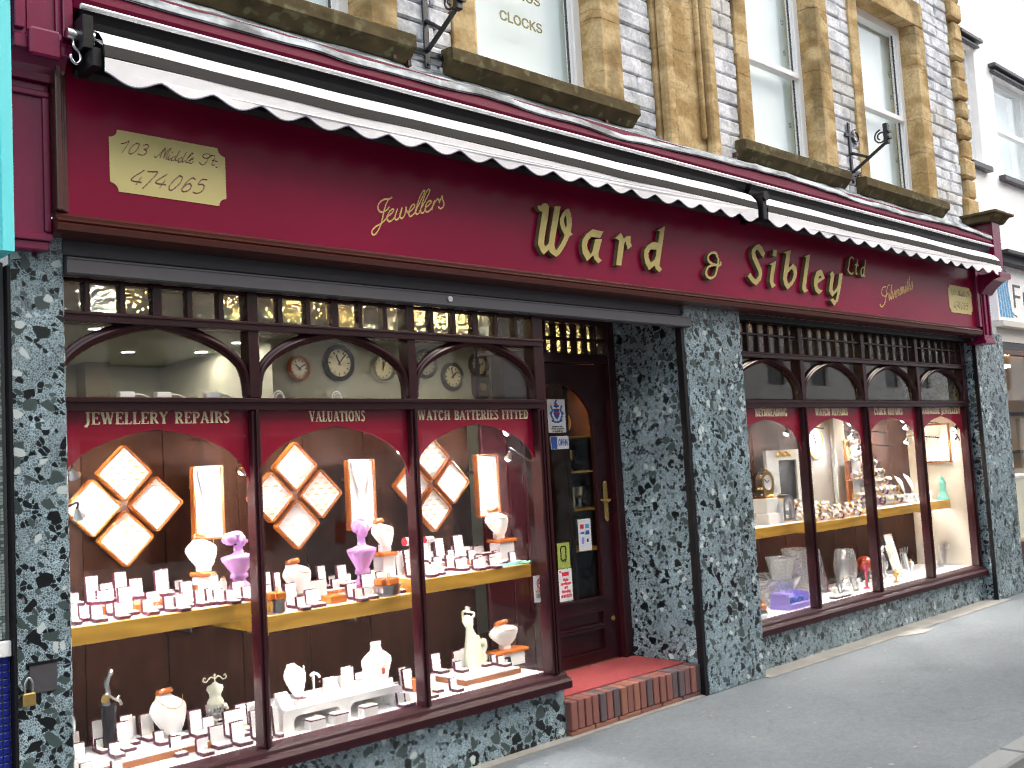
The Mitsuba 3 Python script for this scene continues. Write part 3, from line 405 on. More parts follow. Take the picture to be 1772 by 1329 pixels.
# ================================================================== GRANITE PILLARS AND RISERS
def pillar(x0, x1, y0, y1, z1, label):
    k = thing('granite_pillar', label, 'pillar')
    put(k, 'shaft', cb(x0, x1, y0, y1, 0, z1, .006), 'm_granite')
    return k
p1 = pillar(1.362, 1.575, -.075, .7, 2.66, 'dark speckled granite pillar at the left end with a padlocked hatch')
put(p1, 'edge_strip', bx(1.350, 1.3615, -.09, .3, 0, 2.5), 'm_black')
hz = .885
put(p1, 'hatch_plate', cb(1.408, 1.512, -.083, -.0755, hz-.055, hz+.055, .003), 'm_shut')
put(p1, 'hasp', cat(bx(1.40, 1.53, -.088, -.0755, hz+.056, hz+.064), bx(1.37, 1.408, -.088, -.0755, hz-.045, hz-.038)), 'm_black')
pk = thing('padlock', 'small brass padlock hanging from the hatch on the left pillar', 'padlock')
put(pk, 'body', cb(1.376, 1.424, -.105, -.087, hz-.095, hz-.045, .004), 'm_brass')
put(pk, 'shackle', tube(crom([(1.386, -.096, hz-.05), (1.386, -.096, hz-.01), (1.4, -.096, hz+.012), (1.414, -.096, hz-.01), (1.414, -.096, hz-.05)]), .0042), 'm_silver', True)
p2 = pillar(5.757, 6.44, -.075, .72, 2.66, 'wide speckled granite pillar between the doorway and the right window')
put(p2, 'shutter_guide', cat(bx(5.722, 5.7555, -.07, -.02, .0, 2.49)), 'm_black')
p3 = pillar(10.63, 11.34, -.075, .72, 2.7, 'speckled granite pillar at the far right end of the shopfront')
put(p3, 'edge_strip', bx(10.612, 10.6285, -.078, -.04, 0, 2.56), 'm_black')
sr = thing('stall_riser', 'low granite wall below the left display window', 'wall')
put(sr, 'front_slab', cb(1.576, 4.44, 0, .06, 0, .30, .004), 'm_granite'); put(sr, 'side_slab', cb(4.375, 4.4395, .0605, .62, 0, .30, .004), 'm_granite')
sr2 = thing('stall_riser', 'low granite wall below the right display window', 'wall')
put(sr2, 'front_slab', cb(6.441, 10.629, .04, .1, 0, .27, .004), 'm_granite')

# ================================================================== STEP, PORCH, DOOR
st = thing('brick_step', 'red brick entrance step below the shop door', 'step')
put(st, 'core', bx(4.442, 5.755, .0, .62, 0, .196), 'm_mortar')
xx = 4.446
for i in range(20):
    w = (5.742-4.446)/20
    o = rng.uniform(-.004, .004)
    put(st, 'brick', cb(xx+.003, xx+w-.006, -.035+o, .085, .036, .204+o*.5, .004), f'm_brick{rng.choice([0,0,1,1,2,3])}'); xx += w
xx = 4.446
for i in range(6):
    w = (5.742-4.446)/6
    put(st, 'brick', cb(xx+.003, xx+w-.006, -.03+rng.uniform(-.004, .002), .0, .004, .032, .004), f'm_brick{rng.choice([0,2,2,1])}'); xx += w
solo('door_mat', cb(4.45, 5.745, .10, .60, .197, .207, .003), 'm_mat', 'worn red mat filling the porch floor before the door', 'door mat')
dr_ = thing('shop_door', 'dark red wooden shop door with an arched glass light', 'door')
put(dr_, 'frame', cat(cb(5.68, 5.756, .56, .68, .2, 2.66), cb(4.62, 4.70, .56, .68, .2, 2.66), cb(4.42, 4.6195, .57, .62, .2, 1.93), cb(4.70, 5.68, .57, .68, 2.30, 2.365), cb(4.70, 5.68, .57, .68, 2.58, 2.66), cb(5.664, 5.6805, .548, .60, .2, 2.3, .003)), 'm_frame')
arc = [(u, z) for u, z in crom([(-.40, .64), (-.40, 1.4), (-.40, 1.86), (-.36, 1.99), (-.22, 2.11), (0, 2.165), (.22, 2.11), (.36, 1.99), (.40, 1.86), (.40, 1.4), (.40, .64)], 8)]
arc = Polygon([(5.155+u*.92, z) for u, z in arc])
leaf = Polygon([(4.705, .215), (5.67, .215), (5.67, 2.295), (4.705, 2.295)])
low = sbox(4.82, 5.50, .29, .44).union(sbox(4.82, 5.50, .47, .56))
put(dr_, 'leaf', cat(ext(leaf.difference(arc).difference(low), .60, .645), ext(low, .618, .64)), 'm_frame')
put(dr_, 'glazing_bead', ext(arc.difference(arc.buffer(-.022)), .585, .5995), 'm_frame')
put(dr_, 'bead', ext(low.buffer(.012).difference(low.buffer(-.006)), .592, .5995), 'm_frame')
put(dr_, 'glass', ext_flat(arc.buffer(-.015), .622), 'm_glass')
put(dr_, 'handle_plate', cat(cb(5.572, 5.612, .59, .5995, 1.19, 1.44, .004), ball((5.592, .592, 1.44), .02, (1, .3, 1)), ball((5.592, .592, 1.19), .02, (1, .3, 1))), 'm_brass')
put(dr_, 'handle', tube(crom([(5.592, .595, 1.32), (5.592, .555, 1.325), (5.55, .55, 1.31), (5.50, .555, 1.33)]), .008), 'm_brass', True)
put(dr_, 'lock', disc((5.595, .49), .016, .592, .5995), 'm_brass')
tl = put(dr_, 'transom_light', cat(*[cb(4.73+.105*i, 4.73+.105*i+.03, .59, .64, 2.366, 2.579, .003) for i in range(10)], cb(4.70, 5.68, .588, .642, 2.462, 2.482, .003)), 'm_frame')
for i in range(10):
    for j in range(2):
        a = 4.761+.105*i
        if a+.074 < 5.69: put(tl, 'pane', hammered(a-.002, a+.077, .612, .617, (2.364, 2.480)[j], (2.464, 2.582)[j]), 'm_reeded', True)
solo('porch_ceiling', bx(4.42, 5.755, -.04, .57, 2.665, 2.70), 'm_frame', kind='structure')
def sign(name, label, x0, x1, y, z0, z1, bsdf, catg='notice', t=.002):
    k = thing(name, label, catg); put(k, 'card', bx(x0, x1, y-t, y, z0, z1), bsdf); return k
yd = .615
k = sign('crest_notice', 'white notice with a coat of arms on the door glass', 5.07, 5.245, yd, 1.815, 2.045, 'm_white')
sh = Polygon([(-.03, .03), (.03, .03), (.03, -.01), (0, -.045), (-.03, -.01)])
cx, cz = 5.157, 1.958
put(k, 'crest', cat(ext(affinity.translate(sh, cx, cz-.01), yd-.004, yd-.0021), *[ext(strokes([[(cx+s*.035, cz-.055), (cx+s*.055, cz-.02), (cx+s*.042, cz+.01), (cx+s*.055, cz+.04)], [(cx+s*.05, cz), (cx+s*.066, cz-.012)]], .012), yd-.004, yd-.0021) for s in (-1, 1)], ext(strokes([[(cx-.05, cz-.06), (cx, cz-.072), (cx+.05, cz-.06)]], .012), yd-.004, yd-.0021), ext(strokes([[(cx, cz+.03), (cx-.012, cz+.06), (cx+.006, cz+.08)], [(cx-.02, cz+.04), (cx+.02, cz+.04)]], .012), yd-.004, yd-.0021)), 'm_blueprint')
put(k, 'crest_red', cat(ext(sbox(cx-.018, cx+.018, cz-.018, cz+.002), yd-.006, yd-.0041), ext(sbox(cx-.01, cx+.008, cz+.045, cz+.06), yd-.006, yd-.0041)), 'm_redprint')
put(k, 'lettering', cat(txt('MEMBER OF THE', .008, cx-.05, yd-.0022, 1.852, .10), txt('NATIONAL ASSOCIATION', .008, cx-.062, yd-.0022, 1.836, .124), txt('OF GOLDSMITHS', .008, cx-.05, yd-.0022, 1.82, .10)), 'm_black')
k = sign('open_sign', 'small white and blue OPEN sign below the crest notice', 5.085, 5.262, yd, 1.70, 1.79, 'm_white')
put(k, 'blue_block', bx(5.087, 5.145, yd-.004, yd-.0021, 1.703, 1.787), 'm_blueprint'); put(k, 'lettering', txt('OPEN', .042, 5.158, yd-.0022, 1.724, .09), 'm_blueprint')
k = sign('card_sticker', 'white card payment sticker at mid height on the door glass', 5.305, 5.435, yd, .985, 1.205, 'm_white')
for i, (c, r) in enumerate([('m_redprint', (5.325, 5.362)), ('m_skyblue', (5.378, 5.415))]): put(k, 'logo', bx(r[0], r[1], yd-.004, yd-.0021, 1.14, 1.168), c)
put(k, 'logo', cat(bx(5.378, 5.415, yd-.004, yd-.0021, 1.095, 1.122), bx(5.325, 5.362, yd-.004, yd-.0021, 1.104, 1.116)), 'm_blueprint'); put(k, 'logo', bx(5.335, 5.358, yd-.004, yd-.0021, 1.035, 1.078), 'm_lilac'); put(k, 'logo', bx(5.387, 5.404, yd-.004, yd-.0021, 1.045, 1.065), 'm_black')
k = sign('green_sticker', 'olive green sticker with a black monogram low on the door glass', 5.085, 5.205, yd, .885, 1.06, 'm_greenprint')
put(k, 'monogram', ext(strokes([[(5.165, 1.035), (5.125, 1.035), (5.115, 1.02), (5.115, .955), (5.13, .935), (5.15, .945)], [(5.135, 1.035), (5.165, 1.035), (5.165, .95), (5.155, .935)]], .009, smooth=False), yd-.004, yd-.0021), 'm_black')
k = sign('surveillance_notice', 'white and red video surveillance notice under the green sticker', 5.082, 5.212, yd, .665, .882, 'm_white')
put(k, 'lettering', cat(*[txt(s, .02, 5.147-w/2, yd-.0022, z, w) for s, w, z in (('Video', .055, .80), ('surveillance', .10, .775), ('and', .035, .75), ('Recording', .085, .722), ('IN OPERATION', .105, .69))], bx(5.112, 5.18, yd-.004, yd-.0021, .835, .86), bx(5.088, 5.104, yd-.004, yd-.0021, .862, .874)), 'm_redprint')

# ================================================================== WINDOW FRAMES
UARCH = [(0, 2.318), (.25, 2.297), (.5, 2.262), (.7, 2.222), (.85, 2.176), (.94, 2.13), (.985, 2.07), (1, 2.0)]
PARCH = [(0, 1.852), (.3, 1.828), (.55, 1.793), (.75, 1.748), (.88, 1.697), (.95, 1.65), (1, 1.58)]
def arch_pts(x0, x1, A, k=6):
    h = (x1-x0)/2; c = (x0+x1)/2; q = crom(A, k)
    return [(c-u*h, z) for u, z in q[::-1]]+[(c+u*h, z) for u, z in q[1:]]
def win(posts, y, z0, zt, zb, ztop, mw, texts, where, npane, rows, stack):
    k = thing('display_window', f'dark red framed shop window with arched top lights {where}', 'window')
    for i, x in enumerate(posts):
        w = mw*(1.0 if i not in (0, len(posts)-1) else 1.5)
        put(k, 'mullion', cat(cb(x-w/2, x+w/2, y-.028, y+.05, z0, zt-.028), cb(x-w/2-.006, x+w/2+.006, y-.034, y+.05, zt+.0285, ztop), cb(x-w/6, x+w/6, y-.042, y-.0275, z0+.002, zt-.0285, .004)), 'm_frame')
    a, b = posts[0], posts[-1]
    put(k, 'transom', cat(cb(a-.03, b+.03, y-.036, y+.06, zt-.028, zt+.028), cb(a-.03, b+.03, y-.05, y-.0365, zt+.008, zt+.028, .003)), 'm_frame')
    put(k, 'beam', cat(cb(a-.03, b+.03, y-.05, y+.05, zb-.024, zb+.02), cb(a-.03, b+.03, y-.058, y-.0505, zb+.004, zb+.016, .003)), 'm_frame')
    sp = [(y-.085, z0-.085), (y-.085, z0-.045), (y-.072, z0-.030), (y-.05, z0-.026), (y-.045, z0-.012), (y-.03, z0), (y+.07, z0), (y+.07, z0-.085)]
    put(k, 'sill', extx(sp, a-.01, b+(.07 if posts[0] < 3 else .03)), 'm_sillw')
    for i in range(len(posts)-1):
        x0, x1 = posts[i]+mw/2+.006, posts[i+1]-mw/2-.006
        ar = arch_pts(x0, x1, UARCH)
        put(k, 'arch', cat(*[tube([(px, y+yy, pz+zz) for px, pz in ar], rr, 8) for yy, zz, rr in ((-.016, 0., .0135), (-.002, .012, .017), (-.002, -.012, .016), (.012, .0, .018))]), 'm_frame', 40)
        put(k, 'glass', sheet('y', y+.006, posts[i]+.004, posts[i+1]-.004, z0+.001, zt-.029), 'm_glass')
        put(k, 'top_glass', sheet('y', y+.012, posts[i]+.004, posts[i+1]-.004, zt+.029, zb-.025), 'm_glass')
        pa = arch_pts(posts[i]+mw/2, posts[i+1]-mw/2, PARCH)
        pg = Polygon([(posts[i]+mw/2-.01, zt-.02), (posts[i]+mw/2-.01, 1.58)]+pa+[(posts[i+1]-mw/2+.01, 1.58), (posts[i+1]-mw/2+.01, zt-.02)])
        ps = put(k, 'arched_panel', ext(pg, y+.0165, y+.020), 'm_panel')
        s, u0, u1 = texts[i]
        bw = posts[i+1]-posts[i]
        put(ps, 'lettering', ext(serif(s, posts[i]+u0*bw, posts[i]+u1*bw, 1.875, .052 if stack == 0 else .058, 1. if stack == 0 else 1.3), y+.0135, y+.0163), 'm_ctext')
        n = npane; pw = (posts[i+1]-posts[i])/n
        zr = [zb+.02]+[zb+.02+r for r in rows]
        for j in range(n):
            xa = posts[i]+j*pw
            if j: put(k, 'glazing_bar', cb(xa-(.021 if j == n/2 else .0125), xa+(.021 if j == n/2 else .0125), y-.022, y+.03, zb+.0205, ztop), 'm_frame')
            for r in range(len(zr)-1):
                put(k, 'small_pane', hammered(xa+.010, xa+pw-.010, y+.004, y+.009, zr[r], zr[r+1], .006 if stack == 0 else .012), 'm_reeded', True)
        for r in zr[1:-1]: put(k, 'cross_bar', cb(posts[i]+.02, posts[i+1]-.02, y-.018, y+.026, r-.009, r+.009, .003), 'm_frame')
    return k
LP_ = [1.535, 2.46, 3.40, 4.355]
lw = win(LP_, 0., .385, 1.957, 2.325, 2.64, .042, [('JEWELLERY REPAIRS', .155, .875), ('VALUATIONS', .335, .69), ('WATCH BATTERIES FITTED', .055, .93)], 'left of the doorway', 6, (.135, .29), 0)
put(lw, 'corner_post', cat(cb(4.316, 4.378, -.045, .04, .386, 1.928), cb(4.378, 4.406, -.03, .05, .386, 2.64), cb(4.335, 4.343, -.055, -.0455, .386, 1.93, .003), cb(4.355, 4.363, -.055, -.0455, .386, 1.93, .003)), 'm_frame')
put(lw, 'side_frame', cat(cb(4.377, 4.405, .545, .57, .386, 2.64), cb(4.37, 4.42, .05, .54, .32, .386), cb(4.37, 4.42, .05, .54, 1.93, 1.985), cb(4.38, 4.41, .05, .54, 2.30, 2.345)), 'm_frame')
put(lw, 'side_glass', sheet('x', 4.394, .045, .545, .387, 1.929), 'm_glass'); put(lw, 'side_glass', sheet('x', 4.394, .045, .545, 1.986, 2.30), 'm_glass')
RP_ = [6.42, 7.445, 8.475, 9.512, 10.56]
rw = win(RP_, .066, .345, 1.967, 2.345, 2.66, .05, [('RETHREADING', .36, .80), ('WATCH REPAIRS', .22, .74), ('CLOCK REPAIRS', .2, .72), ('HANDMADE JEWELLERY', .06, .93)], 'right of the wide granite pillar', 7, (.14, .28), 1)
k = sign('no_smoking_sign', 'white no smoking sticker inside the left window by the door', 4.265, 4.372, .03, .80, .955, 'm_white')
k2 = (4.322, .907)
put(k, 'symbol', cat(ext(Point(*k2).buffer(.033).difference(Point(*k2).buffer(.026)), .026, .0279), ext(LineString([(k2[0]-.022, k2[1]+.022), (k2[0]+.022, k2[1]-.022)]).buffer(.0035), .026, .0279)), 'm_redprint')
put(k, 'cigarette', cat(ext(sbox(k2[0]-.018, k2[0]+.016, k2[1]-.005, k2[1]+.002), .0262, .0279)), 'm_black')
put(k, 'lettering', cat(txt('NO SMOKING', .012, 4.28, .0278, .858, .085), ), 'm_redprint'); put(k, 'small_print', cat(*[txt('It is against the law to smoke', .006, 4.282, .0278, .84-.012*i, .08) for i in range(2)]), 'm_black')

# ================================================================== FASCIA SIGN
fs = thing('fascia_sign', 'long glossy burgundy shop sign board with gold lettering', 'sign')
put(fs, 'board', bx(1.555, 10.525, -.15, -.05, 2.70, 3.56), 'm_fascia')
mp = [(-.05, 2.636), (-.168, 2.636), (-.192, 2.644), (-.198, 2.668), (-.190, 2.676), (-.198, 2.682), (-.190, 2.692), (-.178, 2.694), (-.180, 2.706), (-.170, 2.716), (-.158, 2.719), (-.1502, 2.722), (-.1502, 2.700), (-.05, 2.69)]
put(fs, 'lower_moulding', extx(mp, 1.51, 10.54), 'm_mould')
put(fs, 'end_moulding', cat(cb(1.512, 1.537, -.198, -.05, 2.723, 3.45), cb(1.537, 1.553, -.178, -.05, 2.723, 3.45), cb(1.553, 1.568, -.164, -.1502, 2.723, 3.45)), 'm_mould')
put(fs, 'end_moulding', cat(cb(10.50, 10.56, -.19, -.05, 2.723, 3.45)), 'm_burg')
put(fs, 'capping', extx([(-.05, 3.56), (-.235, 3.56), (-.25, 3.60), (-.235, 3.70), (-.05, 3.76)], 1.575, 10.85), 'm_burgm')
for name, loops in LETTERS.items():
    g = Polygon(loops[0], loops[1:]).buffer(0).buffer(.0028, join_style=2)
    nm = {'i_dot': 'letter_dot'}.get(name, 'letter_'+{'W': 'capital_w', 'S': 'capital_s'}.get(name, name))
    k = put(fs, nm, ext(g, -.1815, -.1806), 'm_goldl'); put(k, 'side', ext(g.buffer(-.0004), -.1805, -.1505), 'm_letter_side')
for name, w, nm in (('amp', .021, 'ampersand'), ('L2', .017, 'letter_capital_l'), ('t2', .017, 'letter_t'), ('d2', .017, 'letter_d')):
    g = strokes(STROKES[name], w, (w*1.15, w*.6, .6))
    k = put(fs, nm, ext(g, -.1815, -.1806), 'm_goldl'); put(k, 'side', ext(g.buffer(-.0004), -.1805, -.1505), 'm_letter_side')
put(fs, 'script_lettering', ext(strokes(STROKES['jewellers'], .008, (.0105, .0055, 1.0)), -.1517, -.1503), 'm_goldp', label='gold script word on the left half of the sign')
put(fs, 'script_lettering', ext(strokes(STROKES['silversmiths'][:2]+handwriting('ilversmiths', 8.66, 2.862, 9.16, 3.01, .125), .008, (.0095, .006, 1.0)), -.1517, -.1503), 'm_goldp', label='gold script word at the right end of the sign')
pc = np.array(STROKES['plate_corners'][0]); bx0, bx1 = (pc[1,0]+pc[2,0])/2, (pc[5,0]+pc[6,0])/2


zc = pc[:, 1]; zt, zb_ = (zc[0]+zc[7])/2, (zc[3]+zc[4])/2
for dx, lab in ((0, 'cream address plaque with clipped corners at the left end of the sign'), (None, 'cream address plaque at the right end of the sign')):
    if dx is None: dx = 10.18-(bx0+bx1)/2
    R_ = sbox(bx0+dx, bx1+dx, zb_, zt)
    for cx_ in (bx0+dx, bx1+dx):
        for cz_ in (zb_, zt): R_ = R_.difference(Point(cx_, cz_).buffer(.036))
    k = thing('address_plaque', lab, 'sign plate')
    put(k, 'plate', ext(R_, -.153, -.1503), 'm_cream')
    sts = [[(a+dx, b) for a, b in s] for s in STROKES['plate']]
    put(k, 'lettering', ext(strokes(sts[:17], .0036, (.0048, .0022, 1.0)), -.1542, -.1531), 'm_ink')
    put(k, 'number', ext(strokes(sts[17:], .005, (.0070, .0028, 1.0)), -.1542, -.1531), 'm_ink')
# shutter box under the sign
sb = thing('roller_shutter', 'dark grey roller shutter box over the left window and doorway', 'shutter')
put(sb, 'box', extx([(-.055, 2.6355), (-.055, 2.575), (-.065, 2.568), (-.015, 2.56), (.06, 2.56), (.06, 2.6355)], 1.577, 5.755), 'm_shut')
put(sb, 'bottom_bar', cat(extx([(-.105, 2.556), (-.105, 2.492), (-.097, 2.485), (-.04, 2.485), (-.04, 2.558), (-.10, 2.558)], 1.577, 5.80), extx([(-.109, 2.548), (-.109, 2.553), (-.1055, 2.553), (-.1055, 2.548)], 1.577, 5.80)), 'm_shut')
put(sb, 'lock', cat(disc((3.62, 2.525), .016, -.113, -.1052)), 'm_silver')
solo('window_header', bx(6.441, 10.629, -.04, .10, 2.59, 2.6355), 'm_black', 'black header strip under the sign over the right window', 'header')

# ================================================================== AWNINGS
def awning(x0, x1, label):
    k = thing('awning', label, 'awning')
    put(k, 'shaded_hood', cat(extx([(-.151, 3.5595), (-.292, 3.548), (-.292, 3.530), (-.28, 3.532), (-.27, 3.5), (-.24, 3.46), (-.20, 3.40), (-.18, 3.32), (-.151, 3.30)], x0, x1)), 'm_black')  # solid black in place of the shadow inside the hood
    put(k, 'front_rail', extx([(-.2925, 3.552), (-.31, 3.551), (-.315, 3.542), (-.310, 3.534), (-.2925, 3.534)], x0-.02, x1+.02), 'm_upvc')
    N = 40
    def sheet(a, b, th=.0):
        return a
    def strip(prof, mat, nm):
        p = np.array(prof); xs = np.linspace(x0+.04, x1-.03, N)
        v = []
        for i, xx in enumerate(xs):
            sag = .004*math.sin(i*.35+x0)+.0015*math.sin(i*1.1)
            v += [[xx, q[0]+sag*.4, q[1]+sag] for q in p]
        v = np.array(v); m = len(p); f = []
        for i in range(N-1):
            for j in range(m):
                a, b, c, d = i*m+j, i*m+(j+1) % m, (i+1)*m+(j+1) % m, (i+1)*m+j
                f += [[a, b, c], [a, c, d]]
        put(k, nm, trimesh.Trimesh(v, f, process=False), mat, 40)
    strip([(-.20, 3.475), (-.275, 3.462), (-.33, 3.430), (-.364, 3.392), (-.374, 3.370), (-.36, 3.370), (-.27, 3.43), (-.20, 3.46)], 'm_awnw', 'canvas')
    strip([(-.3742, 3.3695), (-.380, 3.345), (-.3835, 3.318), (-.374, 3.318), (-.362, 3.3695)], 'm_awnb', 'dark_band')
    W = .236; n = max(2, int(round((x1-x0-.07)/W))); W = (x1-x0-.07)/n
    lo = []
    for i in range(n*12+1):
        u = i/12; ph = u-math.floor(u)
        lo.append((x0+.04+u*W, 3.258-.036*abs(math.sin(np.pi*ph))**1.25+.003*math.cos(2*np.pi*ph)))
    def val(pts, ya):
        xs = [p[0] for p in pts]
        m = ext(Polygon([(x0+.04, 3.3175)]+pts+[(x1-.03, 3.3175)]), ya, ya+.004)
        m = m.subdivide_to_size(.25, max_iter=4) if False else m
        v = np.array(m.vertices); v[:, 1] += .006*np.sin(v[:, 0]*5.3)*(3.335-v[:, 2])/.1
        return trimesh.Trimesh(v, m.faces, process=False)
    put(k, 'valance', val(lo, -.382), 'm_awnw')
    put(k, 'edge_trim', tube([(p[0], -.380+.006*math.sin(p[0]*5.3)*(3.335-p[1])/.1, p[1]) for p in lo], .0035, 5), 'm_trim')
    return k
aw = awning(1.60, 6.34, 'long striped black and white awning over the left part of the sign')
aw2 = awning(6.40, 10.70, 'shorter striped awning section over the right part of the sign')
put(aw, 'end_bracket', cat(cb(1.575, 1.62, -.33, -.17, 3.36, 3.50), cb(1.60, 1.638, -.36, -.2, 3.28, 3.36)), 'm_black')
put(aw, 'roller_end', cat(*[lathe([(0, 0), (r, 0), (r, l), (0, l)], (0, 0, 0), 18).apply_transform(trimesh.transformations.rotation_matrix(math.pi/2, [0, 1, 0])).apply_translation([xo, -.275, 3.425]) for r, l, xo in ((.024, .05, 1.53), (.03, .016, 1.578), (.027, .03, 1.60), (.033, .01, 1.625))]), 'm_silver', 30)
put(aw, 'crank_eye', tube(crom([(1.558, -.275, 3.40), (1.558, -.28, 3.375), (1.578, -.28, 3.355), (1.583, -.28, 3.325), (1.565, -.28, 3.305), (1.547, -.28, 3.32), (1.545, -.28, 3.34)]), .007), 'm_silver', True)
put(aw2, 'centre_bracket', cat(cb(6.345, 6.40, -.40, -.2, 3.25, 3.44), disc((6.375, 3.42), .035, -.415, -.2)), 'm_black')
put(aw2, 'crank_eye', ring((10.73, -.36, 3.27), .025, .006, 'y'), 'm_silver', True)

# ================================================================== BURGUNDY PILASTERS
lp = thing('burgundy_pilaster', 'glossy burgundy panelled pilaster at the left end of the sign', 'pilaster')
put(lp, 'upper_panel', cat(cb(1.345, 1.572, -.225, 0, 3.40, 4.1), cb(1.345, 1.385, -.245, -.2255, 3.42, 4.1), cb(1.532, 1.572, -.245, -.2255, 3.42, 4.1), cb(1.395, 1.40, -.232, -.2255, 3.42, 4.1, .002), cb(1.505, 1.518, -.24, -.2255, 3.42, 4.1, .004)), 'm_burg')
put(lp, 'corbel', cat(cb(1.345, 1.572, -.235, 0, 3.345, 3.40), cb(1.395, 1.518, -.262, -.2355, 3.315, 3.43, .01), extx([(0, 3.345), (-.215, 3.345), (-.19, 3.30), (-.165, 3.28), (-.16, 3.25), (0, 3.25)], 1.345, 1.555)), 'm_burg')
put(lp, 'lower_panel', cat(cb(1.345, 1.508, -.135, 0, 2.63, 3.2495), cb(1.345, 1.505, -.15, -.1355, 3.19, 3.215, .004), cb(1.48, 1.505, -.147, -.1355, 2.64, 3.19), cb(1.345, 1.352, -.147, -.1355, 2.64, 3.19)), 'm_burg')
put(lp, 'base', cat(cb(1.345, 1.508, -.155, 0, 2.60, 2.63), cb(1.345, 1.495, -.14, 0, 2.565, 2.60)), 'm_burg')
rp = thing('burgundy_pilaster', 'burgundy bracketed pilaster with a stone cap at the right end of the sign', 'pilaster')
put(rp, 'shaft', cat(cb(10.565, 10.85, -.10, 0, 2.63, 3.3), cb(10.60, 10.81, -.185, -.1005, 2.60, 3.12), cb(10.635, 10.665, -.20, -.1855, 2.65, 3.1, .01), cb(10.74, 10.77, -.20, -.1855, 2.65, 3.1, .01)), 'm_burg')
put(rp, 'bracket', cat(extx([(0, 3.02), (-.20, 3.06), (-.25, 3.12), (-.33, 3.18), (-.40, 3.20), (-.40, 3.25), (0, 3.25)], 10.58, 10.85)), 'm_burg')
put(rp, 'base', cb(10.59, 10.83, -.20, 0, 2.56, 2.60), 'm_burg')
put(rp, 'upper_panel', cb(10.86, 11.06, -.26, 0, 3.25, 3.82), 'm_burg')
put(rp, 'cap', cat(extx([(.0, 3.82), (-.27, 3.82), (-.34, 3.885), (0, 3.90)], 10.74, 11.14), cb(10.70, 11.18, -.37, .0, 3.888, 3.912, .004)), 'm_sill')
# ================================================================== UPPER STOREY
ub = thing('stone_building', 'grey stone upper storey with honey coloured dressed stone window surrounds', 'building')
ZT = 8.2
OPEN = [(2.15, 3.2), (4.05, 5.10), (6.97, 7.98), (8.84, 9.95)]
put(ub, 'backing_wall', cat(*[bx(a, b, .03, .30, 3.6, ZT) for a, b in zip([1.2]+[o[1]+.08 for o in OPEN], [o[0]-.08 for o in OPEN]+[11.11])], *[bx(a-.08, b+.08, .03, .24, 3.6, 3.826) for a, b in OPEN], *[bx(a-.08, b+.08, .03, .24, 6.04, ZT) for a, b in OPEN[3:]]), 'm_wallmortar')
def blocks(x0, x1, z0, z1, full=True):
    z = 3.66; row = 0
    while z < z1:
        h = .118+rng.uniform(-.012, .014)
        za, zb2 = max(z, z0), min(z+h, z1)
        if zb2-za > .03:
            x = x0 - (rng.uniform(0, .12) if x1-x0 > .5 else 0)
            while x < x1:
                L = rng.uniform(.19, .40)
                xa, xb = max(x, x0), min(x+L, x1)
                if x1-xb < .09: xb = x1
                if xb-xa > .03:
                    m = cb(xa+.0035, xb-.0035, rng.uniform(-.014, .002), .04, za+.004, zb2-.004, rng.uniform(.008, .014))
                    v = np.array(m.vertices); v += (meshkit.noise(v*23.)[:, None]-.5)*[.012, .012, .012]
                    put(ub, 'stone_block', trimesh.Trimesh(v, m.faces, process=False), 'm_lias')
                x = xb
                if xb == x1: break
        z += h
blocks(1.6, 3.45, 3.66, 3.83); blocks(3.42, 3.83, 3.66, 4.75); blocks(3.86, 5.3, 3.66, 3.83)
blocks(5.31, 5.70, 3.66, 5.4); blocks(6.37, 6.75, 3.66, 5.7); blocks(6.76, 8.2, 3.66, 3.83)
blocks(8.21, 8.65, 3.66, 6.1); blocks(8.66, 10.2, 3.66, 3.83); blocks(10.21, 10.83, 3.66, 6.9); blocks(8.66, 10.2, 6.02, 6.5)
z = 3.70; i = 0
while z < 7.2:
    L = .30 if i % 2 else .20
    h = .215
    m = cb(11.13-L+.006, 11.13, -.05 if i % 2 else -.035, .3, z+.004, z+h-.004, .022)
    v = np.array(m.vertices); v += (meshkit.noise(v*17.)[:, None]-.5)*.014
    put(ub, 'quoin', trimesh.Trimesh(v, m.faces, process=False), 'm_ham')
    z += h; i += 1
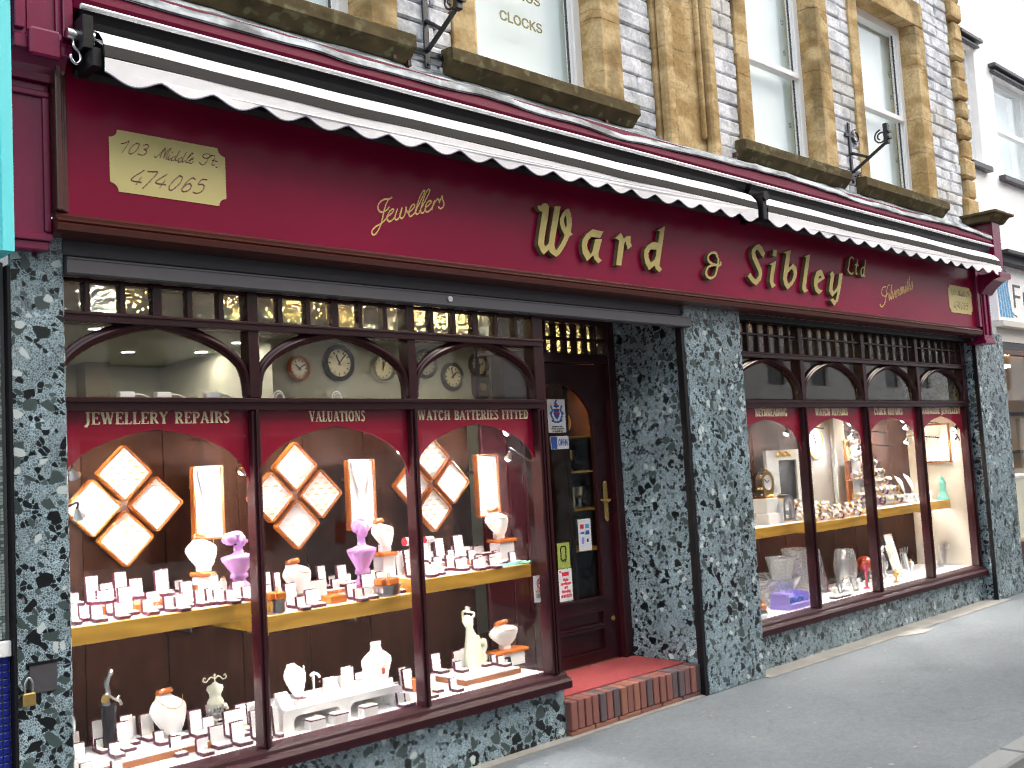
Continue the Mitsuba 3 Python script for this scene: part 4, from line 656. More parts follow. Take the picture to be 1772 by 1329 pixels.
def surround(o, jw, ztop, x_, idx):
    a, b = o
    for s in (0, 1):
        z = 3.989; n = 0
        while z < ztop:
            h = (.52, .30)[n % 2]+rng.uniform(-.04, .04); zb2 = min(z+h, ztop)
            xa, xb = (a-jw[0], a) if s == 0 else (b, b+jw[1])
            ch = .05
            pr = [(xa, .04), (xa, -.022), (xb-ch, -.022), (xb, .02), (xb, .26), (xa, .26)] if s == 0 else [(xa, .26), (xa, .02), (xa+ch, -.022), (xb, -.022), (xb, .04), (xb, .26)]
            put(ub, 'jamb_stone', extz(Polygon(pr), z+.002, zb2-.002), 'm_ham')
            z = zb2; n += 1
    put(ub, 'sill', extx([(.25, 3.990), (.10, 3.990), (-.095, 3.978), (-.105, 3.968), (-.105, 3.90), (-.09, 3.895), (-.03, 3.835), (.0, 3.83), (.25, 3.83)], a-jw[0]-.09, b+jw[1]+.06), 'm_sill')
    if ztop < 6.2:
        put(ub, 'lintel', cat(cb(a-jw[0], b+jw[1], -.024, .26, ztop+.002, ztop+.27, .01)), 'm_ham')
    y = .155
    fr = [cb(a-.005, a+.06, y-.03, y+.05, 3.991, 7), cb(b-.065, b+.005, y-.03, y+.05, 3.991, 7), cb(a+.06, b-.065, y-.03, y+.05, 3.991, 4.04)]
    if idx >= 2: fr += [cb(a+.06, b-.065, y-.045, y+.03, 4.78, 4.83)]
    if ztop < 6.2: fr += [cb(a, b, y-.03, y+.05, ztop-.08, ztop+.01)]
    w = put(ub, 'sash_window', cat(*fr), 'm_upvc')
    put(w, 'sash', cb(a+.0605, a+.085, y-.012, y+.03, 4.041, min(7, ztop-.081)), 'm_upvc'); put(w, 'sash', cb(b-.095, b-.0655, y-.012, y+.03, 4.041, min(7, ztop-.081)), 'm_upvc'); put(w, 'gasket', bx(b-.104, b-.0955, y-.004, y+.009, 4.041, min(7, ztop-.081)), 'm_slate')
    put(w, 'pane', sheet('y', y+.01, a+.062, b-.067, 4.041, min(ztop-.08, 7)), 'm_glass')
    put(w, 'pale_backing', bx(a+.0, b+.0, y+.09, y+.1, 3.9, min(ztop, 7)), 'm_bluegrey')  # blind whose pale tone also stands for white sky reflected in the panes
    return w
surround(OPEN[0], (.22, .22), 7, 0, 0); w2 = surround(OPEN[1], (.22, .24), 7, 0, 1)
w3 = surround(OPEN[2], (.22, .24), 7, 0, 2); w4 = surround(OPEN[3], (.21, .24), 5.76, 0, 3)
put(w2, 'lettering', txt('CLOCKS', .062, 4.385, .162, 4.40, .38), 'm_olive'); put(w2, 'lettering', txt('RINGS', .062, 4.44, .162, 4.58, .32), 'm_olive')
put(w3, 'lettering', cat(*[txt('S', .045, 7.76, .1645, z, .04, bold=False) for z in (4.34, 4.98, 5.25)]), 'm_shut')
put(w4, 'lettering', cat(*[txt(s, .045, 9.72, .1645, z, .04, bold=False) for s, z in (('S', 4.36), ('S', 5.0), ('V', 5.22))]), 'm_shut')
# carved pilaster
put(ub, 'pilaster', cat(cb(5.705, 6.365, -.03, .1, 3.72, ZT, .01), cb(5.72, 5.83, -.10, -.0305, 3.74, ZT, .02), cb(6.24, 6.35, -.10, -.0305, 3.74, ZT, .02), cb(5.845, 5.885, -.065, -.0305, 3.9, ZT, .012), cb(6.185, 6.225, -.065, -.0305, 3.9, ZT, .012), cb(5.70, 6.37, -.115, -.03, 3.68, 3.739, .015)), 'm_ham')
# lead flashing with a ragged lower edge
xs = np.linspace(1.6, 10.85, 160)
def wav(x, k): return float(meshkit.fbm(np.array([[x*1.3, k, 0.]]), 4)[0]-.5)
V, F_ = [], []
for i, x in enumerate(xs):
    lo = 3.655+.055*wav(x, 3.)+.012*math.sin(x*2.1); n1 = .02*wav(x*3, 9.)
    pr = [(-.258-.01*wav(x*4, 1.), lo), (-.252+n1, lo+.035+.012*wav(x*7, 4)), (-.20+n1, lo+.065+.02*wav(x*5, 6)), (-.11, 3.765+.03*wav(x*6, 7)), (-.03+.02*wav(x*6, 2), 3.82+.03*wav(x*5, 8)), (.02, 3.87+.04*wav(x*4, 5))]
    V += [(x, a, b) for a, b in pr]
m = 6
for i in range(len(xs)-1):
    for j in range(m-1):
        a, b, c, d = i*m+j, i*m+j+1, (i+1)*m+j+1, (i+1)*m+j
        F_ += [[a, c, b], [a, d, c]]
fl = trimesh.Trimesh(np.array(V), np.array(F_), process=False)
put(ub, 'lead_flashing', cat(fl, move(trimesh.Trimesh(fl.vertices, fl.faces[:, ::-1], process=False), [0, .006, -.006])), 'm_lead', True)
for xf, zf in ((3.36, 3.83), (3.46, 3.815), (5.1, 3.8), (6.6, 3.84), (8.72, 3.86), (8.85, 3.85)):
    put(ub, 'rusty_fixing', cb(xf, xf+.025, -.05, .01, zf, zf+.035, .003), 'm_mould')
# iron brackets for hanging signs
def bracket(x, z, label, h, arm, post):
    k = thing('wall_bracket', label, 'bracket')
    put(k, 'back_plate', cat(cb(x-.019, x+.019, -.028, -.014, z, z+h, .003), cb(x-.115, x+.115, -.0281, -.0141, z+.068, z+.105, .003), *[ball((x+s*.095, -.03, z+.087), .009) for s in (-1, 1)], ball((x, -.03, z+.02), .009)), 'm_iron')
    put(k, 'arm', cat(tube([(x, -.03, z+.10), (x, -arm, z+.10+arm*.52)], .015, 6), tube([(x, -.03, z+.27), (x, -arm*.5, z+.10+arm*.27)], .013, 6)), 'm_iron')
    zt_ = z+.10+arm*.52
    put(k, 'scroll', tube([(x, -arm+.05+.062*(1-.6*t)*math.sin(t*9), zt_+.055+.062*(1-.6*t)*math.cos(t*9)) for t in np.linspace(0, 1, 30)], .007, 6), 'm_iron', True)
    put(k, 'post', cat(cb(x-.022, x+.022, -arm-.02, -arm+.02, zt_-.02, zt_+post, .004), *[bx(x-.03, x+.03, -arm-.035, -arm-.02, zt_+.02+q*.055, zt_+.035+q*.055) for q in range(max(1, int(post/.06)))]), 'm_iron')
    return k
bracket(3.62, 3.845, 'black iron sign bracket on the stone wall between the two left upper windows', 1.1, .30, .40)
bk = bracket(8.45, 3.915, 'black iron scroll bracket on the stone wall between the two right upper windows', .55, .36, .16)
put(bk, 'top_scroll', cat(tube([(8.45+.11+.07*(1-.5*t)*math.cos(t*10+1.5), -.022, 4.35+.07*(1-.5*t)*math.sin(t*10+1.5)) for t in np.linspace(0, 1, 30)], .008, 6), cb(8.37, 8.53, -.03, -.014, 4.33, 4.36, .003)), 'm_iron')

# ================================================================== LEFT NEIGHBOUR
ln = thing('cyan_shopfront', 'bright cyan painted board and mosaic tiled pier of the neighbouring shop', 'building')
put(ln, 'cyan_board', cat(bx(.2, 1.322, -.26, -.02, 2.52, 7), bx(1.28, 1.3225, -.266, -.2605, 2.52, 7)), 'm_cyan')
put(ln, 'pier', bx(.2, 1.349, -.045, .3, 0, 2.5195), 'm_grout')
put(ln, 'white_ledge', cb(.2, 1.348, -.075, -.0455, .985, 1.045, .004), 'm_upvc')
tiles = {'m_tileb': [], 'm_tilew': [], 'm_tileg': []}
for zz in np.arange(.02, .97, .0285):
    for xx in np.arange(1.035, 1.32, .0285):
        tiles['m_tileb'].append(cb(xx, xx+.025, -.053+rng.uniform(-.001, .001), -.0455, zz, zz+.025, .003))
for zz in np.arange(1.052, 2.5, .0125):
    for xx in np.arange(1.21, 1.335, .0125):
        tiles[rng.choice(['m_tilew', 'm_tilew', 'm_tileg'])].append(bx(xx, xx+.0105, -.051+rng.uniform(-.0015, .001), -.0455, zz, zz+.0105))
put(ln, 'blue_mosaic', cat(*tiles['m_tileb']), 'm_tileb', kind='stuff'); put(ln, 'pale_mosaic', cat(*tiles['m_tilew']), 'm_tilew', kind='stuff'); put(ln, 'grey_mosaic', cat(*tiles['m_tileg']), 'm_tileg', kind='stuff')
put(ln, 'upper_wall', bx(-6, 1.2, .0, .3, 2.5, 9), 'm_opp'); put(ln, 'shop_wall', bx(-6, .2, -.03, .3, 0, 2.5), 'm_opp')

# ================================================================== RIGHT NEIGHBOUR
rn = thing('white_building', 'white rendered building beyond the stone shop at the right edge', 'building')
WINR = [(11.2, 11.56, 4.58, 5.92), (12.05, 13.1, 4.55, 5.74), (14.5, 15.6, 4.55, 5.74)]
g = sbox(11.135, 26, 3.62, 9)
for a, b, c, d in WINR: g = g.difference(sbox(a, b, c, d))
put(rn, 'wall', ext(g, .03, .3), 'm_render')
for a, b, c, d in WINR:
    w = put(rn, 'window', cat(cb(a, a+.06, .1, .16, c, d), cb(b-.06, b, .1, .16, c, d), cb(a+.06, b-.06, .1, .16, d-.06, d), cb(a+.06, b-.06, .1, .16, c, c+.06), cb(a+.06, b-.06, .09, .15, (c+d)/2-.03, (c+d)/2+.03)), 'm_upvc')
    put(w, 'pane', sheet('y', .12, a+.06, b-.06, c+.06, d-.06), 'm_glass'); put(w, 'room', bx(a, b, .28, .29, c, d), 'm_bluegrey')
    put(w, 'sill', cb(a-.08, b+.08, -.04, .09, c-.06, c-.002), 'm_shut'); put(w, 'hood_mould', cat(cb(a-.1, b+.1, -.05, .0295, d+.06, d+.10), cb(a-.07, b+.07, -.02, .0295, d+.005, d+.035)), 'm_shut')
nsx = 11.345
put(rn, 'shop_sign', bx(nsx, 26, -.06, .03, 2.86, 3.55), 'm_render')
put(rn, 'cornice', cat(cb(nsx, 26, -.22, .03, 3.56, 3.60), cb(nsx, 26, -.16, .03, 3.47, 3.5595)), 'm_slate')
put(rn, 'sign_stripe', cat(*[exty([(nsx+.05+.075*i, 2.90), (nsx+.10+.075*i, 2.90), (nsx+.04+.06*i, 3.42), (nsx+.005+.06*i, 3.42)], -.064, -.0605) for i in range(5)]), 'm_skyblue')
put(rn, 'lettering', cat(txt('Fu', .26, 11.80, -.0606, 3.02, .5, bold=False)), 'm_shut')
put(rn, 'lettering', ext(strokes([[(11.62, 3.42), (11.68, 3.36), (11.65, 3.15), (11.72, 2.97), (11.86, 2.92)]], .014), -.063, -.0605), 'm_shut')
put(rn, 'lintel', cat(cb(nsx, 26, -.10, .1, 2.79, 2.858), bx(nsx, 26, -.02, .3, 2.64, 2.7895)), 'm_opp2'); put(rn, 'dark_header', bx(nsx, 26, -.015, .3, 2.56, 2.6395), 'm_slate')
put(rn, 'shop_frame', cat(cb(nsx, 26, -.02, .06, 2.50, 2.559), cb(nsx, nsx+.05, -.02, .06, .5, 2.50), bx(nsx, 26, -.02, .08, 0, .5), cb(12.9, 12.95, -.02, .06, .5, 2.50)), 'm_mould')
put(rn, 'shop_window', sheet('y', .02, nsx+.05, 16, .5, 2.50), 'm_glass')
put(rn, 'interior', cat(bx(nsx, 20, 1.1, 1.2, 0, 2.8), bx(nsx, 20, .3, 1.1, 2.6, 2.7), bx(nsx, 20, .1, 1.1, .45, .5)), 'm_tan')
put(rn, 'shelf', cat(*[bx(11.9, 18, .85, 1.09, z, z+.03) for z in (.9, 1.4, 1.9)]), 'm_brown')
put(rn, 'poster', bx(12.05, 12.25, .05, .052, 1.25, 1.62), 'm_white'); put(rn, 'poster_picture', cat(bx(12.07, 12.23, .046, .0499, 1.32, 1.52)), 'm_blueprint')
put(rn, 'ceiling_lamp', bx(11.7, 12.9, .45, .52, 2.44, 2.48), 'm_white', emitter=emit((1, .80, .48), 9.))
for i in range(8): put(rn, 'shelf_goods', cb(12.0+.13*i, 12.08+.13*i, .88, 1.0, 1.431, 1.52+.05*(i % 3), .004), ('m_redprint', 'm_blueprint', 'm_orange', 'm_satin')[i % 4]); put(rn, 'shelf_goods', cb(12.05+.14*i, 12.15+.14*i, .88, 1.0, 1.931, 2.02+.04*((i+1) % 3), .004), ('m_carblack', 'm_lilac', 'm_redprint')[i % 3])
stall = thing('white_display_unit', 'pale low display unit inside the neighbouring shop window at the right edge', 'display unit')
put(stall, 'cabinet', cb(11.9, 12.7, .15, .6, .5, 1.15), 'm_ivory'); put(stall, 'top', cb(11.88, 12.72, .13, .62, 1.15, 1.18), 'm_white')

# ================================================================== ACROSS THE STREET (seen in the glass)
ob = thing('terrace_building', 'pale terrace out of view across the street, shading the porch, reflected in the windows', 'building')  # out of view; height and nearness chosen to shade the porch
g = sbox(-40, 60, -.1, 10.2)
for i in range(38):
    a = -38+i*2.5; g = g.difference(sbox(a, a+1.05, 6.6, 8.4)); g = g.difference(sbox(a, a+1.05, 3.6, 5.3)); g = g.difference(sbox(a-.5, a+1.55, .3, 2.4))
put(ob, 'wall', ext(g, -12.7, -12.5), 'm_opp2')
put(ob, 'roof', extx([(-12.5, 10.2), (-15.5, 12.4), (-15.5, 10.2)], -40, 60), 'm_slate')
put(ob, 'fascia', cb(-40, 60, -12.49, -12.3, 2.5, 3.15), 'm_slate')
for i in range(38):
    a = -38+i*2.5
    put(ob, 'window', bx(a, a+1.05, -12.65, -12.6, 6.6, 8.4), 'm_carblack')
    put(ob, 'window', bx(a, a+1.05, -12.65, -12.6, 3.6, 5.3), 'm_carblack'); put(ob, 'shop_window', bx(a-.5, a+1.55, -12.65, -12.6, .3, 2.4), 'm_carblack')
solo('far_pavement', bx(-40, 70, -12.7, -10.6, -.3, 0.), 'm_concrete', kind='structure')
def vehicle(name, label, catg, L, Wd, body, green, paint, x, y, flip, plate=None):
    k = thing(name, label, catg)
    def prism(pr, a, b, c=0): return move(extx([(0, 0), (1, 0), (1, 1)], 0, 1), [0, 0, 0])
    def side(pr, w):
        m = ext(Polygon(pr), -w/2, w/2); v = np.array(m.vertices)
        nar = 1-.16*np.clip((v[:, 2]-.9)/1., 0, 1); v[:, 1] *= nar
        if flip: v[:, 0] = L-v[:, 0]; m = trimesh.Trimesh(v, m.faces[:, ::-1], process=False)
        else: m = trimesh.Trimesh(v, m.faces, process=False)
        m.apply_translation([x, y, -.11]); return m
    put(k, 'body', side(body, Wd), paint, 25)
    for gl in green: put(k, 'window', side(gl, Wd+.02), 'm_carblack')
    fx = lambda u: x+(L-u if flip else u)
    for u in (.75, L-.85):
        for s in (-1, 1):
            yy = y+s*(Wd/2-.09)
            w = put(k, 'wheel', disc((fx(u), .2), .31, yy-.1, yy+.1), 'm_tyre'); put(w, 'rim', disc((fx(u), .2), .19, yy-.108, yy+.108), 'm_silver')
    for s in (-1, 1): put(k, 'tail_light', cb(x-.03 if not flip else x+L-.03, x+.03 if not flip else x+L+.03, y+s*(Wd/2-.12)-.09, y+s*(Wd/2-.12)+.09, .68, .98), 'm_taill')
    if plate:
        xr = x-.035 if not flip else x+L+.02
        pl = put(k, 'number_plate', bx(xr, xr+.012, y-.26, y+.26, .30, .41), 'm_plate')
        m = txt(plate, .075, 0, 0, 0, .45); v = np.array(m.vertices); m = trimesh.Trimesh(np.stack([xr-.001+v[:, 1], y+.225-v[:, 0], .318+v[:, 2]], 1), m.faces, process=False)
        put(pl, 'lettering', m, 'm_black')
    return k
CAR = [(0, .3), (0, .75), (.12, 1.0), (.45, 1.42), (.9, 1.50), (2.0, 1.5), (2.4, 1.44), (3.05, 1.0), (3.9, .86), (4.05, .7), (4.08, .3), (3.8, .2), (.3, .2)]
CARW = [[(.42, 1.02), (.62, 1.36), (1.3, 1.42), (1.3, 1.02)], [(1.36, 1.02), (1.36, 1.42), (2.1, 1.41), (2.75, 1.03)]]
vehicle('parked_car', 'dark red hatchback parked at the kerb reflected low in the left window', 'car', 4.08, 1.68, CAR, CARW, 'm_carred', 7.4, -3.1, False, 'CA57 YHW')
vehicle('parked_car', 'black car parked further along reflected in the right window', 'car', 4.08, 1.68, CAR, CARW, 'm_carblack', 12.6, -3.15, False)
VAN = [(0, .3), (0, 1.9), (.1, 2.0), (3.0, 2.0), (3.5, 1.85), (4.1, 1.2), (4.75, 1.05), (4.95, .75), (4.95, .3), (4.6, .22), (.3, .22)]
vn = vehicle('delivery_van', 'pale grey delivery van across the street reflected in the left window', 'van', 4.95, 1.9, VAN, [[(3.15, 1.2), (3.15, 1.75), (3.5, 1.7), (3.95, 1.2)]], 'm_van', 8.2, -8.6, False)
m = txt('sd print.uk', .32, 8.6, 0, 0, 2.2); v = np.array(m.vertices)
m = trimesh.Trimesh(np.stack([20.0-v[:, 0]-.2+(-8.6), -7.632-v[:, 1], v[:, 2]+.98], 1), m.faces, process=False)
put(vn, 'lettering', m, 'm_blueprint')
# ================================================================== SHOP ROOM BEHIND THE WINDOWS
solo('room_floor', bx(1.3, 11.3, .66, 4.6, -.2, .19), 'm_roomf', kind='structure')
solo('room_ceiling', bx(1.3, 11.3, .05, 4.6, 2.645, 2.70), 'm_room', kind='structure')
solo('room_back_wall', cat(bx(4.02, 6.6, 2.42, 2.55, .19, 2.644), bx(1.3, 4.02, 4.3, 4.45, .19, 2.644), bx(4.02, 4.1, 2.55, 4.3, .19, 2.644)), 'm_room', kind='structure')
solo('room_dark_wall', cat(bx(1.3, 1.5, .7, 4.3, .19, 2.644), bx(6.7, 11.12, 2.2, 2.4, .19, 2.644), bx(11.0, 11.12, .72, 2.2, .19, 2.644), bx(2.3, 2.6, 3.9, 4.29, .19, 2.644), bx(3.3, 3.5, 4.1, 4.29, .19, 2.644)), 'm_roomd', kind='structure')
for i, (x, y) in enumerate([(2.664, 2.30), (3.34, 3.37), (3.86, 3.21), (3.86, 2.62), (2.55, 3.5), (2.3, 1.3), (4.75, 1.75), (5.5, 1.75)]):  # last ones out of view, placed to light the panes and the clock wall
    k = thing('ceiling_downlight', 'recessed ceiling downlight behind the top lights, '+('left near one', 'second near one', 'left middle one', 'right middle one', 'rear right one', 'unseen rear left one', 'unseen one before the black clock', 'unseen rightmost one')[i], 'lamp', 'recessed downlights in the shop ceiling')
    put(k, 'trim', ring((x, y, 2.641), .05, .008, 'z'), 'm_silver', True)
    put(k, 'bulb', lathe([(.0, -.004), (.045, -.004)], (x, y, 2.641), 16), 'm_white', emitter=emit(WARM, 32.))
strip_ = thing('unseen_strip_lamp', 'unseen dim strip lamp giving the small textured panes a gold glow', 'lamp')
put(strip_, 'tube', bx(3.92, 4.50, .64, .70, 2.53, 2.60), 'm_white', emitter=emit((1, .74, .26), .34)); put(strip_, 'housing', bx(3.88, 4.54, .62, .72, 2.602, 2.64), 'm_upvc')  # unseen source, placed so the textured panes turn gold
strip2 = thing('unseen_strip_lamp', 'unseen strip lamp giving the panes over the door a gold glow', 'lamp')
put(strip2, 'tube', bx(5.70, 6.40, 1.27, 1.33, 2.53, 2.60), 'm_white', emitter=emit((1, .74, .24), .30)); put(strip2, 'housing', bx(5.66, 6.44, 1.25, 1.35, 2.602, 2.64), 'm_upvc')  # unseen source for the gold glow over the door
for i, x in enumerate((2.30, 2.93, 3.35, 3.66)):
    k = thing('unseen_pane_downlight', f'unseen downlight giving gold glints in the textured panes, {NUM[i]} from left', 'lamp')
    put(k, 'trim', ring((x, 1.0, 2.641), .03, .006, 'z'), 'm_brass', True); put(k, 'bulb', lathe([(0, 0), (.022, -.012), (.03, -.004), (.03, 0)][::1], (x, 1.0, 2.632), 16), 'm_white', emitter=emit((1, .66, .2), 5.))  # out of view, placed behind single panes to make their glints
# wall clocks
CL = [('m_orange', 'm_dial', 'brown rimmed round wall clock, leftmost in the top light'), ('m_black', 'm_clockf', 'large black rimmed round wall clock in the middle top light'), ('m_silver', 'm_clockf', 'pale rimmed round wall clock right of the large black clock'),
      ('m_shut', 'm_room', 'grey rimmed wall clock at the left of the third top light'), ('m_shut', 'm_clockf', 'grey rimmed round wall clock hung lower in the third top light'), ('m_roomf', 'm_clockf', 'dark pendulum wall clock, rightmost in the top lights')]
for i, (rm, dm, lab) in enumerate(CL):
    x, y, z0, w, h = ITEMS[f'clk{i}']; R = h/2; c = (x, z0+R)
    k = thing('wall_clock', lab, 'clock')
    put(k, 'rim', lathe([(R*.74, .0), (R*.76, .03), (R*.88, .042), (R, .025), (R, 0)], n=36).apply_transform(trimesh.transformations.rotation_matrix(math.pi/2, [1, 0, 0])).apply_translation([c[0], 2.419, c[1]]), rm, 40)
    put(k, 'dial', disc(c, R*.76, 2.402, 2.410), dm)
    put(k, 'numeral', cat(*[ext(affinity.rotate(sbox(c[0]-.004, c[0]+.004, c[1]+R*.56, c[1]+R*.68), -30*q, origin=c), 2.3985, 2.4015) for q in range(12)]), 'm_black', kind='stuff')
    put(k, 'hand', ext(affinity.rotate(sbox(c[0]-.005, c[0]+.005, c[1]-.02, c[1]+R*.45), 50-25*i, origin=c), 2.396, 2.398), 'm_black'); put(k, 'hand', ext(affinity.rotate(sbox(c[0]-.004, c[0]+.004, c[1]-.02, c[1]+R*.62), -60+18*i, origin=c), 2.393, 2.395), 'm_black')
    if i == 5:
        put(k, 'pendulum_case', cat(exty([(x-.085, z0+.02), (x+.085, z0+.02), (x+.085, z0-.15), (x+.05, z0-.19), (x-.05, z0-.19), (x-.085, z0-.15)], 2.36, 2.419)), 'm_roomf'); put(k, 'bob', disc((x, z0-.09), .035, 2.352, 2.3595), 'm_gold')
# cables and plugs on the transom
for i, (x, lab) in enumerate([(1.86, 'white plug connector on the transom, leftmost'), (2.03, 'white plug connector on the transom, second from the left'), (2.27, 'white plug connector on the transom by the first mullion')]):
    k = thing('plug_connector', lab, 'plug')
    put(k, 'block', cb(x, x+.07, .08, .12, 1.995, 2.022, .004), 'm_white'); put(k, 'cable', tube(crom([(x+.07, .1, 2.012), (x+.11, .1, 2.01), (x+.15, .1, 1.995), (x+.18, .1, 1.99)]), .004), 'm_white', True)
for i, (x, lab) in enumerate([(2.66, 'loop of white cable on the transom in the second top light'), (3.0, 'small loop of white cable beside the second mullion')]):
    solo('cable_loop', cat(ring((x, .10, 2.005), .028, .003, 'y'), ring((x+.02, .12, 2.0), .024, .003, 'y')), 'm_white', lab, 'cable', smooth=True)

# ================================================================== DISPLAY SPACE SHELL
def panels(x0, x1, n, y, z0, z1, name, label):
    k = thing(name, label, 'panelling'); w = (x1-x0)/n
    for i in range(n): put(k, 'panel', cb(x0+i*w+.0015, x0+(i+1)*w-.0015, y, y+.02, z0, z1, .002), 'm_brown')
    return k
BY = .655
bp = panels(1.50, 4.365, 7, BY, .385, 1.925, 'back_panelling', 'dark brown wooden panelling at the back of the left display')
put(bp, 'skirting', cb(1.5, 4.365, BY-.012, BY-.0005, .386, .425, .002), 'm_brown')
lf = thing('display_floor', 'white display base in the left window', 'display base'); put(lf, 'top', bx(1.50, 4.365, .075, BY-.0005, .30, .384), 'm_white')
solo('soffit', cat(bx(1.50, 4.365, .075, BY+.02, 1.932, 1.955)), 'm_oak', 'wooden soffit over the left display', 'soffit')
solo('display_side_wall', bx(1.48, 1.4995, .06, BY+.02, .3, 1.95), 'm_brown', kind='structure')
SH = [(1.503, 2.52, 1.033), (2.535, 3.475, .953), (3.50, 4.34, 1.017)]
for (a, b, z), lab in zip(SH, ('oak edged white display shelf in the first bay of the left window', 'oak edged white display shelf in the second bay, set slightly lower', 'oak edged white display shelf in the third bay of the left window')):
    k = thing('display_shelf', lab, 'shelf')
    put(k, 'edge', cat(cb(a, b, .118, .138, z-.076, z, .002), cb(a, a+.02, .1385, .61, z-.076, z, .002), cb(b-.02, b, .1385, .61, z-.076, z, .002)), 'm_oak')
    put(k, 'top', bx(a+.0205, b-.0205, .1385, .615, z-.03, z-.0015), 'm_white')
    put(k, 'bracket', cat(*[bx(x, x+.008, .42, .62, z-.14, z-.077) for x in (a+.2, b-.2)]), 'm_silver')
def riser(x0, x1, y0, y1, z, h, lab, mat='m_white', edge=None):
    k = thing('display_riser', lab, 'riser')
    put(k, 'block', cb(x0, x1, y0, y1, z, z+h, .002), mat)
    if edge: put(k, 'edge', cat(cb(x0-.004, x1+.004, y0-.008, y0-.0005, z, z+h-.006, .002), cb(x0-.008, x0-.0005, y0, y1, z, z+h-.006, .002)), edge)
    return k
for (a, b, z), n in zip(SH, ('first', 'second', 'third')):
    riser(a+.2, b-.1, .43, .60, z, .044, f'low white step at the back of the {n} bay shelf', 'm_white', 'm_orange')
riser(1.66, 2.30, .22, .62, .385, .035, 'white topped orange wooden plinth on the base of the first bay', 'm_white', 'm_orangeo')
riser(3.84, 4.26, .18, .52, .385, .035, 'white topped orange wooden plinth on the base of the third bay', 'm_white', 'm_orangeo')
riser(2.0, 2.14, .30, .42, 1.033, .04, 'small orange wooden block among the boxes on the first shelf', 'm_orange')
riser(2.97, 3.07, .19, .28, .953, .04, 'small orange wooden block on the second shelf', 'm_orange')

# ================================================================== JEWELLERY BOXES
def jbox(x, y, z, w, h, label, i):
    k = thing('jewellery_box', label, 'jewellery box'); d = min(.075, max(.04, w*1.05)); t = .007
    lean = -8
    lid = rotx(cb(x, x+w, y, y+.016, z+.004, z+h, .003), lean, (x, y, z)); put(k, 'lid', lid, 'm_leath')
    m = cb(x+.0035, x+w-.0035, y-.004, y-.0005, z+.012, z+h-.004, .0015)
    put(k, 'lid_lining', rotx(m, lean, (x, y, z)), 'm_satin')
    put(k, 'base', cb(x, x+w, y-d, y-.001, z, z+.014, .002), 'm_leath'); put(k, 'cushion', cb(x+.003, x+w-.003, y-d+.003, y-.006, z+.0142, z+.020, .002), 'm_satin')
    if i % 3 != 2: put(k, 'ring', ring((x+w/2, y-d*.5, z+.026), .008, .0018, 'y', 12, 5), ('m_gold', 'm_silver')[i % 2], True)
SPOT = {'s1': (1.033, 'on the first bay shelf'), 's2': (.953, 'on the second bay shelf'), 's3': (1.017, 'on the third bay shelf'),
        'f1': (.385, 'on the base of the first bay'), 'f2': (.385, 'on the base of the second bay'), 'f3': (.385, 'on the base of the third bay')}
PL = [(1.66, 2.30, .22, .62), (3.84, 4.26, .18, .52)]
BOXES['f1'] += [[1.62, .14, .05, .09], [1.80, .12, .045, .06], [2.35, .52, .05, .10], [2.05, .56, .05, .11], [1.78, .55, .05, .10]]
BOXES['f2'] += [[3.36, .56, .05, .10], [3.30, .22, .045, .06], [3.20, .53, .05, .11]]
BOXES['f3'] += [[3.52, .16, .05, .065], [3.62, .24, .05, .08], [3.70, .15, .045, .06], [3.95, .40, .05, .07], [4.20, .30, .05, .06], [3.58, .45, .05, .10]]
BOXES['s2'] += [[2.62, .24, .05, .08], [2.70, .40, .055, .10], [3.05, .42, .05, .09], [3.40, .25, .05, .07], [3.16, .45, .045, .08]]
BOXES['s1'] += [[1.58, .38, .05, .09], [1.72, .44, .05, .10], [2.13, .17, .045, .055], [2.38, .17, .045, .055], [2.27, .40, .055, .09]]
BOXES['f1'] += [[1.70, .20, .045, .06], [2.20, .15, .05, .06], [2.12, .24, .05, .07], [2.46, .56, .05, .10]]
BOXES['s2'] += [[2.58, .50, .05, .10], [2.76, .17, .045, .055], [3.10, .16, .045, .055], [3.02, .52, .05, .12], [3.42, .40, .05, .09]]
BOXES['s3'] += [[3.68, .24, .05, .065], [3.74, .52, .055, .12], [4.05, .16, .045, .055], [4.30, .24, .045, .06], [3.94, .18, .045, .055], [3.55, .30, .05, .09], [3.60, .20, .045, .06], [4.02, .22, .05, .06], [4.12, .42, .05, .08]]
for kk, rows in BOXES.items():
    z, where = SPOT[kk]; rows = sorted(rows)
    for i, (x, y, w, h) in enumerate(rows):
        zz = z
        if kk[0] == 's' and y > .5: y = .49+.035*(i % 3); zz = z+.0445; h = max(.05, h-.045)
        if kk[0] == 'f':
            for a, b, c, d in PL:
                if a-.02 < x < b-.02 and c+.03 < y < d+.02: zz = z+.0355
            if zz > z: h = max(.05, h-.02)
        w *= 1.14; h = min(h*1.2, .15); sz = 'tall' if h > .095 else 'small' if h < .065 else 'medium'
        x = min(max(x, 1.505), 4.34-w)
        jbox(x, y, zz, w, h, f'{sz} open jewellery box, {NUM[i]} from left {where}', i)

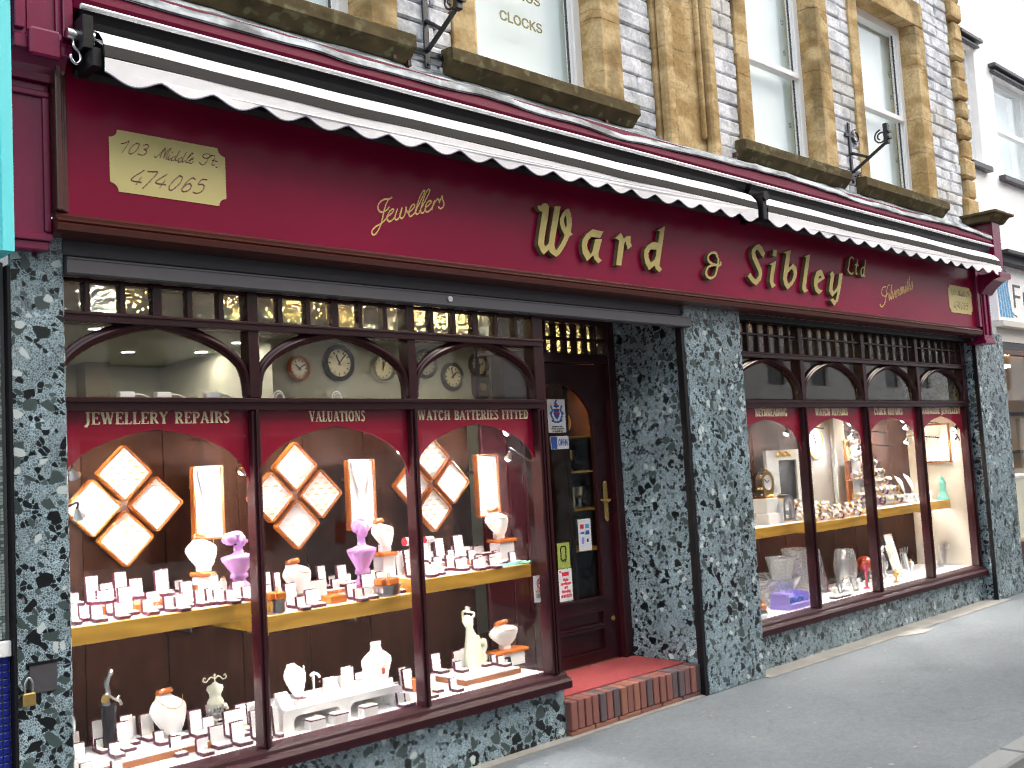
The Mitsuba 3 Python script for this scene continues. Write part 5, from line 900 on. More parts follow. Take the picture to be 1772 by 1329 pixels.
# ================================================================== BUSTS AND DISPLAY FIGURES
def bust(key, label, top='m_orange', ped=None, yaw_=0, stand=False, tilt=20):
    x, y, z, w, h = ITEMS[key]; k = thing('necklace_bust', label, 'bust')
    s = w*.9
    pr = [(-.20, 1.0), (.20, 1.0), (.23, .93), (.36, .84), (.49, .70), (.50, .58), (.42, .36), (.28, .14), (.12, .01), (0, 0), (-.12, .01), (-.28, .14), (-.42, .36), (-.50, .58), (-.49, .70), (-.36, .84), (-.23, .93)]
    g = Polygon(crom(pr+[pr[0]], 4)[:-1]); g = affinity.scale(g, s, h, origin=(0, 0))
    lay = []
    for yy, q in ((0, .0), (-.012, .012), (-.026, .03)):
        lay.append(move(ext(g.buffer(-q*.6 if q else -.001), -.012, 0), [0, yy+.0, 0]))
    m = cat(*lay, ext(affinity.scale(g, .7, .8), 0, .02))
    # a smooth chest: heightfield over the outline
    N = 22; us = np.linspace(-1, 1, N); V, F_ = [], []
    zs = np.linspace(.0, 1., N)
    rim = np.array(g.exterior.coords)
    for zz in zs:
        row = g.intersection(sbox(-9, 9, zz*h-1e-4, zz*h+1e-4)).bounds if 0 < zz < 1 else None
        hw = (row[2]-row[0])/2 if row else (s*.2 if zz >= 1 else .004)
        dep = .30*s*(.45+.75*math.sin(min(1, zz*1.25)*math.pi*.55))*(1 if zz < .8 else 1-.15*(zz-.8)/.2)
        for u in us: V.append((u*hw, -dep*math.sqrt(max(0, 1-u*u))*hw/(s*.5)-.02*(1-zz), zz*h))
    for i in range(N-1):
        for j in range(N-1):
            a, b, c, d = i*N+j, i*N+j+1, (i+1)*N+j+1, (i+1)*N+j; F_ += [[a, b, c], [a, c, d]]
    for zi in range(N-1):
        F_ += [[zi*N, (zi+1)*N, (zi+1)*N+N-1], [zi*N, (zi+1)*N+N-1, zi*N+N-1]]
    m = trimesh.Trimesh(np.array(V), np.array(F_), process=False)
    M = trimesh.transformations.concatenate_matrices(trimesh.transformations.translation_matrix([x, y, z]), trimesh.transformations.rotation_matrix(math.radians(yaw_), [0, 0, 1]), trimesh.transformations.rotation_matrix(math.radians(-tilt), [1, 0, 0]))
    m.apply_transform(M); put(k, 'torso', m, 'm_velvet', 50)
    if top:
        c = lathe([(0, -.004), (.21*s, -.004), (.235*s, .006), (.21*s, .02), (0, .022)], n=24); v = np.array(c.vertices); v[:, 1] = v[:, 1]*.7-.10*s; v[:, 2] += h
        c = trimesh.Trimesh(v, c.faces, process=False); c.apply_transform(M); put(k, 'neck_cap', c, top, 30)
    nk = []
    for u in np.linspace(-1, 1, 24):
        zz = .86-.30*(1-u*u)**.8; hw = .36*s*abs(u)**.9*(1 if u > 0 else -1)
        dep = .30*s*(.45+.75*math.sin(min(1, zz*1.25)*math.pi*.55))
        nk.append((hw, -dep*math.sqrt(max(.05, 1-(hw/(s*.48))**2))-.02*(1-zz)-.004, zz*h))
    c = tube(nk, .0016, 5); c.apply_transform(M); put(k, 'necklace', c, 'm_gold' if top else 'm_silver')
    if ped:
        px, py, pz, pw, ph = ITEMS[ped]; kd = thing('bust_pedestal', 'white pedestal with orange top '+PEDW[ped], 'pedestal')
        put(kd, 'block', cb(px-pw*.45, px+pw*.45, py-.045, py+.05, ped_z[ped], pz+ph-.022, .003), 'm_white'); put(kd, 'top', cat(cb(px-pw*.56, px+pw*.56, py-.06, py+.065, pz+ph-.0215, pz+ph, .006)), 'm_orange')
        put(k, 'foot', cb(x-.03, x+.03, y-.02, y+.03, pz+ph+.0005, z+.03), 'm_white')
    return k
PEDW = {'ped1': 'under the bust on the first bay shelf', 'ped3': 'under the bust on the second bay shelf', 'ped4': 'under the bust on the third bay shelf', 'ped7': 'under the collar bust beside the doorway'}
ped_z = {'ped1': 1.033, 'ped3': .953, 'ped4': 1.017, 'ped7': .385}
ITEMS['bust2'][2] = .998
bust('bust1', 'white necklace bust on the first bay shelf below the framed necklace', ped='ped1')
bust('bust2', 'white necklace bust at the left of the second bay shelf', yaw_=20)
bust('bust3', 'white necklace bust at the right of the second bay shelf', ped='ped3', yaw_=25)
bust('bust4', 'white necklace bust on the third bay shelf near the doorway', ped='ped4', yaw_=12)
ITEMS['bust5'][2] = .421
bust('bust5', 'white necklace bust with a pendant on the base of the first bay', yaw_=10)
bust('bust6', 'plain white necklace bust on the curved white stand', top=None, yaw_=15, tilt=12)
bust('bust7', 'white collar necklace bust on the base beside the doorway', ped='ped7', yaw_=5)
bust('bustedge', 'white necklace bust half hidden behind the left pillar', top=None)
x, y, z, w, h = ITEMS['pillar']
def figure_lathe(prof, sx, sy, c, sc): 
    m = lathe([(r*sc, q*sc) for r, q in prof], n=28); v = np.array(m.vertices); v[:, 0] *= sx; v[:, 1] *= sy; return trimesh.Trimesh(v+np.array(c), m.faces, process=False)
# tall white bust with pendant
x, y, z, w, h = ITEMS['tallbust']; k = thing('tall_bust', 'tall white shoulder bust with an amber pendant in the second bay', 'bust')
m = figure_lathe([(0, 0), (.30, 0), (.33, .2), (.40, .42), (.50, .60), (.49, .68), (.36, .76), (.20, .83), (.165, .90), (.19, .985), (.12, .97), (0, .94)], w/h*1.02, .5*w/h, (x, y, .386), h); put(k, 'torso', m, 'm_velvet', 45)
nk = [(x+u*w*.30, y-.055+.03*u*u, .386+h*(.76-.26*(1-abs(u))**1.0)) for u in np.linspace(-1, 1, 15)]
put(k, 'chain', tube(nk, .0015, 5), 'm_gold'); put(k, 'pendant', ball((x, y-.062, .386+h*.475), .012, (1, .5, 1.5)), 'm_redglass', True)
# purple busts
for key, zz, lab, fl in (('purple1', 1.033, 'lilac glass lady bust in profile at the right of the first shelf', 0), ('purple2', .953, 'lilac glass lady bust facing out in the second bay', 1)):
    x, y, z, w, h = ITEMS[key]; z = zz+.045; h = ITEMS[key][2]+ITEMS[key][4]-z; k = thing('glass_bust', lab, 'ornament')
    body = figure_lathe([(0, 0), (.30, 0), (.29, .06), (.18, .13), (.17, .17), (.25, .20), (.24, .25), (.20, .27), (.33, .38), (.46, .50), (.47, .55), (.30, .58), (.14, .61), (.12, .68), (.13, .74), (.0, .75)], w/h, .62*w/h, (x, y, z), h)
    head = [ball((x+(.05 if fl == 0 else 0)*w, y-.01, z+.82*h), .105*h, (.85, .95, 1.12))]
    if fl == 0:
        head += [ball((x-.22*w, y, z+.86*h), .115*h, (1.15, 1, 1)), ball((x-.05*w, y, z+.92*h), .10*h, (1.3, 1, .7)), ball((x+.21*w, y-.01, z+.80*h), .03*h, (1, .8, 1)), ball((x-.36*w, y+.0, z+.84*h), .06*h)]
    else:
        head += [ball((x, y+.01, z+.90*h), .11*h, (1.3, 1, .8)), ball((x, y, z+.98*h), .05*h, (1.1, 1, .8)), ball((x-.17*w, y, z+.85*h), .06*h), ball((x+.17*w, y, z+.85*h), .06*h), ball((x, y-.10*h, z+.80*h), .022*h)]
    put(k, 'figure', cat(body, *head), 'm_purple', True)
    b = thing('ornament_base', 'orange and white stand under the '+lab.split(' at ')[0].split(' facing')[0]+(' in profile' if fl == 0 and 'profile' not in lab.split(' at ')[0] else '')+(' facing out' if fl else ''), 'stand')
    put(b, 'top', cb(x-.5*w*.7, x+.5*w*.7, y-.05, y+.06, zz+.030, zz+.0445, .004), 'm_orange'); put(b, 'block', cb(x-.5*w*.62, x+.5*w*.62, y-.045, y+.055, zz, zz+.0297, .002), 'm_white')
# black pillar with silver figure
x, y, z, w, h = ITEMS['pillar']; y = .44; x = 1.925
k = thing('sculpture', 'silver and black slender lady sculpture on a black pillar in the first bay', 'sculpture')
put(k, 'pillar', figure_lathe([(0, 0), (.028, 0), (.030, .1), (.034, .17), (.036, .205), (0, .21)], 1, .8, (x, y, .421), 1), 'm_black', 40)
z0 = .625
put(k, 'figure', cat(tube(crom([(x-.012, y, z0), (x-.016, y, z0+.03), (x-.002, y, z0+.055), (x-.008, y, z0+.09), (x-.002, y, z0+.115), (x+.012, y, z0+.14), (x+.018, y, z0+.158)], 6), np.interp(np.linspace(0, 1, 37), [0, .2, .4, .6, .75, .85, 1], [.02, .017, .011, .012, .009, .013, .008])), tube(crom([(x-.012, y, z0+.08), (x+.005, y-.01, z0+.04), (x+.03, y-.012, z0+.022), (x+.045, y-.01, z0+.035)]), .006), tube(crom([(x+.03, y, z0+.02), (x+.05, y, z0+.01), (x+.058, y, z0-.01)]), .008)), 'm_silver', True)
put(k, 'disc', disc((x-.026, z0+.035), .019, y-.03, y-.024), 'm_brass')
# dress form
x, y, z, w, h = ITEMS['manneq']; x = 2.49; k = thing('dress_form', 'small ivory dress form jewellery stand with a curled hanger', 'jewellery stand')
put(k, 'torso', figure_lathe([(0, .40), (.10, .40), (.17, .46), (.16, .52), (.11, .60), (.12, .66), (.165, .74), (.15, .80), (.08, .83), (.03, .87), (0, .87)], 1, .75, (x, y, .386), h), 'm_ivory', True)
put(k, 'pole', cat(tube([(x, y, .395), (x, y, .386+.42*h)], .008), lathe([(0, 0), (.03, 0), (.025, .008), (0, .01)], (x, y, .386))), 'm_ivory', 40)
put(k, 'hanger', cat(*[tube(crom([(x, y, .386+.93*h), (x+s*.022, y, .386+.97*h), (x+s*.045, y, .386+.90*h), (x+s*.062, y, .386+.92*h), (x+s*.058, y, .386+.98*h), (x+s*.048, y, .386+.96*h)]), .003) for s in (-1, 1)], tube([(x, y, .386+.86*h), (x, y, .386+h)], .0035), ball((x, y, .386+h), .006)), 'm_ivory', True)
put(k, 'skirt', cat(*[tube(crom([(x+.03*math.cos(a), y+.025*math.sin(a), .386+.42*h), (x+.04*math.cos(a+.3), y+.033*math.sin(a+.3), .386+.3*h), (x+.036*math.cos(a), y+.03*math.sin(a), .386+.19*h)]), .0035) for a in np.linspace(0, 6.28, 13)[:-1]], ring((x, y, .386+.2*h), .038, .005, 'z'), ring((x, y, .386+.31*h), .04, .004, 'z')), 'm_silver', True, kind='stuff')
put(k, 'bow', cat(ball((x+.04, y-.02, .386+.42*h), .014), ball((x+.05, y-.02, .386+.37*h), .01)), 'm_ivory', True)
# lady figurine in a gown
x, y, z, w, h = ITEMS['lady']; z = .386; h = ITEMS['lady'][2]+ITEMS['lady'][4]-z; x -= .015
k = thing('lady_figurine', 'pale ivory figurine of a lady in a flared gown in the third bay', 'figurine')
def lean(m, f):
    v = np.array(m.vertices); q = (v[:, 2]-z)/h; v[:, 0] += f(q); return trimesh.Trimesh(v, m.faces, process=False)
put(k, 'gown', lean(figure_lathe([(0, 0), (.13, 0), (.15, .05), (.17, .2), (.15, .34), (.12, .48), (.075, .60), (.06, .66), (.085, .72), (.10, .78), (.08, .83), (.03, .86), (0, .86)], 1, .7, (x, y, z), h), lambda q: .05*np.sin(q*3.)*(1-q)-.03*q), 'm_ivory', True)
put(k, 'train', tube(crom([(x+.05, y, z+.52*h), (x+.075, y, z+.42*h), (x+.105, y, z+.44*h), (x+.11, y, z+.34*h), (x+.09, y, z+.26*h), (x+.11, y, z+.18*h), (x+.07, y, z+.1*h), (x+.03, y, z+.04*h)]), .016), 'm_ivory', True)
put(k, 'arms', tube(crom([(x-.05, y, z+.82*h), (x-.055, y-.01, z+.92*h), (x-.01, y-.02, z+.90*h), (x+.03, y-.01, z+.86*h), (x+.01, y-.01, z+.80*h), (x, y-.01, z+.74*h)]), .008), 'm_ivory', True)
put(k, 'head', cat(ball((x-.018, y-.005, z+.93*h), .016, (.9, 1, 1.15))), 'm_ivory', True); put(k, 'hair', cat(ball((x-.005, y+.004, z+.955*h), .015, (1.2, 1, .8)), ball((x-.02, y, z+.965*h), .012)), 'm_silver', True)

# hanging ring trays: four diamonds round a star
for n, (cx_, cz_) in enumerate(((2.04, 1.518), (2.972, 1.51), (3.91, 1.524))):
    lab0 = ('left', 'middle', 'right')[n]
    st_ = thing('tray_hub', f'white star shaped hub joining the {lab0} group of ring trays', 'hub')
    put(st_, 'star', ext(Polygon([(cx_+.05*(1 if q % 2 == 0 else .42)*math.cos(math.pi/4*(q+1)), cz_+.05*(1 if q % 2 == 0 else .42)*math.sin(math.pi/4*(q+1))) for q in range(8)]), .505, .52), 'm_white')
    put(st_, 'rod', bx(cx_-.008, cx_+.008, .5205, BY-.001, cz_-.008, cz_+.008), 'm_silver')
    for q, (dx, dz, pos) in enumerate(((0, 1, 'top'), (1, 0, 'right'), (0, -1, 'bottom'), (-1, 0, 'left'))):
        x, z = cx_+dx*.153, cz_+dz*.153; k = thing('ring_tray', f'white diamond ring tray with orange rim, {pos} of the {lab0} group', 'ring tray')
        H = .138; sq = Polygon([(x, z+H), (x+H, z), (x, z-H), (x-H, z)]).buffer(-.016).buffer(.016, quad_segs=4); inn = sq.buffer(-.0085)
        put(k, 'rim', cat(ext(sq.difference(inn), .462, .50), ext(sq, .5005, .504)), 'm_orangeo', 35); put(k, 'pad', ext(inn.buffer(-.0005), .478, .4999), 'm_velvet')
        rs = []
        for i in range(4):
            for j in range(4):
                u, v_ = (i-1.5)*.040, (j-1.5)*.040
                rx, rz = x+(u-v_)*.72, z+(u+v_)*.72
                if rng.random() < .9: rs.append(ring((rx, .472, rz), .0095, .0028, 'z', 10, 5)); rs.append(ball((rx, .463, rz), .004, sub=1))
        put(k, 'rings', cat(*rs), ('m_gold', 'm_silver')[(n+q) % 2], True, kind='stuff')
for key, lab in (('neck_a', 'tall orange framed white necklace board in the first bay'), ('neck_b', 'tall orange framed white necklace board in the second bay'), ('neck_c', 'tall orange framed white necklace board in the third bay')):
    x, y, z, w, h = ITEMS[key]; w *= .86; k = thing('necklace_board', lab, 'necklace board')
    o = sbox(x-w/2, x+w/2, z, z+h).buffer(-.012).buffer(.012, quad_segs=4); i_ = o.buffer(-.009)
    put(k, 'frame', cat(ext(o.difference(i_), .462, .50), ext(o, .5005, .505)), 'm_orangeo', 35); put(k, 'pad', ext(i_.buffer(-.0005), .478, .4999), 'm_velvet')
    put(k, 'mount', bx(x-.01, x+.01, .5055, BY-.001, z+h*.7, z+h*.74), 'm_silver')
    for s_ in ((.55, .68), (.42, .5))[: 2 if key != 'neck_c' else 1]:
        put(k, 'necklace', tube([(x+u*w*.34, .475, z+h*(.95-s_[0]*(1-abs(u)**2.2))) for u in np.linspace(-1, 1, 26)], .0022, 5), 'm_silver')
# crystal tins with orange blocks, bracelet rolls, cards, cubes
for key, lab in (('tin1', 'round clear glass pot with orange stones at the left of the second shelf'), ('tin2', 'round clear glass pot topped by orange blocks at the right of the second shelf')):
    x, y, z, w, h = ITEMS[key]; R = w*.40; y = .14+R*.9; k = thing('glass_pot', lab, 'pot')
    put(k, 'pot', lathe([(0, 0), (R*.9, 0), (R, .006), (R, h*.8), (R*1.12, h*.82), (R*1.12, h*.92), (R*.94, h*.92), (R*.9, .01), (0, .01)], (x, y, z), 40), 'm_teal' if key == 'x' else 'm_silver', 30)
    put(k, 'stones', cat(*[cb(x+R*.62*math.cos(a)-.018, x+R*.62*math.cos(a)+.018, y+R*.62*math.sin(a)-.016, y+R*.62*math.sin(a)+.016, z+h*.93, z+h*.93+.034, .004) for a in np.linspace(0.4, 6.7, 7)[:-1]]), 'm_orange')
    put(k, 'ring', ring((x, y-R*.3, z+h+.045), .011, .003, 'x', 14, 6), 'm_gold', True)
for key, lab in (('roll2', 'white bracelet roll with a red end at the right of the second shelf'), ('roll3', 'white bracelet roll beside the second mullion on the third shelf')):
    x, y, z, w, h = ITEMS[key]; k = thing('bracelet_roll', lab, 'bracelet roll')
    t0 = tube([(x-w*.42, y, z+h/2), (x+w*.42, y, z+h/2)], h*.48, 16); put(k, 'roll', t0, 'm_satin', 40); put(k, 'end', tube([(x-w*.42-.006, y, z+h/2), (x-w*.42-.0005, y, z+h/2)], h*.5, 16), 'm_redprint', 40)
    put(k, 'bracelets', cat(*[ring((x+q*w, y, z+h/2), h*.5, .002, 'x', 16, 5) for q in (-.25, -.1, .05, .2)]), 'm_silver', True); put(k, 'stem', cat(bx(x-.005, x+.005, y-.005, y+.005, (1.0175 if key == 'roll3' else .9535), z), bx(x-.03, x+.03, y-.03, y+.03, (1.0175 if key == 'roll3' else .9535), (1.0175 if key == 'roll3' else .9535)+.006)), 'm_white')
for key, lab in (('tag1', 'rounded white earring stand behind the boxes on the first shelf'), ('tag2', 'rounded white earring stand at the right of the first shelf')):
    x, y, z, w, h = ITEMS[key]; z0 = 1.034; k = thing('earring_stand', lab, 'earring stand')
    put(k, 'tag', ext(Polygon([(x-w*.42, z0), (x+w*.42, z0), (x+w*.42, z+h*.8), (x+w*.2, z+h), (x-w*.2, z+h), (x-w*.42, z+h*.8)]), y, y+.008), 'm_satin'); put(k, 'loop', ring((x, y-.002, z+h), .008, .002, 'y', 14, 5), 'm_gold', True)
k = thing('ring_block', 'orange ring block in the middle of the first shelf', 'ring block'); x, y, z, w, h = ITEMS['ring1']; put(k, 'block', cb(x-w*.42, x+w*.42, .41, .45, 1.0775, 1.115, .004), 'm_orange'); put(k, 'ring', ring((x, .43, 1.124), .009, .0022, 'y', 14, 5), 'm_silver', True)
solo('turquoise_chips', cat(*[ball((rng.uniform(4.18, 4.375), rng.uniform(.15, .22), 1.0165+rng.uniform(.003, .012)), rng.uniform(.006, .011), (1, 1, .7), 1) for _ in range(70)]), 'm_teal', 'heap of turquoise chips at the right end of the third shelf', 'turquoise chips', kind='stuff')
# curved white stand
k = thing('bridge_stand', 'curved white display stand on the base of the second bay', 'display stand')
o = sbox(2.64, 3.36, .385, .490).buffer(-.03).buffer(.03).union(sbox(2.64, 3.36, .385, .42))
for a, b in ((2.70, 2.97), (3.03, 3.30)): o = o.difference(sbox(a, b, .30, .455).buffer(-.03).buffer(.03))
put(k, 'body', ext(o, .14, .46), 'm_satin', 30)
for key, lab in (('wedge1', 'sloping white earring wedge at the left of the curved stand'), ('wedge2', 'sloping white earring wedge in the middle of the curved stand'), ('wedge3', 'sloping white earring wedge at the right end of the curved stand')):
    x, y, z, w, h = ITEMS[key]; z0 = .4905; x = min(x, 3.31); k = thing('earring_wedge', lab, 'earring stand'); put(k, 'wedge', extx([(y+.02, z0), (y-.055, z0), (y+.005, z0+h*.92), (y+.02, z0+h*.92)], x-w*.38, x+w*.38), 'm_satin')
    put(k, 'earrings', cat(*[ball((x+s*.012, y-.032, z0+h*.42), .004, sub=1) for s in (-1, 1)]), 'm_silver')
x, y, z, w, h = ITEMS['card']; k = thing('folded_card', 'white folded necklace card on the curved stand', 'card')
put(k, 'leaf', rotz(bx(x-w*.4, x+w*.4, .36, .363, .4905, .585), 0, (x, .36, 0)), 'm_satin'); put(k, 'leaf', rotz(bx(x-w*.4, x+w*.4, .365, .368, .4905, .59), 14, (x-w*.4, .365, 0)), 'm_satin'); put(k, 'necklace', tube([(x+u*.024, .358, .565-.016*(1-u*u)) for u in np.linspace(-1, 1, 12)], .0015, 5), 'm_silver')
x, y, z, w, h = ITEMS['tstand']; k = thing('earring_tree', 'white T shaped earring stand on the curved stand', 'earring stand'); put(k, 'stand', cat(bx(2.945, 2.953, .34, .348, .4905, .59), tube(crom([(2.93, .344, .588), (2.952, .344, .597), (2.978, .344, .583), (2.985, .344, .57)]), .007), cb(2.92, 2.985, .32, .37, .4905, .497)), 'm_satin', 35); put(k, 'earrings', cat(ball((2.982, .34, .55), .005, sub=1), ball((2.935, .34, .57), .004, sub=1)), 'm_pink')
x, y, z, w, h = ITEMS['cube1']; k = thing('ring_cube', 'small white ring cube with dark edge on the curved stand', 'ring cube'); put(k, 'cube', cb(2.765, 2.815, .2, .245, .4905, .515, .003), 'm_satin'); put(k, 'trim', cb(2.764, 2.816, .198, .2465, .5155, .518, .001), 'm_leath')
for key, lab, xx in (('lowcube1', 'low white ring cube in front of the curved stand, left', 2.80), ('lowcube2', 'low white ring cube in front of the curved stand, middle', 2.935), ('lowcube3', 'low white ring cube in front of the curved stand, right', 3.115)):
    k = thing('ring_cube', lab, 'ring cube'); put(k, 'cube', cb(xx-.045, xx+.04, .078, .137, .3845, .425, .002), 'm_satin'); put(k, 'trim', cb(xx-.047, xx+.042, .0765, .139, .4255, .429, .001), 'm_leath'); put(k, 'pad', cb(xx-.044, xx+.039, .08, .136, .4292, .436, .002), 'm_satin'); put(k, 'ring', ring((xx, .11, .442), .007, .0018, 'y', 12, 5), 'm_gold', True)
k = thing('watch_stand', 'brown cylinder with a gold watch near the second mullion', 'watch stand'); put(k, 'cylinder', lathe([(0, 0), (.022, 0), (.022, .075), (0, .075)], (3.60, .33, .3845)), 'm_orange', 30); put(k, 'watch', cat(ring((3.60, .33, .455), .024, .004, 'z'), disc((3.60, .43), .012, .302, .308)), 'm_gold')
k = thing('price_sign', 'black card with white lettering before the collar bust', 'sign'); put(k, 'card', rotx(bx(4.20, 4.315, .30, .304, .3845, .462), -10, (0, .3, .3845)), 'm_black'); put(k, 'lettering', rotx(cat(txt('Now', .022, 4.235, .2998, .432, .05), txt('HALF PRICE', .010, 4.22, .2998, .408, .08)), -10, (0, .3, .3845)), 'm_white')
solo('name_card', rotx(bx(3.79, 3.87, .09, .093, .3845, .41), -25, (0, .09, .3845)), 'm_white', 'small white card lying at the front of the third bay base', 'card')

# ================================================================== SPOT LAMPS
def lamp(x, y, z, label, rail, tgt, right=False):
    k = thing('spot_lamp', label, 'lamp')
    d = np.array(tgt)-np.array([x, y, z]); d /= np.linalg.norm(d)
    R = trimesh.geometry.align_vectors([0, 0, 1], d)
    cone = lathe([(.0, -.035), (.012, -.034), (.016, -.012), (.028, .012), (.0265, .012), (.013, -.008)], n=20); cone.apply_transform(R); cone.apply_translation([x, y, z]); put(k, 'shade', cone, 'm_black' if right else 'm_silver', 30)
    b = trimesh.creation.icosphere(1, .0165); b.apply_translation(np.array([x, y, z])+d*.006); put(k, 'bulb', b, 'm_white', emitter=emit((1, .965, .91), LAMP*(1.1 if right else 1.2)))
    p = np.array([x, y, z])-d*.03
    put(k, 'arm', tube(crom([p, p+[0, .0, .03], (p+np.array(rail))/2+[0, .0, .02], rail]), .005), 'm_black', True)
LL = [('lampL0', 'glowing spot lamp by the left pillar in the first bay', (1.51, .25, 1.7), (2.0, .5, 1.35)), ('lampL1', 'lower glowing spot lamp at the first mullion', (2.49, .055, 1.66), (2.2, .5, 1.2)), ('lampL2', 'upper glowing spot lamp at the first mullion', (2.49, .055, 1.76), (2.9, .5, 1.3)),
      ('lampL3', 'glowing spot lamp near the second mullion', (3.433, .055, 1.74), (3.1, .5, 1.2)), ('lampL4', 'upper glowing spot lamp near the corner post', (4.36, .055, 1.82), (4.0, .5, 1.3)), ('lampL5', 'black clip lamp low beside the left pillar', (1.51, .15, 1.45), (1.95, .4, 1.0)), ('lampL6', 'lower glowing spot lamp near the corner post', (4.36, .055, 1.6), (4.1, .5, 1.0))]
for key, lab, rail, tgt in LL:
    x, y, z, w, h = ITEMS[key]; lamp(min(x, 4.33), y, z+h/2, lab, rail, tgt)
for i, (x, bay) in enumerate([(1.95, 'first'), (2.95, 'second'), (3.9, 'third')]):
    for y, pos in ((.2, 'front'), (.5, 'back')):
        k = thing('unseen_soffit_downlight', f'unseen recessed downlight in the {pos} of the soffit over the {bay} bay', 'lamp'); put(k, 'trim', ring((x, y, 1.930), .034, .004, 'z'), 'm_silver', True); put(k, 'bulb', lathe([(0, 0), (.03, 0)], (x, y, 1.9285), 16), 'm_white', emitter=emit((1, .955, .89), LAMP*.085))  # out of view, placed to light the upper display
    k = thing('unseen_shelf_lamp', f'unseen slim lamp lighting the base from under the shelf of the {bay} bay', 'lamp'); zz = SH[i][2]-.032
    put(k, 'strip', bx(x-.25, x+.25, .16, .175, zz-.006, zz), 'm_white', emitter=emit((.95, .97, 1.), LAMP*.062))  # unseen strips, placed to brighten the lower display
# ================================================================== RIGHT DISPLAY
Y0, FZ = .14, .345
YB = .70
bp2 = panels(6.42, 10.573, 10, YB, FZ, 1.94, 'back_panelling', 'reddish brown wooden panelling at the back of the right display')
put(bp2, 'pale_panel', cat(cb(8.40, 8.96, YB-.012, YB-.001, 1.03, 1.94, .002)), 'm_roomd', label='grey panel behind the oval clock'); put(bp2, 'column', cb(8.965, 9.18, YB-.05, YB-.0005, 1.03, 1.94, .01), 'm_room')
ew = thing('display_end_wall', 'cream end wall of the right display with a framed picture', 'wall')
put(ew, 'panel', cat(bx(10.575, 10.60, .12, .72, FZ, 1.94)), 'm_wallcream')
rf = thing('display_floor', 'white display base in the right window', 'display base'); put(rf, 'top', bx(6.42, 10.57, .14, YB-.0005, .27, FZ-.001), 'm_white')
solo('soffit', bx(6.42, 10.57, .14, YB+.02, 1.942, 1.965), 'm_oak', 'wooden soffit over the right display', 'soffit')
SR = [(6.43, 7.66, 1.015), (7.67, 8.76, .992), (8.77, 9.86, 1.028), (9.87, 10.57, 1.008)]
for (a, b, z), n in zip(SR, ('first', 'second', 'third', 'fourth')):
    k = thing('display_shelf', f'oak edged white display shelf in the {n} bay of the right window', 'shelf')
    y0 = .20 if n != 'fourth' else .30
    put(k, 'edge', cat(cb(a, b, y0, y0+.02, z-.08, z, .002), cb(a, a+.02, y0+.0205, .66, z-.08, z, .002)), 'm_oak'); put(k, 'top', bx(a+.0205, b, y0+.0205, .66, z-.03, z-.0015), 'm_white')
    k = thing('unseen_shelf_lamp', f'unseen slim lamp lighting the base from under the shelf of the {n} bay in the right window', 'lamp'); put(k, 'strip', bx((a+b)/2-.25, (a+b)/2+.25, y0+.05, y0+.065, z-.038, z-.031), 'm_white', emitter=emit((1, .97, .92), LAMP*.055))  # unseen strip under each shelf, placed to light the base of the right window
for i in range(4):
    x = (SR[i][0]+SR[i][1])/2
    for y, pos in ((.28, 'front'), (.6, 'back')):
        k = thing('unseen_soffit_downlight', f'unseen recessed downlight in the {pos} of the right soffit over bay {("one","two","three","four")[i]}', 'lamp'); put(k, 'trim', ring((x, y, 1.940), .034, .004, 'z'), 'm_silver', True); put(k, 'bulb', lathe([(0, 0), (.03, 0)], (x, y, 1.9385), 16), 'm_white', emitter=emit((1, .84, .6), LAMP*.085))  # out of view, placed to light the right display from above
RL = ['single glowing spot lamp in the first bay of the right window', 'upper spot lamp of the three in the second bay of the right window', 'middle spot lamp of the three in the second bay of the right window', 'lower spot lamp of the three in the second bay of the right window', 'top spot lamp of the three in the third bay of the right window', 'middle spot lamp of the three in the third bay of the right window', 'lower spot lamp of the three in the third bay of the right window', 'upper spot lamp by the right jamb of the right window', 'lower spot lamp by the right jamb of the right window']
for i in range(9):
    x, y, z, w, h = ITEMS[f'lampR{i}']
    if i < 7: lamp(x, .4, z, RL[i], (x+.13, .12, z+.02), (x-.35, .55, z-.6), True)
    else:
        # fourth bay: brought forward along the sight line so that it hangs inside the display
        t = (10.50-eye[0])/(x-eye[0]); lamp(10.50, eye[1]+(.4-eye[1])*t, eye[2]+(z-eye[2])*t, RL[i], (10.54, .13, z-.02), (10.2, .5, 1.2), True)
def along(key, x_new=None, y_new=None):
    """an item moved along the sight line so that it stands at another depth: (x, y, z, width, height)"""
    x, y, z, w, h = ITEMS[key]
    t = (x_new-eye[0])/(x-eye[0]) if x_new is not None else (y_new-eye[1])/(y-eye[1])
    return eye[0]+(x-eye[0])*t, eye[1]+(y-eye[1])*t, eye[2]+(z-eye[2])*t, w*t, h*t
# mantel clocks
x, y, z, w, h = along('gclock', y_new=.40); k = thing('mantel_clock', 'gilt and glass domed mantel clock on white blocks at the left of the right window', 'clock'); R = .075; zc_ = z+h*.55
put(k, 'case', cat(ext(Point(x, zc_).buffer(.092).union(sbox(x-.075, x+.075, z+.0, zc_)).difference(Point(x, zc_).buffer(.062)), .38, .44), cb(x-.085, x+.085, .36, .46, z, z+.018), cb(x-.014, x+.014, .39, .43, zc_+.09, zc_+.115)), 'm_gold', 30)
put(k, 'dial', disc((x, zc_), .061, .392, .398), 'm_dial'); put(k, 'bezel', ring((x, .388, zc_), .064, .006), 'm_silver', True); put(k, 'hand', cat(ext(affinity.rotate(sbox(x-.003, x+.003, zc_, zc_+.045), 50, origin=(x, zc_)), .389, .3915), ext(affinity.rotate(sbox(x-.003, x+.003, zc_, zc_+.035), -70, origin=(x, zc_)), .389, .3915)), 'm_black'); put(k, 'knob', cat(*[ball((x+s*.07, .4, z+.03+q*.05), .013) for s in (-1, 1) for q in range(4)]), 'm_silver', True)
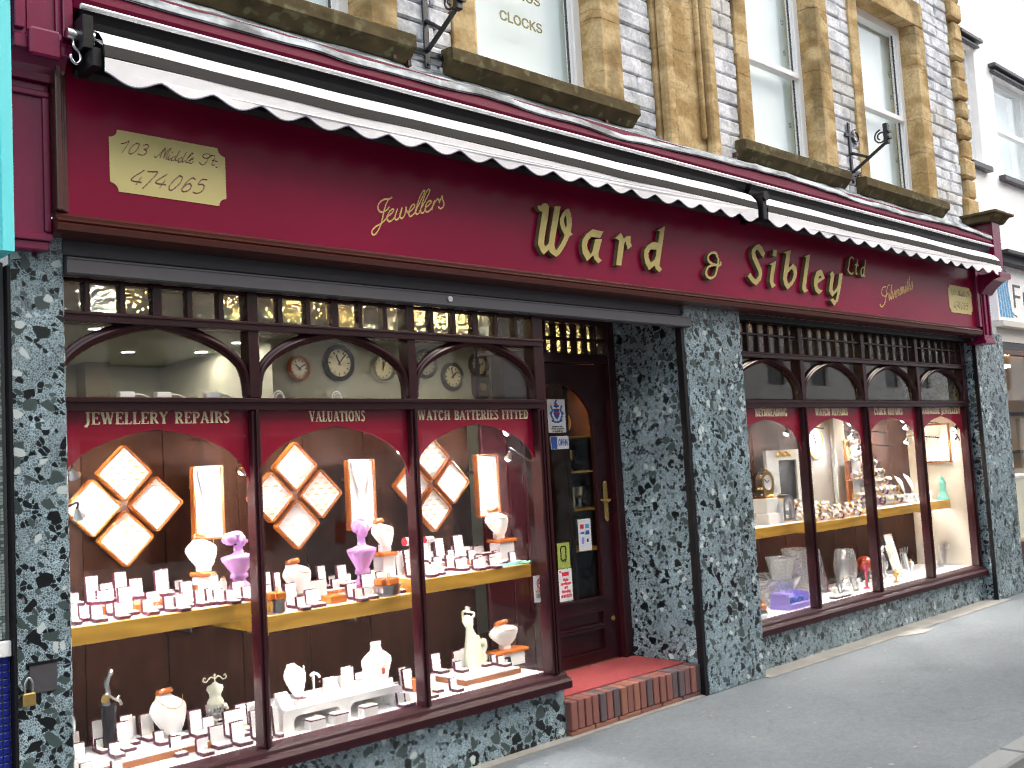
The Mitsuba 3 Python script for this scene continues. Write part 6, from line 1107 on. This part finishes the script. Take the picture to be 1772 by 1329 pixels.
k = thing('display_block', 'white blocks stacked under the gilt mantel clock', 'block'); put(k, 'block', cb(x-.11, x+.10, .33, .50, 1.0155, 1.10, .003), 'm_white'); put(k, 'block', cb(x-.09, x+.09, .35, .48, 1.1003, z-.001, .003), 'm_white')
x, y, z, w, h = ITEMS['mclock']; x = 7.52; z = 1.0155; k = thing('mantel_clock', 'arched silver mantel clock beside the gilt clock', 'clock')
a_ = Polygon([(x-.085, z), (x+.085, z), (x+.085, z+.13)]+[(x+.085*math.cos(t), z+.13+.10*math.sin(t)) for t in np.linspace(0, math.pi, 16)][1:-1]+[(x-.085, z+.13)])
put(k, 'case', cat(ext(a_.difference(a_.buffer(-.026)), .30, .38)), 'm_silver', 30); put(k, 'back', ext(a_.buffer(-.0262), .36, .37), 'm_bluegrey'); put(k, 'dial', disc((x, z+.145), .048, .33, .336), 'm_dial'); put(k, 'bezel', ring((x, .328, z+.145), .05, .005), 'm_silver', True)
put(k, 'pillars', cat(*[tube([(x+s*.035, .34, z+.03), (x+s*.035, .34, z+.1)], .008) for s in (-1, 1)], *[ball((x+s*.02, .335, z+.045), .013) for s in (-1, 0, 1)]), 'm_silver', True); put(k, 'plinth', cb(x-.095, x+.095, .29, .39, z-.0, z+.016), 'm_silver'); put(k, 'hand', cat(ext(affinity.rotate(sbox(x-.002, x+.002, z+.145, z+.18), -35, origin=(x, z+.145)), .327, .3295)), 'm_black')
x, y, z, w, h = ITEMS['bigframe']; k = thing('photo_frame', 'large pale silver photo frame with a dark opening behind the mantel clocks', 'photo frame'); x0, x1 = x-w*.5, x+w*.5; z0 = 1.016
o = sbox(x0, x1, z0, z+h); i_ = sbox(x0+.19, x1-.07, z0, z+h-.09)
put(k, 'frame', ext(o.difference(i_), .60, .63), 'm_room'); put(k, 'picture', ext(i_.buffer(-.001), .618, .628), 'm_black'); put(k, 'ornament', cat(*[ball(((x0+x1)/2+(q-2)*.045, .595, z+h-.045+(q % 2)*.02), .017) for q in range(5)]), 'm_gold', True)
x, y, z, w, h = ITEMS['wclock']; c = (8.68, z+h/2); k = thing('oval_clock', 'oval gilt edged wall clock on the grey panel of the second bay', 'clock')
put(k, 'rim', ring((c[0], .68, c[1]), .15, .009, 'y', 36, 8, .85, 1.03), 'm_gold', True); put(k, 'dial', disc(c, .148, .681, .6865, 36, .85, 1.03), 'm_dial'); put(k, 'hand', cat(ext(affinity.rotate(sbox(c[0]-.004, c[0]+.004, c[1], c[1]+.10), 28, origin=c), .677, .6795), ext(affinity.rotate(sbox(c[0]-.004, c[0]+.004, c[1], c[1]+.075), 170, origin=c), .677, .6795)), 'm_black')
# watches
def watch(x, y, z, s, ang, i, lab, grp):
    k = thing('wristwatch', lab, 'watch', grp)
    b = ring((0, 0, 0), .030*s, .0075*s, 'y', 14, 6); v = np.array(b.vertices); v[:, 1] *= 1.3; b = trimesh.Trimesh(v, b.faces, process=False)
    d = cat(lathe([(0, -.004), (.019*s, -.004), (.0195*s, .004), (.016*s, .007), (0, .0072)], n=14)); d.apply_transform(trimesh.transformations.rotation_matrix(math.radians(60), [1, 0, 0])); d.apply_translation([0, -.026*s, .020*s])
    fc = lathe([(.0155*s, .0075), (0, .0078)], n=14); fc.apply_transform(trimesh.transformations.rotation_matrix(math.radians(60), [1, 0, 0])); fc.apply_translation([0, -.026*s, .020*s])
    R = trimesh.transformations.rotation_matrix(math.radians(ang), [0, 0, 1]); T2 = trimesh.transformations.translation_matrix([x, y, z])
    b = ring((0, 0, 0), .030*s, .0075*s, 'x', 14, 6); v = np.array(b.vertices); v[:, 0] *= 1.35; b = trimesh.Trimesh(v, b.faces, process=False)
    for m, mat, nm, sm in ((b, ('m_silver', 'm_gold', 'm_silver', 'm_leath', 'm_silver')[i % 5], 'strap', True), (d, ('m_gold', 'm_silver')[i % 2], 'case', 40), (fc, ('m_dial', 'm_dial', 'm_black')[i % 3], 'face', False)):
        m.apply_transform(R); m.apply_transform(T2); put(k, nm, m, mat, sm)
n = 0
GL, GG = 'wristwatch in the crowd of watches along the middle of the right window shelf', 'watches crowded on the second bay shelf'
for row, (y, z, x0, x1, c) in enumerate(((.26, 1.022, 7.70, 8.68, 15), (.33, 1.045, 7.66, 8.72, 16), (.40, 1.075, 7.64, 8.70, 16), (.47, 1.105, 7.62, 8.45, 12), (.54, 1.14, 7.62, 8.15, 8))):
    for i in range(c):
        watch(x0+(x1-x0)*(i+.5)/c+rng.uniform(-.015, .015), y+rng.uniform(-.012, .012), z+rng.uniform(-.004, .008), rng.uniform(.85, 1.1), rng.uniform(-35, 35), n, f'wristwatch {NUM[i]} from left in the {NUM[row]} row of the crowded watches', GG); n += 1
k = thing('watch_steps', 'white stepped stand under the crowded watches', 'display stand'); put(k, 'step', cat(*[cb(7.62, x1, y, y+.068, .9925, zt, .002) for y, x1, zt in ((.30, 8.72, 1.012), (.369, 8.70, 1.042), (.438, 8.5, 1.072), (.507, 8.2, 1.105))]), 'm_white')
# tall curved watch stand
x, y, z, w, h = ITEMS['wstand']; k = thing('tall_watch_stand', 'tall orange and white watch stand in the second bay of the right window', 'display stand'); x = 8.95
put(k, 'board', cat(ext(sbox(x-.02, x+.24, 1.03, 1.68).buffer(-.03).buffer(.03), .52, .545)), 'm_orangeo'); put(k, 'panel', ext(sbox(x+.06, x+.215, 1.01, 1.66), .512, .5195), 'm_white'); put(k, 'shelf', cat(*[cb(x-.05, x+.2, .43, .5195, zz, zz+.008, .002) for zz in (1.10, 1.29, 1.47)], cb(x-.10, x+.28, .40, .5195, 1.0285, 1.045, .004)), 'm_silver'); put(k, 'lettering', txt('WATCHES', .03, x+.04, .5118, 1.61, .15), 'm_silver')
G2 = 'watches on the tall orange stand'
for ri, zz in enumerate((1.045, 1.108, 1.298, 1.478)):
    for i in range(4): watch(x-.02+.06*i, .46, zz+.034, .95, rng.uniform(-30, 30), n, f'wristwatch {NUM[i]} from left on the {NUM[ri]} shelf of the tall orange stand', G2); n += 1
# tiered stand in the third bay
k = thing('tiered_watch_stand', 'tiered silver watch stand in the third bay of the right window', 'display stand'); put(k, 'tier', cat(*[cb(9.12, 9.66-.02*i, .29+.07*i, .358+.07*i, 1.0285, 1.05+.085*i, .003) for i in range(5)]), 'm_silver'); put(k, 'back', cb(9.13, 9.52, .665, .677, 1.03, 1.60, .003), 'm_velvet')
for r in range(5):
    for i in range(7): watch(9.17+.07*i, .32+.07*r, 1.085+.085*r, 1.1, rng.uniform(-25, 25), n, f'wristwatch {NUM[i]} from left on the {NUM[r]} tier of the silver stand', 'watches on the tiered stand'); n += 1
for key, lab, xx in (('neck1', 'white necklace bust behind the tiered stand', 9.88), ('neck2', 'white necklace bust right of the tiered stand', 10.08)):
    x, y, z, w, h = ITEMS[key]; ITEMS[key] = [xx, .46, 1.10, .12, h*.95]; bust(key, lab, top=None, yaw_=30)
    k = thing('bust_block', 'white block under the '+lab.split(' ', 1)[1], 'block'); put(k, 'block', cb(xx-.05, xx+.05, .42, .52, 1.0285, 1.101, .003), 'm_white')
# fourth bay: picture on the end wall, turquoise glass, branch stand
def on_end(key): return along(key, x_new=10.57)
x, y, z, w, h = on_end('picture'); yw = .36; k = thing('framed_picture', 'orange framed necklace picture on the cream end wall', 'picture')
yc = y
put(k, 'frame', cat(*[bx(10.55, 10.5745, yc-yw/2+a, yc-yw/2+b, z+c, z+d) for a, b, c, d in ((0, .016, 0, h), (yw-.016, yw, 0, h), (.016, yw-.016, 0, .016), (.016, yw-.016, h-.016, h))]), 'm_orangeo'); put(k, 'pad', bx(10.56, 10.5745, yc-yw/2+.0165, yc+yw/2-.0165, z+.0165, z+h-.0165), 'm_velvet'); put(k, 'necklace', tube([(10.555, yc+u*.09, z+h*(.9-.5*(1-abs(u)**2.2))) for u in np.linspace(-1, 1, 20)], .004, 5), 'm_silver')
x, y, z, w, h = along('turq', x_new=10.55); k = thing('glass_figurine', 'turquoise glass lady figurine near the right jamb', 'figurine'); h = .26; z = 1.009; y = max(y, .36)
put(k, 'figure', cat(figure_lathe([(0, 0), (.24, 0), (.22, .05), (.12, .25), (.09, .45), (.12, .58), (.14, .68), (.07, .76), (.05, .8), (0, .8)], 1, 1, (10.55, y, z), h), ball((10.55, y, z+.85*h), .02)), 'm_teal', True)
k = thing('branch_stand', 'white branching jewellery stand in the fourth bay', 'jewellery stand'); bxx, byy = 10.36, .48; put(k, 'branch', cat(tube([(bxx, byy, 1.009), (bxx, byy, 1.20)], .007), *[tube(crom([(bxx, byy, zb), (bxx+dx*.5, byy, zb+.03), (bxx+dx, byy, zb+.06)]), .004) for dx, zb in ((-.1, 1.14), (.09, 1.15), (-.05, 1.18), (.05, 1.19))], cb(bxx-.04, bxx+.04, byy-.04, byy+.04, 1.0085, 1.016)), 'm_white', 40)
for i, xx in enumerate((10.05, 10.15, 10.25)):
    k = thing('small_frame', f'small silver frame on the fourth bay shelf, {NUM[i]} from the left', 'photo frame'); put(k, 'frame', rotx(cb(xx, xx+.06, .42, .43, 1.0085, 1.075, .002), -12, (xx, .42, 1.0085)), 'm_silver'); put(k, 'picture', rotx(bx(xx+.01, xx+.05, .4185, .4198, 1.02, 1.065), -12, (xx, .42, 1.0085)), 'm_bluegrey')
# ---- lower level
def vase(key, lab, prof, mat='m_crystal', sc=1., y=None, flutes=14):
    x, y_, z, w, h = ITEMS[key] if y is None else along(key, y_new=y)
    z = FZ; zt = ITEMS[key][2]+ITEMS[key][4] if y is None else along(key, y_new=y)[2]+along(key, y_new=y)[4]
    h = zt-z; k = thing('vase', lab, 'vase'); yy = y_ if y is None else y
    R = h*sc
    out = [(r*R, q*h) for r, q in prof]; inn = [(max(.0005, r*R-.006), max(q*h, .012)) for r, q in prof[::-1] if q > .04]+[(0, .014)]
    m = lathe([(0, 0)]+out if mat == 'm_crystal' else [(0, 0)]+out+inn, (0, 0, 0), 36)
    v = np.array(m.vertices); a = np.arctan2(v[:, 1], v[:, 0]); rr = np.hypot(v[:, 0], v[:, 1])
    if flutes: v[:, :2] *= (1+.035*np.cos(a*flutes+v[:, 2]*60))[:, None]
    put(k, 'body', trimesh.Trimesh(v+[x, yy, z], m.faces, process=False), mat, 50)
TR = [(.20, 0), (.20, .05), (.16, .1), (.2, .5), (.26, .8), (.31, 1.0)]
BARREL = [(.20, 0), (.24, .1), (.30, .4), (.31, .6), (.27, .85), (.23, 1.0)]
vase('vase1', 'cut crystal vase at the left of the lower right window', TR, y=.42); vase('vase2', 'tallest cut crystal vase left of the first right mullion', TR, y=.46); vase('vase3', 'barrel shaped cut crystal vase in the second bay base', BARREL, y=.50)
vase('bowlglass', 'low cut crystal bowl behind the black cutlery box', [(.5, 0), (.6, .1), (.9, .5), (1.15, 1.0)], y=.5)
vase('bud', 'slender pink bud vase in the second bay base', [(.16, 0), (.12, .03), (.05, .08), (.055, .4), (.07, .75), (.12, .97), (.14, 1.)], 'm_pink', y=.26, flutes=0)
x, y, z, w, h = along('redball', y_new=.5); k = thing('glass_globe', 'amber red glass globe vase on a dark base', 'vase'); put(k, 'globe', ball((x, .5, FZ+.16), .075, sub=3), 'm_redglass', True); put(k, 'base', cat(lathe([(0, 0), (.06, 0), (.055, .02), (.03, .05), (.035, .085), (0, .086)], (x, .5, FZ))), 'm_black', 40)
def frame(key, lab, fm, pm, y, w_=None, leanx=-12, bw=.014, catg='photo frame'):
    x, _, z, w, h = along(key, y_new=y); z = FZ; zt = along(key, y_new=y)[2]+h; h = zt-z; w = w_ or w*.62; k = thing('photo_frame', lab, catg)
    o = sbox(x-w/2, x+w/2, z+.001, z+h); i_ = o.buffer(-bw, join_style=2)
    put(k, 'frame', rotx(ext(o.difference(i_), y, y+.012), leanx, (x, y, z)), fm); put(k, 'picture', rotx(ext(i_.buffer(-.0005), y+.004, y+.01), leanx, (x, y, z)), pm)
    put(k, 'mount', rotx(ext(i_.buffer(-bw*1.6).difference(i_.buffer(-bw*1.9)), y+.002, y+.0038), leanx, (x, y, z)), fm)
frame('frame1', 'tall dark picture frame with silver edge right of the first right mullion', 'm_silver', 'm_shut', .44); frame('frame2', 'dark picture frame with silver edge behind the lilac box', 'm_silver', 'm_shut', .38)
frame('sf1', 'small silver photo frame, left of two before the crystal vase', 'm_silver', 'm_bluegrey', .30, .06); frame('sf2', 'small silver photo frame, right of two before the bud vase', 'm_silver', 'm_dial', .26, .085)
frame('pf1', 'large white photo frame in the third bay base', 'm_dial', 'm_velvet', .5, .15, -14, .02); frame('pf2', 'middle white photo frame leaning before the larger one', 'm_dial', 'm_ivory', .44, .11, -14, .016); frame('pf3', 'small silver photo frame beside the white frames', 'm_silver', 'm_bluegrey', .38, .07)
k = thing('lilac_box', 'large lilac presentation box standing open in the right window', 'box'); x = 7.22
put(k, 'tray', cat(rotx(bx(x, x+.30, .25, .27, FZ+.02, FZ+.15), -35, (x, .25, FZ+.02)), cb(x, x+.30, .17, .36, FZ, FZ+.045, .004), bx(x, x+.012, .18, .35, FZ+.045, FZ+.12), bx(x+.288, x+.30, .18, .35, FZ+.045, FZ+.12)), 'm_lilac'); put(k, 'contents', cat(*[cb(x+.04+.06*i, x+.08+.06*i, .20, .24, FZ+.0455, FZ+.085, .004) for i in range(4)]), 'm_blueprint')
k = thing('cutlery_box', 'black open cutlery box at the left corner of the right window', 'box'); x = 6.70
put(k, 'tray', rotz(cat(bx(x, x+.26, .17, .185, FZ, FZ+.035), bx(x, x+.26, .265, .28, FZ, FZ+.035), bx(x, x+.012, .185, .265, FZ, FZ+.035), bx(x+.248, x+.26, .185, .265, FZ, FZ+.035), bx(x, x+.26, .185, .265, FZ, FZ+.008)), 10, (x, .2, 0)), 'm_black'); put(k, 'pens', rotz(cat(*[tube([(x+.03, .205+.02*i, FZ+.016), (x+.23, .205+.02*i, FZ+.016)], .006) for i in range(3)]), 10, (x, .2, 0)), 'm_silver', True)
for i, (xx, mat, lab) in enumerate(((6.98, 'm_pink', 'small pink glass bauble at the front of the right window'), (7.12, 'm_orange', 'small amber glass bauble beside the pink one'))):
    k = thing('glass_bauble', lab, 'ornament'); put(k, 'bauble', cat(ball((xx, .36, FZ+.032), .032), ball((xx, .36, FZ+.075), .014)), mat, True)
for i, xx in enumerate((6.62, 6.75)):
    k = thing('card_box', f'flat pale blue gift box at the left corner, {NUM[i]} from the left', 'box'); put(k, 'box', cb(xx, xx+.10, .143, .168, FZ, FZ+.03, .003), 'm_bluegrey')
for i, xx in enumerate((7.92, 8.06)):
    k = thing('gift_box', f'flat white gift box with dark base by the second bay glass, {NUM[i]} from left', 'box'); put(k, 'base', cb(xx, xx+.11, .16, .23, FZ, FZ+.012, .002), 'm_black'); put(k, 'lid', cb(xx+.004, xx+.106, .164, .226, FZ+.0122, FZ+.024, .002), 'm_satin')
x, y, z, w, h = along('figur', y_new=.46); k = thing('silver_figurine', 'silver figurine beside the second right mullion', 'figurine'); put(k, 'figure', cat(figure_lathe([(0, 0), (.16, 0), (.15, .06), (.06, .15), (.08, .4), (.12, .6), (.10, .72), (.04, .8), (0, .8)], 1, .8, (x, .46, FZ), .30), ball((x, .46, FZ+.265), .025), ball((x+.03, .46, FZ+.29), .016)), 'm_silver', True)
def cutlery(x, y, lab, nn):
    k = thing('cutlery_stand', lab, 'cutlery')
    put(k, 'stand', cb(x-.05, x+.05, y-.03, y+.03, FZ, FZ+.02, .004), 'm_silver')
    for i in range(nn):
        a = (i-(nn-1)/2)*.17; p0 = np.array([x+.02*(i-(nn-1)/2), y, FZ+.0205]); d = np.array([math.sin(a), -.1, math.cos(a)])
        put(k, ('fork', 'spoon', 'knife')[i % 3], cat(tube([p0, p0+d*.14], [.006, .0045]), ball(p0+d*.175, .018, (1, .3, 1.7)) if i % 3 == 1 else tube([p0+d*.14, p0+d*.21], [.010, .004])), 'm_silver', True)
cutlery(10.0, .58, 'silver cutlery fanned on a stand left of the third right mullion', 4); cutlery(10.22, .42, 'silver cutlery fanned on a stand in the fourth bay, left', 4); cutlery(10.42, .36, 'silver cutlery fanned on a stand by the right jamb', 5)
solo('crystal_pieces', cat(*[ball((rng.uniform(8.55, 9.85), rng.uniform(.3, .55), FZ+.012+rng.uniform(0, .006)), rng.uniform(.011, .022), (1, 1, .8), 1) for _ in range(45)]), 'm_satin', 'scatter of small white ornaments on the base of the third bay', 'ornaments', kind='stuff')
for i, (x, y, hh) in enumerate(((6.88, .52, .16), (7.05, .55, .19), (7.42, .52, .17), (7.62, .55, .14), (8.05, .56, .16), (8.75, .56, .17), (9.25, .55, .13), (9.45, .50, .15))):
    k = thing('crystal_glass', f'stemmed cut crystal glass on the right window base, {NUM[i]} from the left', 'glass')
    put(k, 'bowl', lathe([(.012, hh*.4), (.03, hh*.5), (.038, hh*.75), (.036, hh)], (x, y, FZ), 20), 'm_crystal', 40); put(k, 'stem', lathe([(0, .001), (.03, .001), (.006, .012), (.006, hh*.35), (.014, hh*.4), (0, hh*.41)], (x, y, FZ), 16), 'm_silver', 40)
for i, x in enumerate((6.62, 6.82, 7.12)):
    k = thing('crystal_glass', f'cut crystal tumbler at the left of the right window shelf, {NUM[i]} from the left', 'glass'); put(k, 'bowl', lathe([(.0, .002), (.03, .002), (.036, .05), (.04, .10)], (x, .30+.05*i, 1.0155), 20), 'm_crystal', 40)
OR = random.Random(11)
for i in range(16):
    lower = i < 10
    x = (6.95+.36*i) if lower else (6.60, 6.72, 9.00, 9.95, 10.2, 10.42)[i-10]; y = OR.uniform(.20, .42) if lower else OR.uniform(.36, .5); z = FZ if lower else (1.0155 if x < 7.6 else 1.0285 if x < 9.86 else 1.0085); hh = OR.uniform(.06, .12)
    k = thing('silver_ornament', f'small silver ornament on the right window {"base" if lower else "shelf"}, {NUM[i if lower else i-10]} from the left', 'ornament')
    put(k, 'body', lathe([(0, 0), (.028, 0), (.026, .01), (.008, .02), (.010, hh*.45), (.026, hh*.6), (.03, hh*.8), (.014, hh*.95), (0, hh)], (x, y, z), 18), ('m_silver', 'm_silver', 'm_gold', 'm_ivory')[i % 4], 40); put(k, 'knob', ball((x, y, z+hh+.006), .009, sub=1), ('m_gold', 'm_silver')[i % 2], True)
# ---- cabinet behind the door
k = thing('glass_cabinet', 'brown shop cabinet with lit shelves seen through the door', 'cabinet')
put(k, 'case', cat(bx(5.85, 8.0, 1.75, 1.78, .19, 2.25), bx(5.85, 8.0, 1.2, 1.78, 2.25, 2.33), bx(6.38, 6.44, 1.2, 1.75, .19, 2.25), bx(5.85, 5.9, 1.2, 1.75, .19, 2.25), bx(7.3, 7.36, 1.2, 1.75, .19, 2.25)), 'm_brown'); put(k, 'shelf', cat(*[bx(5.9, 8.0, 1.25, 1.74, z, z+.012) for z in (.9, 1.22, 1.52, 1.80)]), 'm_oak')
for i in range(7):
    put(k, 'lamp', lathe([(0, 0), (.035, 0)], (6.05+.28*i, 1.38, 2.245), 12), 'm_white', emitter=emit((1, .76, .38), 85.))  # unseen lamps, placed to light the cups and plates
def plate(x, z, r, i, lab):
    kk = thing('brass_plate', lab, 'plate'); put(kk, 'plate', rotx(lathe([(0, 0), (r*.6, .0), (r*.7, .012), (r, .02), (r*.98, .026), (r*.66, .018), (0, .006)], (0, 0, 0), 28).apply_transform(trimesh.transformations.rotation_matrix(math.pi/2, [1, 0, 0])), -12, (0, 0, 0)).apply_translation([x, 1.6, z]), 'm_gold', 40)
plate(6.56, 1.96, .13, 0, 'round brass plate standing on the top cabinet shelf'); plate(6.22, 1.95, .11, 1, 'round brass plate behind the crest notice'); plate(6.60, 1.625, .08, 2, 'small round brass plate on the second cabinet shelf')
for i, (x, z) in enumerate([(6.2, 1.532), (6.75, 1.532), (6.95, 1.532), (6.3, 1.232), (6.8, 1.232), (7.0, 1.232), (6.6, 1.232), (7.1, 1.812)]):
    kk = thing('trophy_cup', f'gilt cup in the cabinet behind the door, {NUM[i]} counted from the top left', 'cup'); put(kk, 'cup', lathe([(0, 0), (.035, 0), (.012, .03), (.014, .07), (.045, .1), (.05, .17), (.045, .17), (.035, .11), (0, .1)], (x, 1.5, z), 20), ('m_gold', 'm_silver')[i % 2], 40)
kk = thing('white_case', 'small white case on the middle cabinet shelf', 'box'); put(kk, 'case', cb(6.0, 6.14, 1.4, 1.6, 1.232, 1.40), 'm_white')
print(len(scene), 'entries', len(labels), 'labels')
